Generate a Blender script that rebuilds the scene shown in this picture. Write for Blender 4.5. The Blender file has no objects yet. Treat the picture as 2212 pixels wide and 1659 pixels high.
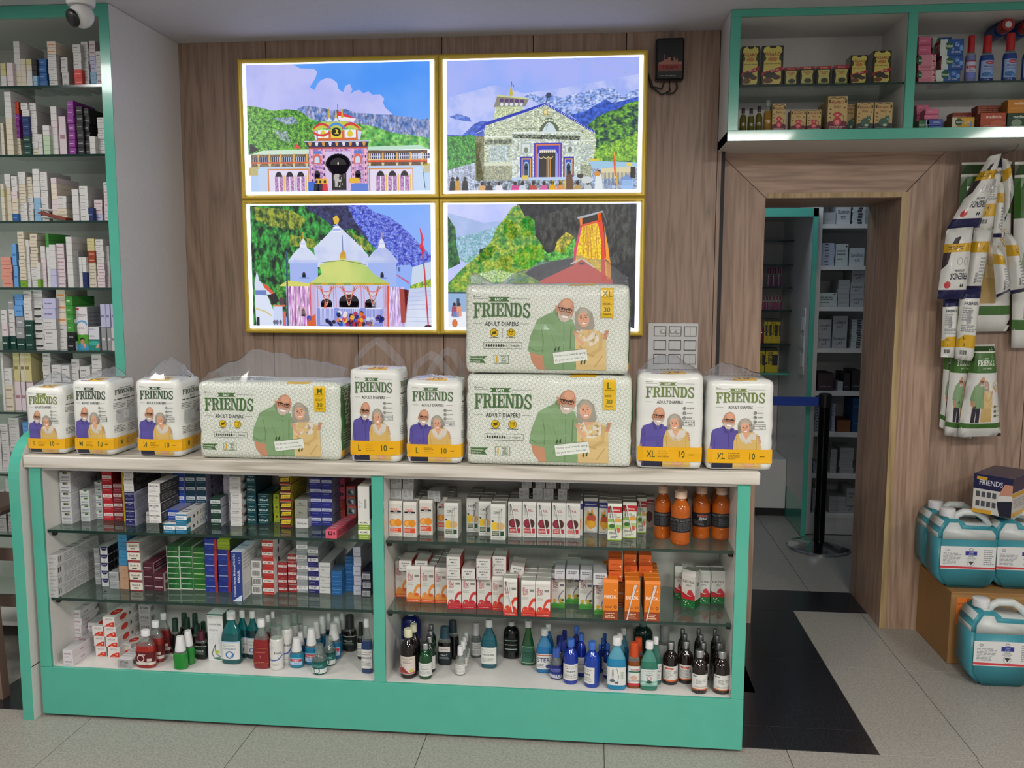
import bpy, bmesh, math, random
from mathutils import Vector, Matrix, noise
R = random.Random(7)
D2 = bpy.data
SC = bpy.context.scene
COL = SC.collection
# ---------------------------------------------------------------- camera, world, exposure, big lights
FPX, PITCH, YAW, ROLL, CH = 1875.11, 6.4867, 5.5173, -0.1628, 1.5746
_a, _b, _c = [math.radians(k) for k in (PITCH, YAW, ROLL)]
FW = Vector((-math.sin(_b)*math.cos(_a), math.cos(_b)*math.cos(_a), -math.sin(_a)))
_r = Vector((math.cos(_b), math.sin(_b), 0)); _d = FW.cross(_r)
RT = math.cos(_c)*_r + math.sin(_c)*_d
DN = -math.sin(_c)*_r + math.cos(_c)*_d
CAM = Vector((0, 0, CH))
cam = D2.objects.new('camera', D2.cameras.new('camera')); COL.objects.link(cam)
cam.data.sensor_fit = 'HORIZONTAL'; cam.data.sensor_width = 36.0; cam.data.lens = 36.0*FPX/2212
cam.data.clip_start = 0.05
cam.matrix_world = Matrix(((RT.x, -DN.x, -FW.x, 0), (RT.y, -DN.y, -FW.y, 0), (RT.z, -DN.z, -FW.z, CH), (0, 0, 0, 1)))
SC.camera = cam
SC.view_settings.view_transform = 'Standard'; SC.view_settings.look = 'None'
SC.view_settings.exposure = 0.0; SC.view_settings.gamma = 1.0; SC.view_settings.use_curve_mapping = False
SC.cycles.use_denoising = True
SC.cycles.max_bounces = 8; SC.cycles.transparent_max_bounces = 24
W = D2.worlds.new('world'); SC.world = W; W.use_nodes = True
W.node_tree.nodes['Background'].inputs[0].default_value = (0.75, 0.8, 0.9, 1)
W.node_tree.nodes['Background'].inputs[1].default_value = 0.16
ZC = 2.67
def area(name, x, y, z, sx, sy, power, col=(1, 1, 1), rot=(0, 0, 0)):
    l = D2.lights.new(name, 'AREA'); l.shape = 'RECTANGLE'; l.size = sx; l.size_y = sy; l.energy = power; l.color = col
    o = D2.objects.new(name, l); o.location = (x, y, z); o.rotation_euler = rot; COL.objects.link(o); return o
area('ceiling_panel_light', -2.5, 2.2, ZC-.01, .6, .6, 24, (1, .98, .95))
area('ceiling_panel_light', 1.1, .5, ZC-.01, .6, .6, 64, (1, .96, .9))
area('ceiling_panel_light', -1.2, .3, ZC-.01, .6, .6, 56, (1, .97, .93))
area('ceiling_panel_light', 3.0, .7, ZC-.01, .6, .6, 50, (1, .96, .9))
area('ceiling_panel_light', .2, -1.8, ZC-.01, 1.2, .6, 78, (1, .97, .94))
area('store_room_light', 1.0, 5.2, 2.6, .5, .5, 6.0, (.72, .86, 1))

def ray(u, v): return FW + RT*((u-1106)/FPX) + DN*((v-829.5)/FPX)
def aty(u, v, Y): d = ray(u, v); return CAM + d*(Y/d.y)
def atz(u, v, Z): d = ray(u, v); return CAM + d*((Z-CH)/d.z)
def atx(u, v, X): d = ray(u, v); return CAM + d*(X/d.x)
# ---------------------------------------------------------------- colours and materials
def s2l(c): return c/12.92 if c <= .04045 else ((c+.055)/1.055)**2.4
_cc = {}
def C(h):
    if not isinstance(h, str): return h
    if h not in _cc:
        t = h.lstrip('#')
        if len(t) == 3: t = ''.join(x+x for x in t)
        _cc[h] = tuple(s2l(int(t[i:i+2], 16)/255) for i in (0, 2, 4)) + (1.0,)
    return _cc[h]
def newmat(name):
    m = D2.materials.new(name); m.use_nodes = True
    return m, m.node_tree, m.node_tree.nodes['Principled BSDF']
def N(t, typ, **kw):
    n = t.nodes.new(typ)
    for k, v in kw.items():
        if k.startswith('i_'):
            n.inputs[int(k[2:])].default_value = v
        else: setattr(n, k, v)
    return n
def plain(name, col, rough=.5, metal=0, coat=0, spec=.5, bump=0, bscale=60):
    m, t, b = newmat(name)
    b.inputs['Base Color'].default_value = C(col); b.inputs['Roughness'].default_value = rough
    b.inputs['Metallic'].default_value = metal; b.inputs['Coat Weight'].default_value = coat
    b.inputs['Coat Roughness'].default_value = .06
    b.inputs['Specular IOR Level'].default_value = spec
    tc = N(t, 'ShaderNodeTexCoord'); n = N(t, 'ShaderNodeTexNoise'); n.inputs['Scale'].default_value = bscale
    t.links.new(tc.outputs['Object'], n.inputs['Vector'])
    mx = N(t, 'ShaderNodeMixRGB'); mx.blend_type = 'MULTIPLY'; mx.inputs[0].default_value = .12
    mx.inputs[1].default_value = C(col); t.links.new(n.outputs['Fac'], mx.inputs[2])
    t.links.new(mx.outputs[0], b.inputs['Base Color'])
    if bump:
        bp = N(t, 'ShaderNodeBump'); bp.inputs['Strength'].default_value = bump; bp.inputs['Distance'].default_value = .002
        t.links.new(n.outputs['Fac'], bp.inputs['Height']); t.links.new(bp.outputs[0], b.inputs['Normal'])
    return m
def attrmat(name, rough=.45, coat=0, spec=.4, alpha=None):
    m, t, b = newmat(name)
    a = N(t, 'ShaderNodeAttribute'); a.attribute_name = 'Col'
    t.links.new(a.outputs['Color'], b.inputs['Base Color'])
    b.inputs['Roughness'].default_value = rough; b.inputs['Coat Weight'].default_value = coat
    b.inputs['Coat Roughness'].default_value = .08; b.inputs['Specular IOR Level'].default_value = spec
    return m
def woodmat(name, c1, c2, c3, axis='Z', scale=1.0, rough=.45, detail=1.0):
    m, t, b = newmat(name)
    tc = N(t, 'ShaderNodeTexCoord'); mp = N(t, 'ShaderNodeMapping')
    sc = {'Z': (9, 9, .55), 'X': (.55, 9, 9)}[axis]
    mp.inputs['Scale'].default_value = tuple(k*scale for k in sc)
    oi = N(t, 'ShaderNodeObjectInfo'); vm = N(t, 'ShaderNodeVectorMath', operation='SCALE'); vm.inputs[0].default_value = (13, 7, 5)
    t.links.new(oi.outputs['Random'], vm.inputs['Scale']); va = N(t, 'ShaderNodeVectorMath', operation='ADD')
    t.links.new(tc.outputs['Object'], mp.inputs['Vector']); t.links.new(mp.outputs[0], va.inputs[0]); t.links.new(vm.outputs[0], va.inputs[1])
    n1 = N(t, 'ShaderNodeTexNoise'); n1.inputs['Scale'].default_value = .55; n1.inputs['Detail'].default_value = 3
    t.links.new(va.outputs[0], n1.inputs['Vector'])
    ml = N(t, 'ShaderNodeMath', operation='MULTIPLY'); ml.inputs[1].default_value = 11*detail; t.links.new(n1.outputs['Fac'], ml.inputs[0])
    fr = N(t, 'ShaderNodeMath', operation='PINGPONG'); fr.inputs[1].default_value = .5; t.links.new(ml.outputs[0], fr.inputs[0])
    n2 = N(t, 'ShaderNodeTexNoise'); n2.inputs['Scale'].default_value = 9; n2.inputs['Detail'].default_value = 4
    t.links.new(va.outputs[0], n2.inputs['Vector'])
    ad = N(t, 'ShaderNodeMath', operation='ADD'); t.links.new(fr.outputs[0], ad.inputs[0]); t.links.new(n2.outputs['Fac'], ad.inputs[1])
    cr = N(t, 'ShaderNodeValToRGB'); e = cr.color_ramp.elements
    e[0].position = .42; e[0].color = C(c1); e[1].position = 1.05; e[1].color = C(c3); k = e.new(.68); k.color = C(c2)
    t.links.new(ad.outputs[0], cr.inputs[0]); t.links.new(cr.outputs[0], b.inputs['Base Color'])
    b.inputs['Roughness'].default_value = rough
    bp = N(t, 'ShaderNodeBump'); bp.inputs['Strength'].default_value = .15; bp.inputs['Distance'].default_value = .001
    t.links.new(ad.outputs[0], bp.inputs['Height']); t.links.new(bp.outputs[0], b.inputs['Normal'])
    return m
def clearmat(name, tint, refl=.5, rough=.05, opac=.06, body='#ffffff'):
    # thin clear sheet: straight-through tint, a fresnel reflection and a little haze
    m, t, b = newmat(name); out = t.nodes['Material Output']
    tr = N(t, 'ShaderNodeBsdfTransparent'); tr.inputs[0].default_value = C(tint)
    b.inputs['Base Color'].default_value = C(body); b.inputs['Roughness'].default_value = rough
    b.inputs['Specular IOR Level'].default_value = .5
    gl = N(t, 'ShaderNodeBsdfGlossy'); gl.inputs['Roughness'].default_value = rough
    fr = N(t, 'ShaderNodeFresnel'); ge = N(t, 'ShaderNodeNewGeometry'); io = N(t, 'ShaderNodeMath', operation='MULTIPLY_ADD'); io.inputs[1].default_value = 1/1.5-1.5; io.inputs[2].default_value = 1.5
    t.links.new(ge.outputs['Backfacing'], io.inputs[0]); t.links.new(io.outputs[0], fr.inputs[0])
    ml = N(t, 'ShaderNodeMath', operation='MULTIPLY'); ml.inputs[1].default_value = refl*2; ml.use_clamp = True
    t.links.new(fr.outputs[0], ml.inputs[0])
    m1 = N(t, 'ShaderNodeMixShader'); m1.inputs[0].default_value = opac
    t.links.new(tr.outputs[0], m1.inputs[1]); t.links.new(b.outputs[0], m1.inputs[2])
    m2 = N(t, 'ShaderNodeMixShader'); t.links.new(ml.outputs[0], m2.inputs[0])
    t.links.new(m1.outputs[0], m2.inputs[1]); t.links.new(gl.outputs[0], m2.inputs[2])
    t.links.new(m2.outputs[0], out.inputs['Surface'])
    return m
M = {}
M['green'] = plain('green_laminate', '#4fae97', .22, coat=.5, bscale=14)
M['white'] = plain('white_laminate', '#d9d7d2', .35)
M['wall'] = plain('white_paint', '#d6d4d8', .6)
M['ceil'] = plain('ceiling_paint', '#d2d1d4', .7)
M['black'] = plain('black_plastic', '#101012', .35)
M['rubber'] = plain('dark_rubber', '#1b1b1d', .6)
M['plastic'] = plain('white_plastic', '#d8d8d6', .35)
M['cap'] = plain('white_cap_plastic', '#dcdcdc', .35, bump=.1, bscale=300)
M['steel'] = plain('polished_steel', '#b9bcc0', .12, metal=1)
M['alu'] = plain('aluminium_cap', '#c9cacc', .3, metal=1, bump=.2, bscale=250)
M['gold'] = plain('gold_frame', '#dcbc44', .34, metal=.35)
M['card'] = attrmat('printed_card', .5)
M['gloss'] = attrmat('printed_gloss', .28, coat=.15)
M['film'] = attrmat('printed_film', .33, coat=.25)
M['tin'] = attrmat('printed_tin', .22, coat=.6)
M['paper'] = attrmat('printed_label', .55)
M['glass'] = clearmat('shelf_glass', '#e6f1ec', .55, .02, .03, '#9fc4b8')
M['glassedge'] = plain('glass_edge', '#0f2f28', .12, coat=.4)
M['clear'] = clearmat('clear_film', '#f4f5f8', .55, .13, .1, '#eef0f6')
M['wood'] = woodmat('wall_walnut', '#84705f', '#977e6c', '#a48b79', scale=1.5)
M['woodx'] = woodmat('casing_walnut_cross', '#8d7462', '#9f836f', '#af937d', axis='X', scale=1.4)
M['woodz'] = woodmat('casing_walnut', '#8d7462', '#9f836f', '#af937d', scale=1.4)
M['edge'] = woodmat('oak_edge_band', '#8f784f', '#a58c60', '#b39b70')
M['slab'] = woodmat('pale_wood_top', '#a39b8e', '#c4beb2', '#d2cdc3', axis='X', scale=.9)
M['kraft'] = plain('kraft_board', '#9a7242', .75, bump=.2, bscale=30)
M['blue'] = plain('blue_webbing', '#0e3fa6', .6)
M['brown'] = plain('brown_plastic', '#7b665a', .45)
M['navy'] = plain('navy_film', '#1c1e52', .3, coat=.2)
# ---------------------------------------------------------------- objects
ALL = {}
def tag(o, label=None, cat=None, group=None, kind=None):
    if label:
        n = len(label.split())
        if n > 16 or n < 4: print('LABEL LENGTH', n, label)
        if label in ALL and not (group and ALL[label] == group): print('LABEL TWICE', label)
        ALL[label] = group; o['label'] = label
    if cat: o['category'] = cat
    if group: o['group'] = group
    if kind: o['kind'] = kind
    return o
def ob(name, mesh, loc=(0, 0, 0), rz=0, parent=None, rot=None):
    o = D2.objects.new(name, mesh); o.location = loc
    o.rotation_euler = rot if rot else (0, 0, rz)
    if parent: o.parent = parent
    COL.objects.link(o); return o
def thing(name, mesh, loc, rz, label, cat, group=None, rot=None):
    return tag(ob(name, mesh, loc, rz, rot=rot), label, cat, group)
class MB:
    'collects boxes, tubes, lathes into one mesh'
    def __init__(s): s.v = []; s.f = []; s.sm = False; s.mi = []; s.k = 0
    def add(s, v, f):
        o = len(s.v); s.v += [tuple(p) for p in v]; s.f += [tuple(i+o for i in q) for q in f]; s.mi += [s.k]*len(f); return s
    def box(s, x0, x1, y0, y1, z0, z1, c=0):
        if c <= 0:
            v = [(x, y, z) for x in (x0, x1) for y in (y0, y1) for z in (z0, z1)]
            return s.add(v, [(0, 1, 3, 2), (4, 6, 7, 5), (0, 4, 5, 1), (2, 3, 7, 6), (0, 2, 6, 4), (1, 5, 7, 3)])
        lo, hi = (x0, y0, z0), (x1, y1, z1); v = []; ix = {}
        for a in (0, 1):
            for b in (0, 1):
                for d in (0, 1):
                    for ax in range(3):
                        p = []
                        for j, bit in enumerate((a, b, d)):
                            e = lo[j] if bit == 0 else hi[j]
                            p.append(e if j == ax else e + (c if bit == 0 else -c))
                        ix[a, b, d, ax] = len(v); v.append(p)
        f = []
        for ax in range(3):
            o = [j for j in range(3) if j != ax]
            for side in (0, 1):
                q = []
                for (i, k) in ((0, 0), (1, 0), (1, 1), (0, 1)):
                    b = [0, 0, 0]; b[ax] = side; b[o[0]] = i; b[o[1]] = k; q.append(ix[b[0], b[1], b[2], ax])
                f.append(q)
            for i in (0, 1):
                for k in (0, 1):
                    b0 = [0, 0, 0]; b1 = [0, 0, 0]; b0[ax] = 0; b1[ax] = 1
                    for b in (b0, b1): b[o[0]] = i; b[o[1]] = k
                    f.append((ix[b0[0], b0[1], b0[2], o[0]], ix[b1[0], b1[1], b1[2], o[0]], ix[b1[0], b1[1], b1[2], o[1]], ix[b0[0], b0[1], b0[2], o[1]]))
        for a in (0, 1):
            for b in (0, 1):
                for d in (0, 1): f.append(tuple(ix[a, b, d, k] for k in range(3)))
        return s.add(v, f)
    def prism(s, pts, a, b, ax='z'):
        n = len(pts)
        g = {'z': lambda p, h: (p[0], p[1], h), 'y': lambda p, h: (p[0], h, p[1]), 'x': lambda p, h: (h, p[0], p[1])}[ax]
        return s.add([g(p, a) for p in pts] + [g(p, b) for p in pts],
                     [tuple(range(n)), tuple(range(2*n-1, n-1, -1))] + [(i, (i+1) % n, (i+1) % n+n, i+n) for i in range(n)])
    def tube(s, pts, r, n=8, closed=False):
        pts = [Vector(p) for p in pts]; rings = []; up = Vector((0, 0, 1))
        m = len(pts)
        for i, p in enumerate(pts):
            if closed: t = pts[(i+1) % m]-pts[i-1]
            else: t = pts[min(i+1, m-1)]-pts[max(i-1, 0)]
            t.normalize(); a = t.cross(up)
            if a.length < .01: a = t.cross(Vector((1, 0, 0)))
            a.normalize(); b = t.cross(a); rr = r[i] if isinstance(r, (list, tuple)) else r
            rings.append([p + (a*math.cos(k*2*math.pi/n)+b*math.sin(k*2*math.pi/n))*rr for k in range(n)])
        v = [q for g in rings for q in g]; f = []
        for i in range(m if closed else m-1):
            j = (i+1) % m
            for k in range(n): f.append((i*n+k, i*n+(k+1) % n, j*n+(k+1) % n, j*n+k))
        if not closed: f += [tuple(range(n)), tuple(range((m-1)*n, m*n))]
        return s.add(v, f)
    def lathe(s, prof, n=20, sx=1, sy=1, c=(0, 0, 0), pw=2.0):
        v = []; f = []
        for (z, r) in prof:
            for k in range(n):
                a = 2*math.pi*k/n; ca, sa = math.cos(a), math.sin(a)
                if pw != 2.0:
                    q = (abs(ca)**pw+abs(sa)**pw)**(-1/pw); ca *= q; sa *= q
                v.append((c[0]+r*sx*ca, c[1]+r*sy*sa, c[2]+z))
        for i in range(len(prof)-1):
            for k in range(n): f.append((i*n+k, i*n+(k+1) % n, (i+1)*n+(k+1) % n, (i+1)*n+k))
        f.append(tuple(range(n))[::-1]); m = len(prof)-1; f.append(tuple(range(m*n, m*n+n)))
        return s.add(v, f)
    def mesh(s, name, mats, smooth=None):
        me = D2.meshes.new(name); me.from_pydata(s.v, [], s.f)
        for m in (mats if isinstance(mats, (list, tuple)) else [mats]): me.materials.append(m)
        if any(s.mi): me.polygons.foreach_set('material_index', s.mi)
        bm = bmesh.new(); bm.from_mesh(me); bmesh.ops.recalc_face_normals(bm, faces=bm.faces)
        if smooth is not None:
            for fc in bm.faces: fc.smooth = True
            for e in bm.edges:
                if len(e.link_faces) == 2 and e.calc_face_angle(0) > math.radians(smooth): e.smooth = False
        bm.to_mesh(me); bm.free(); return me
    def obj(s, name, mats, parent=None, loc=(0, 0, 0), smooth=None, rz=0):
        return ob(name, s.mesh(name, mats, smooth), loc, rz, parent)
def colour_all(me, col):
    a = me.color_attributes.new('Col', 'FLOAT_COLOR', 'CORNER'); a.data.foreach_set('color', list(C(col))*len(me.loops))
# ---------------------------------------------------------------- flat print
_tc = {}
def glyphs(s, bold=0.0):
    k = (s, bold)
    if k in _tc: return _tc[k]
    cu = D2.curves.new('t', 'FONT'); cu.body = s; cu.size = 1; cu.resolution_u = 1 if len(s) > 9 else 2; cu.offset = bold
    o = D2.objects.new('t', cu); me = o.to_mesh()
    v = [(p.co.x, p.co.y) for p in me.vertices]; f = [tuple(q.vertices) for q in me.polygons]
    o.to_mesh_clear(); D2.objects.remove(o); D2.curves.remove(cu)
    if not v: v = [(0, 0), (.1, 0), (0, .1)]; f = []
    xs = [p[0] for p in v]; x0, x1 = min(xs), max(xs)
    _tc[k] = ([(p[0]-(x0+x1)/2, p[1]) for p in v], f, max(x1-x0, .01))
    return _tc[k]
CAPH = .7
class P:
    'a flat print: coloured shapes in layers'
    def __init__(s): s.v = []; s.f = []; s.c = []; s.L = 1; s.c2 = []; s.nz = []; s.tex = None
    def up(s, n=1): s.L += n; return s
    def raw(s, pts, faces, col):
        o = len(s.v); L = s.L; s.v += [(p[0], p[1], L) for p in pts]
        for f in faces:
            s.f.append(tuple(i+o for i in f)); s.c.append(C(col))
            if s.tex: s.c2.append(C(s.tex[0])); s.nz.append(s.tex[1:])
            else: s.c2.append(C(col)); s.nz.append((1, 0, 1))
        return s
    def poly(s, pts, col): return s.raw(pts, [tuple(range(len(pts)))], col)
    def rect(s, x0, y0, x1, y1, col): return s.poly([(x0, y0), (x1, y0), (x1, y1), (x0, y1)], col)
    def ell(s, cx, cy, rx, ry, col, n=18, rot=0, a0=0, a1=360):
        full = a1-a0 >= 360; m = n if full else n+1; c, d = math.cos(rot), math.sin(rot); q = []
        for k in range(m):
            a = math.radians(a0+(a1-a0)*k/n); x, y = rx*math.cos(a), ry*math.sin(a); q.append((cx+x*c-y*d, cy+x*d+y*c))
        return s.poly(q, col)
    def arc(s, cx, cy, rx, ry, w, col, a0=0, a1=360, n=18):
        o = []; i = []
        for k in range(n+1):
            a = math.radians(a0+(a1-a0)*k/n); o.append((cx+(rx+w/2)*math.cos(a), cy+(ry+w/2)*math.sin(a))); i.append((cx+(rx-w/2)*math.cos(a), cy+(ry-w/2)*math.sin(a)))
        return s.raw(o+i, [(k, k+1, n+2+k, n+1+k) for k in range(n)], col)
    def line(s, pts, w, col):
        for (x0, y0), (x1, y1) in zip(pts, pts[1:]):
            l = math.hypot(x1-x0, y1-y0) or 1e-9; nx, ny = -(y1-y0)/l*w/2, (x1-x0)/l*w/2
            ex, ey = (x1-x0)/l*w*.2, (y1-y0)/l*w*.2
            s.poly([(x0-ex+nx, y0-ey+ny), (x0-ex-nx, y0-ey-ny), (x1+ex-nx, y1+ey-ny), (x1+ex+nx, y1+ey+ny)], col)
        return s
    def text(s, t, cx, cy, h, col, maxw=None, rot=0, bold=.018, al='c', sx=1.0):
        v, f, w = glyphs(t, bold); k = h/CAPH; kx = k*sx
        if maxw and w*kx > maxw: kx = maxw/w
        dx = 0 if al == 'c' else (w*kx/2 if al == 'l' else -w*kx/2)
        c, d = math.cos(rot), math.sin(rot); q = []
        for x, y in v:
            x, y = x*kx+dx, y*k-h/2; q.append((cx+x*c-y*d, cy+x*d+y*c))
        return s.raw(q, f, col)
    def greek(s, x0, y0, x1, y1, n, col, rng=None, fill=.5):
        rng = rng or R; dy = (y1-y0)/n
        for i in range(n):
            y = y1-dy*(i+.5); x = x0; end = x0+(x1-x0)*(rng.uniform(.6, 1))
            while x < end:
                l = (x1-x0)*rng.uniform(.08, .3); s.rect(x, y-dy*fill/2, min(x+l, x1), y+dy*fill/2, col); x += l+(x1-x0)*.04
        return s
    def mesh(s, name, mat, fn=None, eps=6e-5, cuts=None):
        'fn maps (x, y, lift) to space; cuts = (xs, ys) grid lines to split along first'
        if not s.f: return None
        if cuts:
            bm = bmesh.new(); lay = bm.loops.layers.float_color.new('Col')
            vs = [bm.verts.new(p) for p in s.v]
            for f, c in zip(s.f, s.c):
                try: fc = bm.faces.new([vs[i] for i in f])
                except ValueError: continue
                for l in fc.loops: l[lay] = c
            bmesh.ops.triangulate(bm, faces=[f for f in bm.faces if len(f.verts) > 4])
            for ax in (0, 1):
                for c in cuts[ax]:
                    co = [0, 0, 0]; no = [0, 0, 0]; co[ax] = c; no[ax] = 1
                    bmesh.ops.bisect_plane(bm, geom=bm.verts[:]+bm.edges[:]+bm.faces[:], plane_co=co, plane_no=no)
            for v in bm.verts: v.co = fn(v.co.x, v.co.y, v.co.z*eps)
            bmesh.ops.recalc_face_normals(bm, faces=bm.faces)
            me = D2.meshes.new(name); bm.to_mesh(me); bm.free()
        else:
            fn = fn or (lambda x, y, z: (x, -z, y))
            me = D2.meshes.new(name); me.from_pydata([fn(p[0], p[1], p[2]*eps) for p in s.v], [], s.f)
            nl = [len(f) for f in s.f]
            for nm, src in (('Col', s.c), ('Col2', s.c2)):
                if nm == 'Col2' and not s.tex: continue
                a = me.color_attributes.new(nm, 'FLOAT_COLOR', 'CORNER'); d = []
                for c, n in zip(src, nl): d += list(c)*n
                a.data.foreach_set('color', d)
            if s.tex:
                a = me.attributes.new('Nz', 'FLOAT_VECTOR', 'FACE'); a.data.foreach_set('vector', [k for z in s.nz for k in z])
        me.materials.append(mat); return me
# ================================================================ room shell
def struct(name, mb, mats, smooth=None): return tag(mb.obj(name, mats, smooth=smooth), kind='structure')
YW, YD = 3.956, 4.03          # lightbox wall, doorway wall
XW0, XW1 = -1.921, .519
YS, YST, YCB = 2.835, 2.8454, 3.215
m = M['terrazzo'] = None
def terrazzo(name, base, lo, hi, sc, rough):
    m, t, b = newmat(name)
    tc = N(t, 'ShaderNodeTexCoord'); n = N(t, 'ShaderNodeTexNoise'); n.inputs['Scale'].default_value = sc; n.inputs['Detail'].default_value = 2
    vo = N(t, 'ShaderNodeTexVoronoi'); vo.inputs['Scale'].default_value = sc*1.4
    for x in (n, vo): t.links.new(tc.outputs['Object'], x.inputs['Vector'])
    cr = N(t, 'ShaderNodeValToRGB'); e = cr.color_ramp.elements
    e[0].position = .3; e[0].color = C(lo); e[1].position = .72; e[1].color = C(hi); k = e.new(.5); k.color = C(base)
    ad = N(t, 'ShaderNodeMath', operation='MULTIPLY_ADD'); ad.inputs[1].default_value = .35; t.links.new(vo.outputs['Distance'], ad.inputs[0])
    ml = N(t, 'ShaderNodeMath', operation='MULTIPLY'); ml.inputs[1].default_value = .8; t.links.new(n.outputs['Fac'], ml.inputs[0]); t.links.new(ml.outputs[0], ad.inputs[2])
    t.links.new(ad.outputs[0], cr.inputs[0]); t.links.new(cr.outputs[0], b.inputs['Base Color']); b.inputs['Roughness'].default_value = rough
    bp = N(t, 'ShaderNodeBump'); bp.inputs['Strength'].default_value = .12; bp.inputs['Distance'].default_value = .0008
    t.links.new(n.outputs['Fac'], bp.inputs['Height']); t.links.new(bp.outputs[0], b.inputs['Normal'])
    return m
M['tile'] = terrazzo('terrazzo_tile', '#8f8c84', '#7b776f', '#a09c94', 130, .38)
M['granite'] = terrazzo('black_granite', '#141417', '#0b0b0d', '#2b2b30', 220, .22)
M['grout'] = plain('grout', '#5c5850', .8)
floor = struct('floor', MB().box(-4.2, 4.2, -3.5, 8, -.06, -.004), M['grout'])
def tile(x0, x1, y0, y1, mat, nm='tile', g=.0012):
    MB().box(x0+g, x1-g, y0+g, y1-g, -.004, 0, .0006).obj(nm, mat, floor)
ys0 = [2.884-.62*k for k in range(0, 5)]
for i in range(-2, 6):
    x0 = -1.815+.6205*i
    for k in range(4): tile(x0, x0+.6205, ys0[k+1], ys0[k], M['tile'])
tile(-3.3, -2.287, 2.884, 3.57, M['tile']); tile(-3.3, -2.287, 3.57, 4.2, M['tile'])
tile(-2.287, .6395, 3.3, 3.95, M['tile'])
for a, b in ((2.884, 3.04), (3.04, 3.62), (3.62, 4.2)): tile(.5, .975 if a > 2.9 else .6395, a, b, M['granite'], 'granite_slab')
tile(.6395, .975, 2.884, 3.04, M['granite'], 'granite_slab'); tile(-2.287, -2.06, 2.884, 3.3, M['granite'], 'granite_slab')
tile(-2.06, .5, 2.884, 3.3, M['granite'], 'granite_slab')
tile(.5, 1.34, 4.2, 4.49, M['granite'], 'granite_slab')
for (x0, x1) in ((.975, 1.296), (1.296, 1.92), (1.92, 2.54), (2.54, 3.16)):
    for (a, b) in ((2.884, 3.57), (3.57, 4.2)): tile(x0, x1, a, b, M['tile'])
for i in range(3):
    for k in range(4): tile(.5+.62*i, 1.12+.62*i, 4.49+.62*k, 5.11+.62*k, M['tile'])
# back wall: walnut panels with open joints
wb = struct('wall_back', MB().box(-4, .55, YW+.012, YW+.06, 0, ZC), M['rubber'])
xs = [-1.925, -1.51, -1.104, -.7, -.292, .115, .519]
for a, b in zip(xs, xs[1:]): MB().box(a+.0018, b-.0018, YW, YW+.012, 0, ZC, .001).obj('wood_panel', M['wood'], wb)
MB().box(-4, -1.93, YW, YW+.012, 0, ZC).obj('painted_panel', M['wall'], wb)
wr = struct('wall_doorway', MB().box(.519, .552, YW, 4.49, 0, 2.2).box(1.49, 3.2, YD+.012, YD+.08, 0, ZC).box(.519, 3.2, YD+.012, YD+.08, 2.18, ZC), M['rubber'])
for a, b in ((1.5, 1.9), (1.9, 2.3), (2.3, 2.75), (2.75, 3.2)): MB().box(a+.0015, b-.0015, YD, YD+.012, 0, 2.2, .001).obj('wood_panel', M['wood'], wr)
MB().box(.519, .536, YW-.002, YD, 0, 2.16, .001).obj('wood_return', M['wood'], wr)
# doorway casing, mitred at the corners
tr = struct('trim_1', MB().prism([(.536, 0), (.742, 0), (.742, 1.9625), (.536, 2.1575)], YD-.012, YD+.02, 'y'), M['woodz'])
for v in tr.data.vertices: v.co.x = v.co.x
MB().prism([(.536, 2.16), (.7435, 1.965), (1.322, 1.965), (1.5, 2.16)], YD-.012, YD+.02, 'y').obj('head_casing', M['woodx'], tr)
MB().prism([(1.3255, 0), (1.5, 0), (1.5, 2.1575), (1.3255, 1.9625)], YD-.012, YD+.02, 'y').obj('side_casing', M['woodz'], tr)
MB().box(1.3245, 1.352, YD-.0135, YD-.012, 0, 1.985).box(.745, 1.3245, YD-.0135, YD-.012, 1.9625, 1.985).obj('edge_band', M['edge'], tr)
MB().box(.725, .742, YD+.02, 4.49, 0, 1.963).obj('jamb_lining', M['woodz'], tr)
MB().box(1.3255, 1.345, YD+.02, 4.49, 0, 1.963).obj('jamb_lining', M['woodz'], tr)
MB().box(.725, 1.345, YD+.02, 4.49, 1.9625, 1.98).obj('head_lining', M['woodx'], tr)
ceil = struct('ceiling', MB().box(-4.2, 4.2, -3.5, YD+.02, ZC, ZC+.05), M['ceil'])
struct('wall_left', MB().box(-4.2, -4.1, -3.5, 4.1, 0, ZC), M['wall'])
struct('wall_right', MB().box(3.15, 3.2, -3.5, 4.1, 0, ZC), M['wall'])
struct('wall_front', MB().box(-4.2, 3.2, -3.6, -3.5, 0, ZC), M['wall'])
# store room behind the doorway
struct('wall_store', MB().box(-.2, 2.6, 6.75, 6.8, 0, ZC).box(-.25, -.2, 4.5, 6.8, 0, ZC).box(2.6, 2.65, 4.5, 6.8, 0, ZC).box(-.2, .72, 4.49, 4.5, 0, ZC).box(1.35, 2.6, 4.49, 4.5, 0, ZC).box(.7, 1.36, 4.49, 4.5, 1.98, ZC), M['wall'])
struct('ceiling_store', MB().box(-.25, 2.65, 4.5, 6.8, ZC-.02, ZC+.03), M['ceil'])
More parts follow.
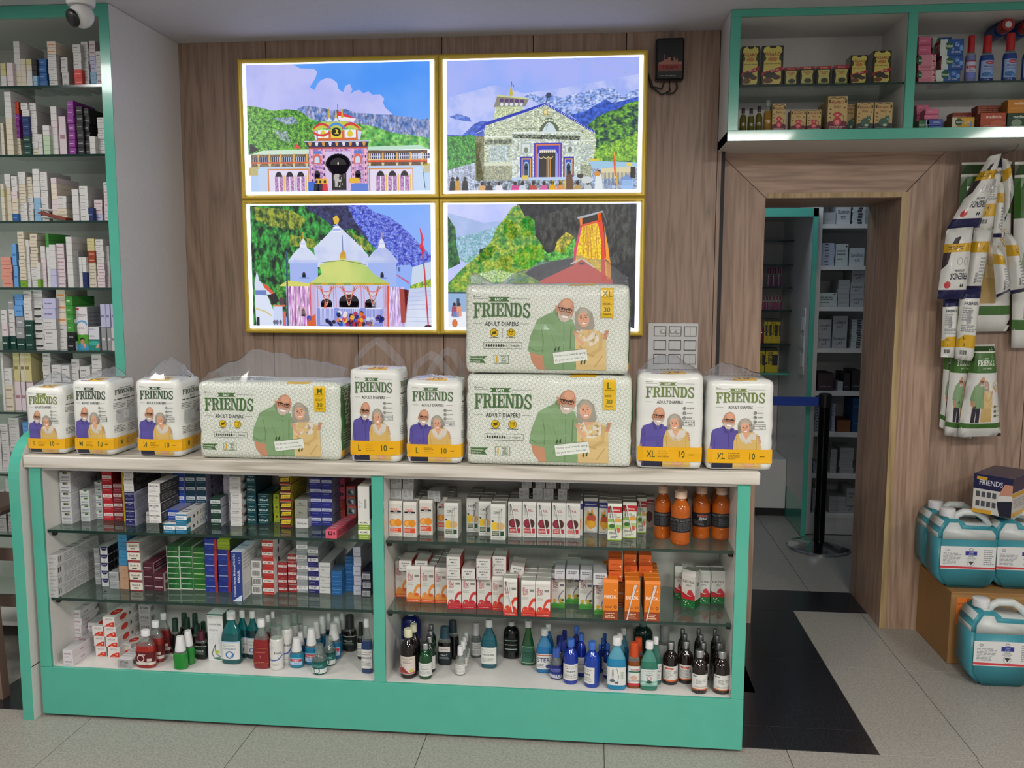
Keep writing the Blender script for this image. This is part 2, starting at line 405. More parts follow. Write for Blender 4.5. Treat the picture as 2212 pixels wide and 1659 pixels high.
# ---------------------------------------------------------------- front counter
cb = D2.objects.new('display_counter', None); cb.location = (-.74, 3.0, 0); COL.objects.link(cb)
tag(cb, 'green and white open display counter with two bays of glass shelves', 'counter')
cb.matrix_world; off = Vector((.74, -3.0, 0))
def cpart(mb, nm, mat, par=cb, smooth=None):
    o = mb.obj(nm, mat, par, off if par is cb else (0, 0, 0), smooth); return o
XB = [(-1.9545, -.7565), (-.716, .469)]     # bay insides
Z1, Z2, ZD, ZSB, ZST = .698, .4455, .1915, .9297, .972
for a, b in ((-1.997, -1.9545), (-.7565, -.716), (.469, .511)): cpart(MB().box(a, b, YST, YST+.012, ZD, ZSB, .0008), 'stile', M['green'])
cpart(MB().box(-1.997, .511, YST-.001, YST+.012, .012, ZD-.001, .0008), 'plinth', M['green'])
cpart(MB().box(-1.96, .48, YST+.03, YCB, 0, .014), 'toe_base', M['rubber'])
for a, b in ((-1.997, -1.9545), (.469, .511)): cpart(MB().box(a, b, YST+.012, YCB, .012, ZSB), 'side_panel', M['white'])
cpart(MB().box(-.7565, -.716, YST+.012, YCB, ZD, ZSB), 'divider', M['white'])
cpart(MB().box(-1.9545, .469, YCB, YCB+.012, .012, ZSB), 'back_panel', M['white'])
cpart(MB().box(-1.9545, .469, YST+.012, YCB, ZD-.02, ZD), 'deck', M['white'])
cpart(MB().box(-1.9545, .469, YST+.012, YCB, ZSB-.012, ZSB), 'top_panel', M['white'])
for (a, b) in XB:
    for z in (Z1, Z2):
        s = cpart(MB().box(a+.003, b-.003, YST+.02, YCB-.003, z-.010, z), 'glass_shelf', M['glass'])
        e = MB().box(a+.003, b-.003, YST+.0185, YST+.02, z-.0098, z-.0002).obj('glass_edge', M['glassedge'], s)
        pn = MB()
        for x, d in ((a, 1), (b, -1)):
            for y in (YST+.05, YCB-.05): pn.lathe([(0, .006), (.012, .006), (.016, .003)], 8, c=(x+d*.008, y, z-.0265))
        for k in range(2):
            for x, d in ((a, 1), (b, -1)):
                MB().box(min(x, x+d*.016), max(x, x+d*.016), YST+.045+k*.26, YST+.06+k*.26, z-.03, z-.01, .003).obj('shelf_pin', M['black'], s)
top = MB().box(-2.0095, .5385, YS, YCB+.02, ZSB, ZST, .003).obj('worktop', M['slab'])
tag(top, 'pale grey wood worktop slab running along the display counter', 'worktop')
# rounded end panel
pr = [(2.815, 0), (3.26, 0), (3.26, 1.05)] + [(2.815+.16-.16*math.cos(math.radians(t)), .89+.16*math.sin(math.radians(t))) for t in range(90, -1, -10)]
n = len(pr); mb = MB()
mb.prism(pr, -2.0535, -2.0125, 'x')
mb.mi = [1, 1]+[0]*n
ep = mb.obj('end_panel', [M['green'], M['white']]); tag(ep, 'white end panel with green rounded edge at left end of counter', 'panel')
MB().box(-2.0126, -2.0122, 2.816, 3.25, .198, .2015).obj('joint_line', M['rubber'], ep)
# ---------------------------------------------------------------- left wall unit
lu = D2.objects.new('wall_shelf_unit', None); lu.location = (-2.6, 3.6, 0); COL.objects.link(lu)
tag(lu, 'tall white wall unit with green front edges and seven glass shelves of medicines', 'shelf unit')
lof = Vector((2.6, -3.6, 0))
def lpart(mb, nm, mat, par=lu): return mb.obj(nm, mat, par, lof if par is lu else (0, 0, 0))
TZ = [2.363, 2.092, 1.827, 1.555, 1.294, 1.033, .766, .5]
lpart(MB().box(-1.962, -1.9215, 3.379, 3.954, .01, 2.668), 'side_panel', M['white'])
lpart(MB().box(-1.962, -1.9205, 3.376, 3.379, .01, 2.668), 'edge_strip', M['green'])
lpart(MB().box(-3.5, -1.962, 3.376, 3.40, 2.622, 2.668), 'top_rail', M['green'])
lpart(MB().box(-3.5, -1.962, 3.40, 3.954, 2.655, 2.668), 'top_panel', M['white'])
lpart(MB().box(-3.5, -1.962, 3.944, 3.954, .01, 2.655), 'back_panel', M['white'])
lpart(MB().box(-3.54, -3.5, 3.376, 3.954, .01, 2.668), 'side_panel', M['white'])
lpart(MB().box(-3.5, -1.962, 3.40, 3.944, .1, .12), 'deck', M['white'])
for z in TZ:
    s = lpart(MB().box(-3.497, -1.965, 3.405, 3.94, z-.005, z+.005), 'glass_shelf', M['glass'])
    MB().box(-3.497, -1.965, 3.4035, 3.405, z-.0048, z+.0048).obj('glass_edge', M['glassedge'], s)
# ---------------------------------------------------------------- upper right cabinet
uc = D2.objects.new('wall_cabinet', None); uc.location = (1.6, 3.8, 2.158); COL.objects.link(uc)
tag(uc, 'green framed open wall cabinet above the doorway holding oil tins and soaps', 'cabinet')
uof = Vector((-1.6, -3.8, -2.158))
def upart(mb, nm, mat, par=uc): return mb.obj(nm, mat, par, uof if par is uc else (0, 0, 0))
YU = 3.675
for a, b in ((.519, .559), (1.204, 1.24), (1.89, 1.93), (2.6, 2.64)): upart(MB().box(a, b, YU, YU+.012, 2.2, 2.641, .0008), 'stile', M['green'])
upart(MB().box(.519, 2.64, YU-.0005, YU+.012, 2.158, 2.2, .0008), 'bottom_rail', M['green'])
upart(MB().box(.519, 2.64, YU-.0005, YU+.012, 2.641, 2.669, .0008), 'top_rail', M['green'])
upart(MB().box(.519, .557, YU+.012, YW-.002, 2.158, 2.669), 'side_panel', M['white'])
for a, b in ((1.206, 1.238), (1.892, 1.928), (2.6, 2.64)): upart(MB().box(a, b, YU+.012, YD-.02, 2.2, 2.669), 'divider', M['white'])
upart(MB().box(.519, 2.64, YU+.012, YD-.002, 2.1585, 2.196), 'bottom_panel', M['white'])
upart(MB().box(.557, 2.64, YU+.012, YD-.002, 2.645, 2.669), 'top_panel', M['white'])
upart(MB().box(.557, 2.6, YD-.02, YD-.002, 2.196, 2.645), 'back_panel', M['white'])
for a, b in ((.557, 1.206), (1.238, 1.892), (1.928, 2.6)):
    s = upart(MB().box(a+.002, b-.002, YU+.018, YD-.022, 2.372, 2.38), 'glass_shelf', M['glass'])
    MB().box(a+.002, b-.002, YU+.0165, YU+.018, 2.3722, 2.3798).obj('glass_edge', M['glassedge'], s)
# ================================================================ backlit picture panels
class Pic(P):
    def __init__(s, x0, y0, x1, y1, w, h): P.__init__(s); s.q = (x0, y0, x1, y1, w, h)
    def raw(s, pts, faces, col):
        x0, y0, x1, y1, w, h = s.q
        return P.raw(s, [((min(max(x, x0), x1)-x0)/(x1-x0)*w, (y1-min(max(y, y0), y1))/(y1-y0)*h) for x, y in pts], faces, col)
    def t(s, col2, scale, amt=1, st=1): s.tex = (col2, scale*(2.3 if scale > 8 else 1), amt, st); return s
    def n(s): s.tex = ('#000', 1, 0, 1); return s
def lightmat(name, k):
    m, t, b = newmat(name)
    a = N(t, 'ShaderNodeAttribute', attribute_name='Col'); a2 = N(t, 'ShaderNodeAttribute', attribute_name='Col2'); nz = N(t, 'ShaderNodeAttribute', attribute_name='Nz')
    sp = N(t, 'ShaderNodeSeparateXYZ'); t.links.new(nz.outputs['Vector'], sp.inputs[0])
    tc = N(t, 'ShaderNodeTexCoord'); cx = N(t, 'ShaderNodeCombineXYZ'); cx.inputs[0].default_value = 1; cx.inputs[1].default_value = 1
    t.links.new(sp.outputs[2], cx.inputs[2]); vm = N(t, 'ShaderNodeVectorMath', operation='MULTIPLY')
    t.links.new(tc.outputs['Object'], vm.inputs[0]); t.links.new(cx.outputs[0], vm.inputs[1])
    no = N(t, 'ShaderNodeTexNoise'); no.inputs['Detail'].default_value = 3.5; no.inputs['Roughness'].default_value = .62
    t.links.new(vm.outputs[0], no.inputs['Vector']); t.links.new(sp.outputs[0], no.inputs['Scale'])
    mr = N(t, 'ShaderNodeMapRange'); mr.interpolation_type = 'SMOOTHSTEP'; mr.inputs[1].default_value = .38; mr.inputs[2].default_value = .62
    t.links.new(no.outputs['Fac'], mr.inputs[0]); ml = N(t, 'ShaderNodeMath', operation='MULTIPLY'); t.links.new(mr.outputs[0], ml.inputs[0]); t.links.new(sp.outputs[1], ml.inputs[1])
    mx = N(t, 'ShaderNodeMixRGB'); t.links.new(ml.outputs[0], mx.inputs[0]); t.links.new(a.outputs['Color'], mx.inputs[1]); t.links.new(a2.outputs['Color'], mx.inputs[2])
    b.inputs['Base Color'].default_value = (.03, .03, .03, 1); b.inputs['Roughness'].default_value = .3
    n2 = N(t, 'ShaderNodeTexNoise'); n2.inputs['Detail'].default_value = 2; t.links.new(vm.outputs[0], n2.inputs['Vector'])
    s2 = N(t, 'ShaderNodeMath', operation='MULTIPLY'); s2.inputs[1].default_value = 2.7; t.links.new(sp.outputs[0], s2.inputs[0]); t.links.new(s2.outputs[0], n2.inputs['Scale'])
    m2 = N(t, 'ShaderNodeMapRange'); m2.inputs[1].default_value = .36; m2.inputs[2].default_value = .64; m2.inputs[3].default_value = -.55; m2.inputs[4].default_value = .55; t.links.new(n2.outputs['Fac'], m2.inputs[0])
    big = N(t, 'ShaderNodeMath', operation='GREATER_THAN'); big.inputs[1].default_value = 20; t.links.new(sp.outputs[0], big.inputs[0])
    am = N(t, 'ShaderNodeMath', operation='MULTIPLY'); t.links.new(sp.outputs[1], am.inputs[0]); t.links.new(big.outputs[0], am.inputs[1])
    m3 = N(t, 'ShaderNodeMath', operation='MULTIPLY_ADD'); m3.inputs[2].default_value = 1; t.links.new(m2.outputs[0], m3.inputs[0]); t.links.new(am.outputs[0], m3.inputs[1])
    vs = N(t, 'ShaderNodeVectorMath', operation='SCALE'); t.links.new(mx.outputs[0], vs.inputs[0]); t.links.new(m3.outputs[0], vs.inputs['Scale'])
    t.links.new(vs.outputs[0], b.inputs['Emission Color']); b.inputs['Emission Strength'].default_value = k
    return m
M['backlit'] = lightmat('backlit_print', .93)
m, t, b = newmat('light_diffuser'); b.inputs['Base Color'].default_value = (.6, .6, .6, 1)
b.inputs['Emission Color'].default_value = (.62, .64, 1, 1); b.inputs['Emission Strength'].default_value = 3.6; M['diffuser'] = m
def temple_valley(p):      # upper left: painted gate temple under green hills
    p.n(); p.t('#6aa9ff', 2.2, .7).rect(140, 180, 2080, 1000, '#4a97fb'); p.up()
    p.t('#c6c8fb', 5, .8).poly([(140, 180), (640, 180), (720, 225), (870, 235), (905, 265), (880, 330), (820, 420), (870, 450), (900, 390), (940, 350), (1000, 330), (1060, 340), (1110, 380), (1120, 440), (1170, 480), (1200, 410), (1245, 395), (1270, 450), (1250, 500), (1290, 470), (1340, 455), (1380, 490), (1440, 475), (1480, 510), (1560, 505), (1605, 550), (1590, 590), (1610, 640), (1690, 710), (1690, 760), (140, 760)], '#b3b8f8'); p.up()
    p.t('#a9aed2', 16, .9, .6).poly([(680, 640), (760, 612), (900, 625), (1060, 660), (1200, 650), (1300, 690), (1450, 700), (1560, 712), (1700, 715), (1760, 735), (1900, 745), (1960, 770), (2080, 758), (2080, 1000), (700, 1000)], '#4f74b8'); p.up()
    p.t('#8fd36a', 9, .9).poly([(760, 700), (850, 760), (1000, 780), (1320, 800), (1500, 835), (1680, 900), (1900, 930), (2080, 960), (2080, 1075), (760, 1075)], '#3f9a48'); p.up()
    p.t('#1f5a2c', 26, .95).poly([(140, 600), (250, 612), (420, 655), (560, 640), (690, 655), (760, 700), (850, 790), (905, 850), (905, 1090), (140, 1110)], '#79c046'); p.t('#c9d9a0', 30, .6); p.up()
    p.t('#dbe8ff', 30, .5).poly([(420, 730), (640, 720), (700, 790), (560, 800)], '#5c7a92'); p.poly([(420, 850), (560, 870), (600, 990), (500, 960)], '#4f7a52')
    p.n(); p.up(); p.poly([(160, 990), (260, 1060), (160, 1100)], '#2b2634'); p.poly([(630, 1050), (665, 1000), (715, 1050)], '#e8463a')
    p.poly([(160, 1112), (300, 1068), (800, 1058), (800, 1110)], '#cfe5d2'); p.poly([(1405, 1042), (1960, 1028), (2065, 1070), (1425, 1082)], '#bfe3cf')
    p.t('#5a4632', 24, .8).rect(170, 1110, 800, 1240, '#8d7a66').rect(1405, 1080, 2050, 1240, '#6e4c38'); p.n()
    p.rect(160, 1240, 800, 1502, '#b9d3fa').rect(1405, 1240, 2080, 1502, '#bcd6f8'); p.poly([(140, 1240), (250, 1240), (240, 1330), (140, 1330)], '#c9b23a'); p.poly([(2010, 1225), (2080, 1215), (2080, 1310), (2020, 1320)], '#d2bd3c'); p.up()
    for x in (230, 310, 430, 550, 700): p.rect(x-44, 1140, x+44, 1188, '#2a2a44'); p.up(); [p.rect(x-40+k*20, 1140, x-33+k*20, 1188, '#c9d4f4') for k in range(5)]; p.up(-1)
    for x in (1510, 1655, 1805, 1935, 2015): p.rect(x-58, 1112, x+58, 1168, '#20234a'); p.up(); [p.rect(x-54+k*22, 1112, x-44+k*22, 1168, '#d6def8') for k in range(5)]; p.rect(x-58, 1137, x+58, 1143, '#d6def8'); p.up(-1)
    p.rect(165, 1190, 795, 1206, '#e4643c').rect(1410, 1182, 2050, 1200, '#e8542c'); p.rect(1410, 1170, 2050, 1180, '#f0d49a')
    for x in (250, 370, 490, 630, 770, 1440, 1580, 1730, 1870, 1990): p.poly([(x-16, 1206), (x+16, 1206), (x+8, 1250), (x-4, 1250)], '#d8c89a'); p.rect(x-10, 1105, x+10, 1190, '#e2b060')
    for X0, X1 in ((345, 790), (1430, 1900)):
        p.rect(X0, 1262, X1, 1500, '#d98b3c'); p.up(); p.rect(X0+14, 1276, X1-10, 1500, '#e6dcf4'); p.up()
        w = (X1-X0-90)/3
        for k in range(3):
            c = X0+75+w*(k+.5)-15; p.ell(c, 1360, w*.34, 70, '#15101c'); p.up()
            p.t('#7a4aa0', 42, .8).rect(c-w*.36, 1345, c+w*.36, 1500, '#d9a2c8'); p.n(); p.up(); p.rect(c-5, 1345, c+5, 1500, '#e9eefc'); p.up(-2); p.rect(c+w*.42, 1330, c+w*.55, 1500, '#e7c26a')
        p.up(-2)
    p.rect(240, 1262, 345, 1500, '#c3d6f4').rect(1900, 1262, 2010, 1500, '#c6dbf8'); p.line([(2000, 1260), (2022, 1475)], 7, '#222840'); p.up()
    p.t('#f0c8e0', 34, .75).rect(795, 1042, 1425, 1502, '#9a62b4'); p.n(); p.up()
    for x in (812, 940, 1250, 1385): p.rect(x, 1060, x+26, 1500, '#f0b8d0'); p.up(); [p.ell(x+13, 1140+k*62, 8, 18, '#33255e') for k in range(6)]; p.up(-1)
    p.rect(970, 1085, 1240, 1500, '#d9c4ea'); p.rect(795, 1040, 1425, 1058, '#c8503c'); p.rect(840, 1080, 925, 1110, '#4a80d8').rect(1270, 1080, 1360, 1110, '#4a80d8'); p.up()
    for c in (880, 1315): p.ell(c, 1160, 42, 55, '#d86a5a'); p.rect(c-42, 1160, c+42, 1215, '#d86a5a'); p.up(); p.ell(c, 1170, 27, 34, '#c5dcf2'); p.rect(c-27, 1170, c+27, 1205, '#c5dcf2'); p.up(-1); p.ell(c, 1320, 30, 38, '#17121e'); p.rect(c-30, 1320, c+30, 1375, '#17121e')
    for k in range(13):
        a = math.pi*k/12; p.ell(1105+112*math.cos(a), 1222-92*math.sin(a)*1.0, 26, 24, '#141018', 10)
    p.ell(1105, 1225, 122, 108, '#141018'); p.poly([(985, 1225), (1225, 1225), (1190, 1300), (1190, 1490), (1035, 1490), (1035, 1300)], '#18131a'); p.up()
    for k in range(16): p.rect(1050+R.random()*120, 1310+R.random()*160, 1058+R.random()*120, 1320+R.random()*165, '#b9b4b0') if k < 9 else p.ell(1050+R.random()*120, 1320+R.random()*150, 5, 9, '#d8d4cc', 8)
    p.ell(1105, 1210, 7, 16, '#f2e8d8')
    p.poly([(745, 978), (1442, 968), (1420, 1042), (790, 1042)], '#2c2a50'); p.up(); p.rect(745, 975, 1442, 986, '#c9cfe8')
    for k in range(9): p.poly([(790+k*72, 990), (826+k*72, 990), (818+k*72, 1030), (800+k*72, 1030)], '#e3e1ee' if k % 2 else '#e09a40')
    p.poly([(845, 870), (1362, 865), (1345, 972), (870, 975)], '#d46a32'); p.up()
    for a, b, c in ((895, 1010, '#eef0fb'), (1035, 1150, '#e9d23a'), (1180, 1300, '#eef0fb')): p.rect(a, 862, b, 945, c)
    p.poly([(850, 880), (885, 870), (885, 965), (870, 970)], '#cfdaf6').poly([(1315, 868), (1360, 880), (1345, 965), (1320, 965)], '#cfdaf6'); p.up()
    p.ell(1092, 885, 52, 46, '#1a1710'); p.up(); p.arc(1085, 880, 18, 22, 9, '#e8cf3c', -100, 120); p.arc(1110, 885, 16, 18, 8, '#e8cf3c', 60, 280)
    for c in (952, 1238): p.ell(c, 905, 30, 34, '#e2c93a'); p.ell(c, 878, 14, 16, '#e2c93a')
    p.poly([(828, 862), (880, 815), (1010, 780), (1190, 775), (1300, 800), (1368, 850), (1300, 862), (1240, 838), (1150, 845), (1092, 838), (1010, 845), (940, 842), (880, 868)], '#c9c850'); p.up()
    p.arc(935, 870, 88, 48, 24, '#d83a3c', 15, 165); p.arc(1092, 852, 76, 46, 22, '#3c8ce0', 8, 172) if 0 else None
    for cx, c in ((940, '#d4383a'), (1092, '#3f8fe2'), (1245, '#d4383a')):
        p.raw([(cx-95+190*k/10, 862-48*math.sin(math.pi*k/10)) for k in range(11)]+[(cx-95+190*k/10, 838-52*math.sin(math.pi*k/10)) for k in range(11)], [(k, k+1, 12+k, 11+k) for k in range(10)], c)
    for c in (1020, 1092, 1158):
        p.poly([(c-32, 775), (c+32, 775), (c+8, 738), (c-8, 738)], '#dfe4fa'); p.up(); [p.ell(c, 730-k*20, 13-k*2, 12, '#d2b02e', 10) for k in range(5)]; p.up(-1)
    p.line([(1110, 600), (1112, 770)], 5, '#4a4038'); p.poly([(1115, 668), (1305, 748), (1115, 720)], '#e32f3a'); p.poly([(1115, 720), (1305, 748), (1275, 785), (1115, 755)], '#f2e9f6')
    p.rect(780, 1400, 860, 1500, '#3a6ad0').rect(1240, 1420, 1420, 1500, '#5e7fd8').rect(865, 1368, 985, 1420, '#e8b02c').rect(1215, 1362, 1330, 1415, '#eab82e'); p.up()
    for x, c in ((870, '#18182a'), (910, '#252a40'), (960, '#d8323a')): p.ell(x, 1400, 14, 16, '#2a1c16', 10); p.poly([(x-26, 1420), (x+26, 1420), (x+32, 1500), (x-32, 1500)], c)
def temple_stone(p):       # upper right: grey stone gable temple below snowy ridges
    p.n(); p.t('#8fb0ff', 3, .9).rect(105, 130, 2060, 1440, '#a9b6fc'); p.up()
    p.t('#c9d0fd', 7, .8).poly([(105, 500), (600, 380), (900, 470), (1300, 420), (2060, 300), (2060, 800), (105, 900)], '#9fb2fa'); p.up()
    for a in ([(1410, 135), (2055, 325)], [(1750, 130), (2060, 215)], [(1860, 128), (2065, 190)]): p.line(a, 5, '#31406e')
    p.t('#6d8fd6', 12, 1, 1.6).poly([(900, 500), (1000, 465), (1060, 510), (1160, 480), (1280, 520), (1400, 480), (1640, 440), (1740, 425), (1830, 450), (1900, 520), (1990, 460), (2060, 450), (2060, 700), (1300, 700)], '#b4c4fb'); p.up()
    p.t('#3a62c8', 12, .9).poly([(1370, 690), (1520, 660), (1620, 600), (1730, 545), (1800, 580), (1900, 560), (2060, 520), (2060, 860), (1600, 860)], '#2f55c0'); p.poly([(105, 870), (260, 880), (390, 765), (450, 740), (520, 740), (520, 900), (105, 900)], '#4a66cc'); p.poly([(130, 690), (220, 660), (340, 700), (360, 745), (200, 720)], '#7d97e4'); p.up()
    p.t('#123a42', 14, 1, 1.4).poly([(1540, 800), (1640, 720), (1760, 660), (1850, 640), (1960, 580), (2060, 560), (2060, 1240), (1560, 1240)], '#6fae3c'); p.t('#1f5f34', 26, .95).poly([(105, 890), (250, 885), (360, 875), (420, 900), (420, 1180), (105, 1240)], '#58b04a'); p.up()
    p.t('#2a7030', 18, .8).poly([(1600, 1060), (1700, 1000), (1850, 950), (2060, 880), (2060, 1160), (1620, 1150)], '#98cc40'); p.t('#8a94ac', 24, .9).poly([(105, 1230), (420, 1150), (430, 1440), (105, 1440)], '#c2cce4').poly([(1560, 1140), (2060, 1180), (2060, 1440), (1560, 1440)], '#a7bfe0'); p.up()
    p.t('#b6c59a', 22, .8).poly([(610, 590), (885, 590), (900, 720), (590, 720)], '#d5deb4'); p.n(); p.poly([(628, 480), (955, 518), (915, 600), (590, 602)], '#8c8a7e'); p.up(); p.poly([(628, 480), (955, 518), (948, 530), (622, 494)], '#cfd68a')
    for k in range(5): p.rect(650+k*52, 515+k*4, 690+k*52, 552+k*4, '#5b3e74'); p.ell(672+k*50, 575, 18, 16, '#dfe6ee')
    for k in range(5): p.ell(768, 480-k*18, 24-k*4, 13, '#c9b83c', 10)
    p.line([(768, 420), (774, 350)], 6, '#39406a'); p.line([(785, 378), (795, 400)], 8, '#39406a')
    p.t('#a3ad92', 20, .9, 2).poly([(490, 850), (500, 780), (1125, 590), (1625, 865), (1640, 960), (1590, 1340), (480, 1340)], '#d8e2c8'); p.up()
    p.n(); p.poly([(400, 850), (505, 752), (1125, 565), (1640, 860), (1625, 878), (1125, 590), (505, 785), (405, 872)], '#2438b8'); p.up()
    for k in range(40): a = k/39; x = 410+a*715 if a < 1 else 0; p.ell(410+a*715, 858-a*278, 5, 5, '#dfe6ff', 6)
    for k in range(30): a = k/29; p.ell(1130+a*490, 580+a*285, 5, 5, '#dfe6ff', 6)
    p.ell(1152, 492, 28, 28, '#3b4468'); p.line([(1140, 515), (1128, 560)], 12, '#3b4468')
    p.t('#6b7558', 26, .9, 2).rect(400, 890, 490, 1340, '#8d8a68'); p.t('#33362e', 30, .9).poly([(400, 950), (470, 960), (440, 1080), (490, 1340), (410, 1340)], '#6f6a4c'); p.n()
    p.t('#7d8878', 30, .8).rect(480, 1190, 790, 1340, '#b8b898').rect(1440, 1190, 1590, 1340, '#b6b99c'); p.t('#94a39a', 26, .7).rect(540, 985, 755, 1150, '#c6d6d8').rect(1445, 985, 1590, 1150, '#ccd8d0'); p.n()
    p.rect(490, 890, 790, 905, '#eef2e4').rect(470, 1160, 790, 1190, '#d9dfc8').rect(1430, 940, 1640, 955, '#e8eee0'); p.t('#4a5448', 30, 1).rect(500, 925, 780, 975, '#9aa28c'); p.n(); p.up()
    p.t('#aab4a0', 16, .7).poly([(775, 850), (1480, 880), (1480, 1340), (780, 1340)], '#dbe6e0'); p.up(); p.t('#1d211c', 40, 1).poly([(780, 872), (1480, 900), (1470, 942), (790, 915)], '#8f9a84'); p.n(); p.rect(790, 850, 1480, 868, '#e9f0e6')
    for k in range(5): p.arc(810+k*48, 835, 22, 18, 7, '#6f7c68', 200, 360); p.arc(1310+k*44, 868, 20, 16, 7, '#6f7c68', 200, 360)
    p.ell(1160, 840, 135, 138, '#6e7864', 26, 0, 180, 360) if 0 else p.raw([(1030+260*k/14, 860-150*math.sin(math.pi*k/14)) for k in range(15)]+[(1082+156*k/14, 860-100*math.sin(math.pi*k/14)) for k in range(15)], [(k, k+1, 16+k, 15+k) for k in range(14)], '#5e6a58'); p.up()
    p.raw([(1082+156*k/14, 860-100*math.sin(math.pi*k/14)) for k in range(15)], [tuple(range(15))], '#cfe0e6'); p.up()
    for k in range(13): a = math.pi*k/12; p.ell(1160-112*math.cos(a), 862-124*math.sin(a), 13, 13, '#dfe6cc', 8)
    p.line([(1120, 800), (1145, 780), (1130, 835)], 7, '#8a98a0'); p.line([(1170, 770), (1210, 790)], 5, '#b8a690')
    p.ell(1122, 660, 28, 30, '#c8a836'); p.up(); p.ell(1122, 658, 18, 20, '#e8dcae'); p.up(-1)
    for a in (870, 1320): p.rect(a, 960 if a < 1000 else 990, a+108, 1068, '#aebcbc'); p.up(); p.rect(a+12, 974 if a < 1000 else 1000, a+96, 1060, '#d6e2de'); p.up(); p.ell(a+54, 1035, 22, 30, '#7c8474'); p.up(-2)
    for a, b, z in ((862, 990, 1100), (1305, 1415, 1105)):
        p.rect(a, z, b, 1340, '#2a30a8'); p.up(); p.rect(a+16, z+18, b-14, 1340, '#e8a43c'); p.up(); p.rect(a+28, z+30, b-26, 1340, '#3448b8'); p.up(); p.ell((a+b)/2, z+90, 28, 38, '#9fc4e8'); p.rect((a+b)/2-28, z+90, (a+b)/2+28, 1300, '#9fc4e8'); p.up(); p.ell((a+b)/2, z+100, 20, 34, '#2c3c4c'); p.rect((a+b)/2-20, z+100, (a+b)/2+20, 1290, '#33465a'); p.up(-4)
    p.rect(1005, 965, 1290, 1340, '#4a35b8'); p.up(); p.rect(1022, 978, 1275, 1340, '#e07a4a'); p.up(); p.rect(1034, 992, 1262, 1340, '#2c3cc0'); p.up(); p.poly([(1040, 1340), (1042, 1080), (1075, 1030), (1225, 1030), (1250, 1080), (1252, 1340)], '#8f9cf0'); p.up(); p.rect(1055, 1062, 1225, 1335, '#2e2824'); p.up()
    for k in range(8): p.ell(1070+k*21, 1052, 8, 14, '#f0e6cc', 8)
    for k in range(3): p.arc(1080+k*48, 1100, 24, 20, 6, '#e8d8a0', 0, 180)
    for x, c in ((1140, '#e0a040'), (1172, '#d89030'), (1155, '#c0b0a0')): p.line([(x, 1110), (x, 1310)], 9, c)
    p.rect(775, 1310, 1450, 1340, '#b8cff0'); p.rect(885, 1290, 950, 1340, '#e6c62c'); p.up()
    p.t('#303848', 22, .9).rect(400, 1340, 1600, 1440, '#b4c2d4'); p.n(); p.poly([(1570, 1150), (2050, 1170), (2050, 1215), (1600, 1225)], '#9dc7e4'); p.poly([(1690, 1230), (2040, 1200), (2040, 1330), (1700, 1330)], '#dcd2a8'); p.up()
    for k in range(24): p.rect(1700+k*13, 1270, 1705+k*13, 1400, '#50607c')
    p.rect(1580, 1130, 1675, 1150, '#e8c83a').rect(1950, 1172, 2005, 1205, '#f0d23a').rect(1990, 1215, 2040, 1330, '#251c1a'); p.poly([(1880, 1340), (1960, 1285), (2020, 1345)], '#7fa0d8').rect(1900, 1345, 2020, 1440, '#9cc0f0'); p.line([(1825, 1070), (1835, 1200), (1865, 1440)], 14, '#e8b03a'); p.line([(1822, 1110), (1840, 1300)], 22, '#e04a2c'); p.up(2)
    cols = ['#16161e', '#c9962c', '#15151c', '#d8a468', '#302c30', '#e8e4f0', '#d43a8c', '#c8d0e0', '#b84a3c', '#d85a9c', '#e8a020', '#d88a60', '#6a4a30', '#b89858', '#c0c8cc', '#dfe8ea']
    xs = [160, 212, 290, 470, 540, 645, 812, 890, 1000, 1110, 1200, 1280, 1370, 1455, 1560, 1670]
    for x, c in zip(xs, cols):
        w = 34 if x < 300 else 42; t = 1320 if x < 300 else (1265 if x in (1370, 1670) else 1370)
        p.ell(x, t, 18, 22, '#2a1f1c', 10); p.poly([(x-w*.7, t+20), (x+w*.7, t+20), (x+w, 1440), (x-w, 1440)], c)
    for x in (1200, 1285, 1330): p.rect(x-9, 1345, x+9, 1440, '#e2be2a')
    p.up(); p.ell(1655, 1280, 32, 26, '#d8902c'); p.ell(1550, 1340, 60, 34, '#cfd6d8'); p.ell(1480, 1300, 34, 22, '#3c3a40')
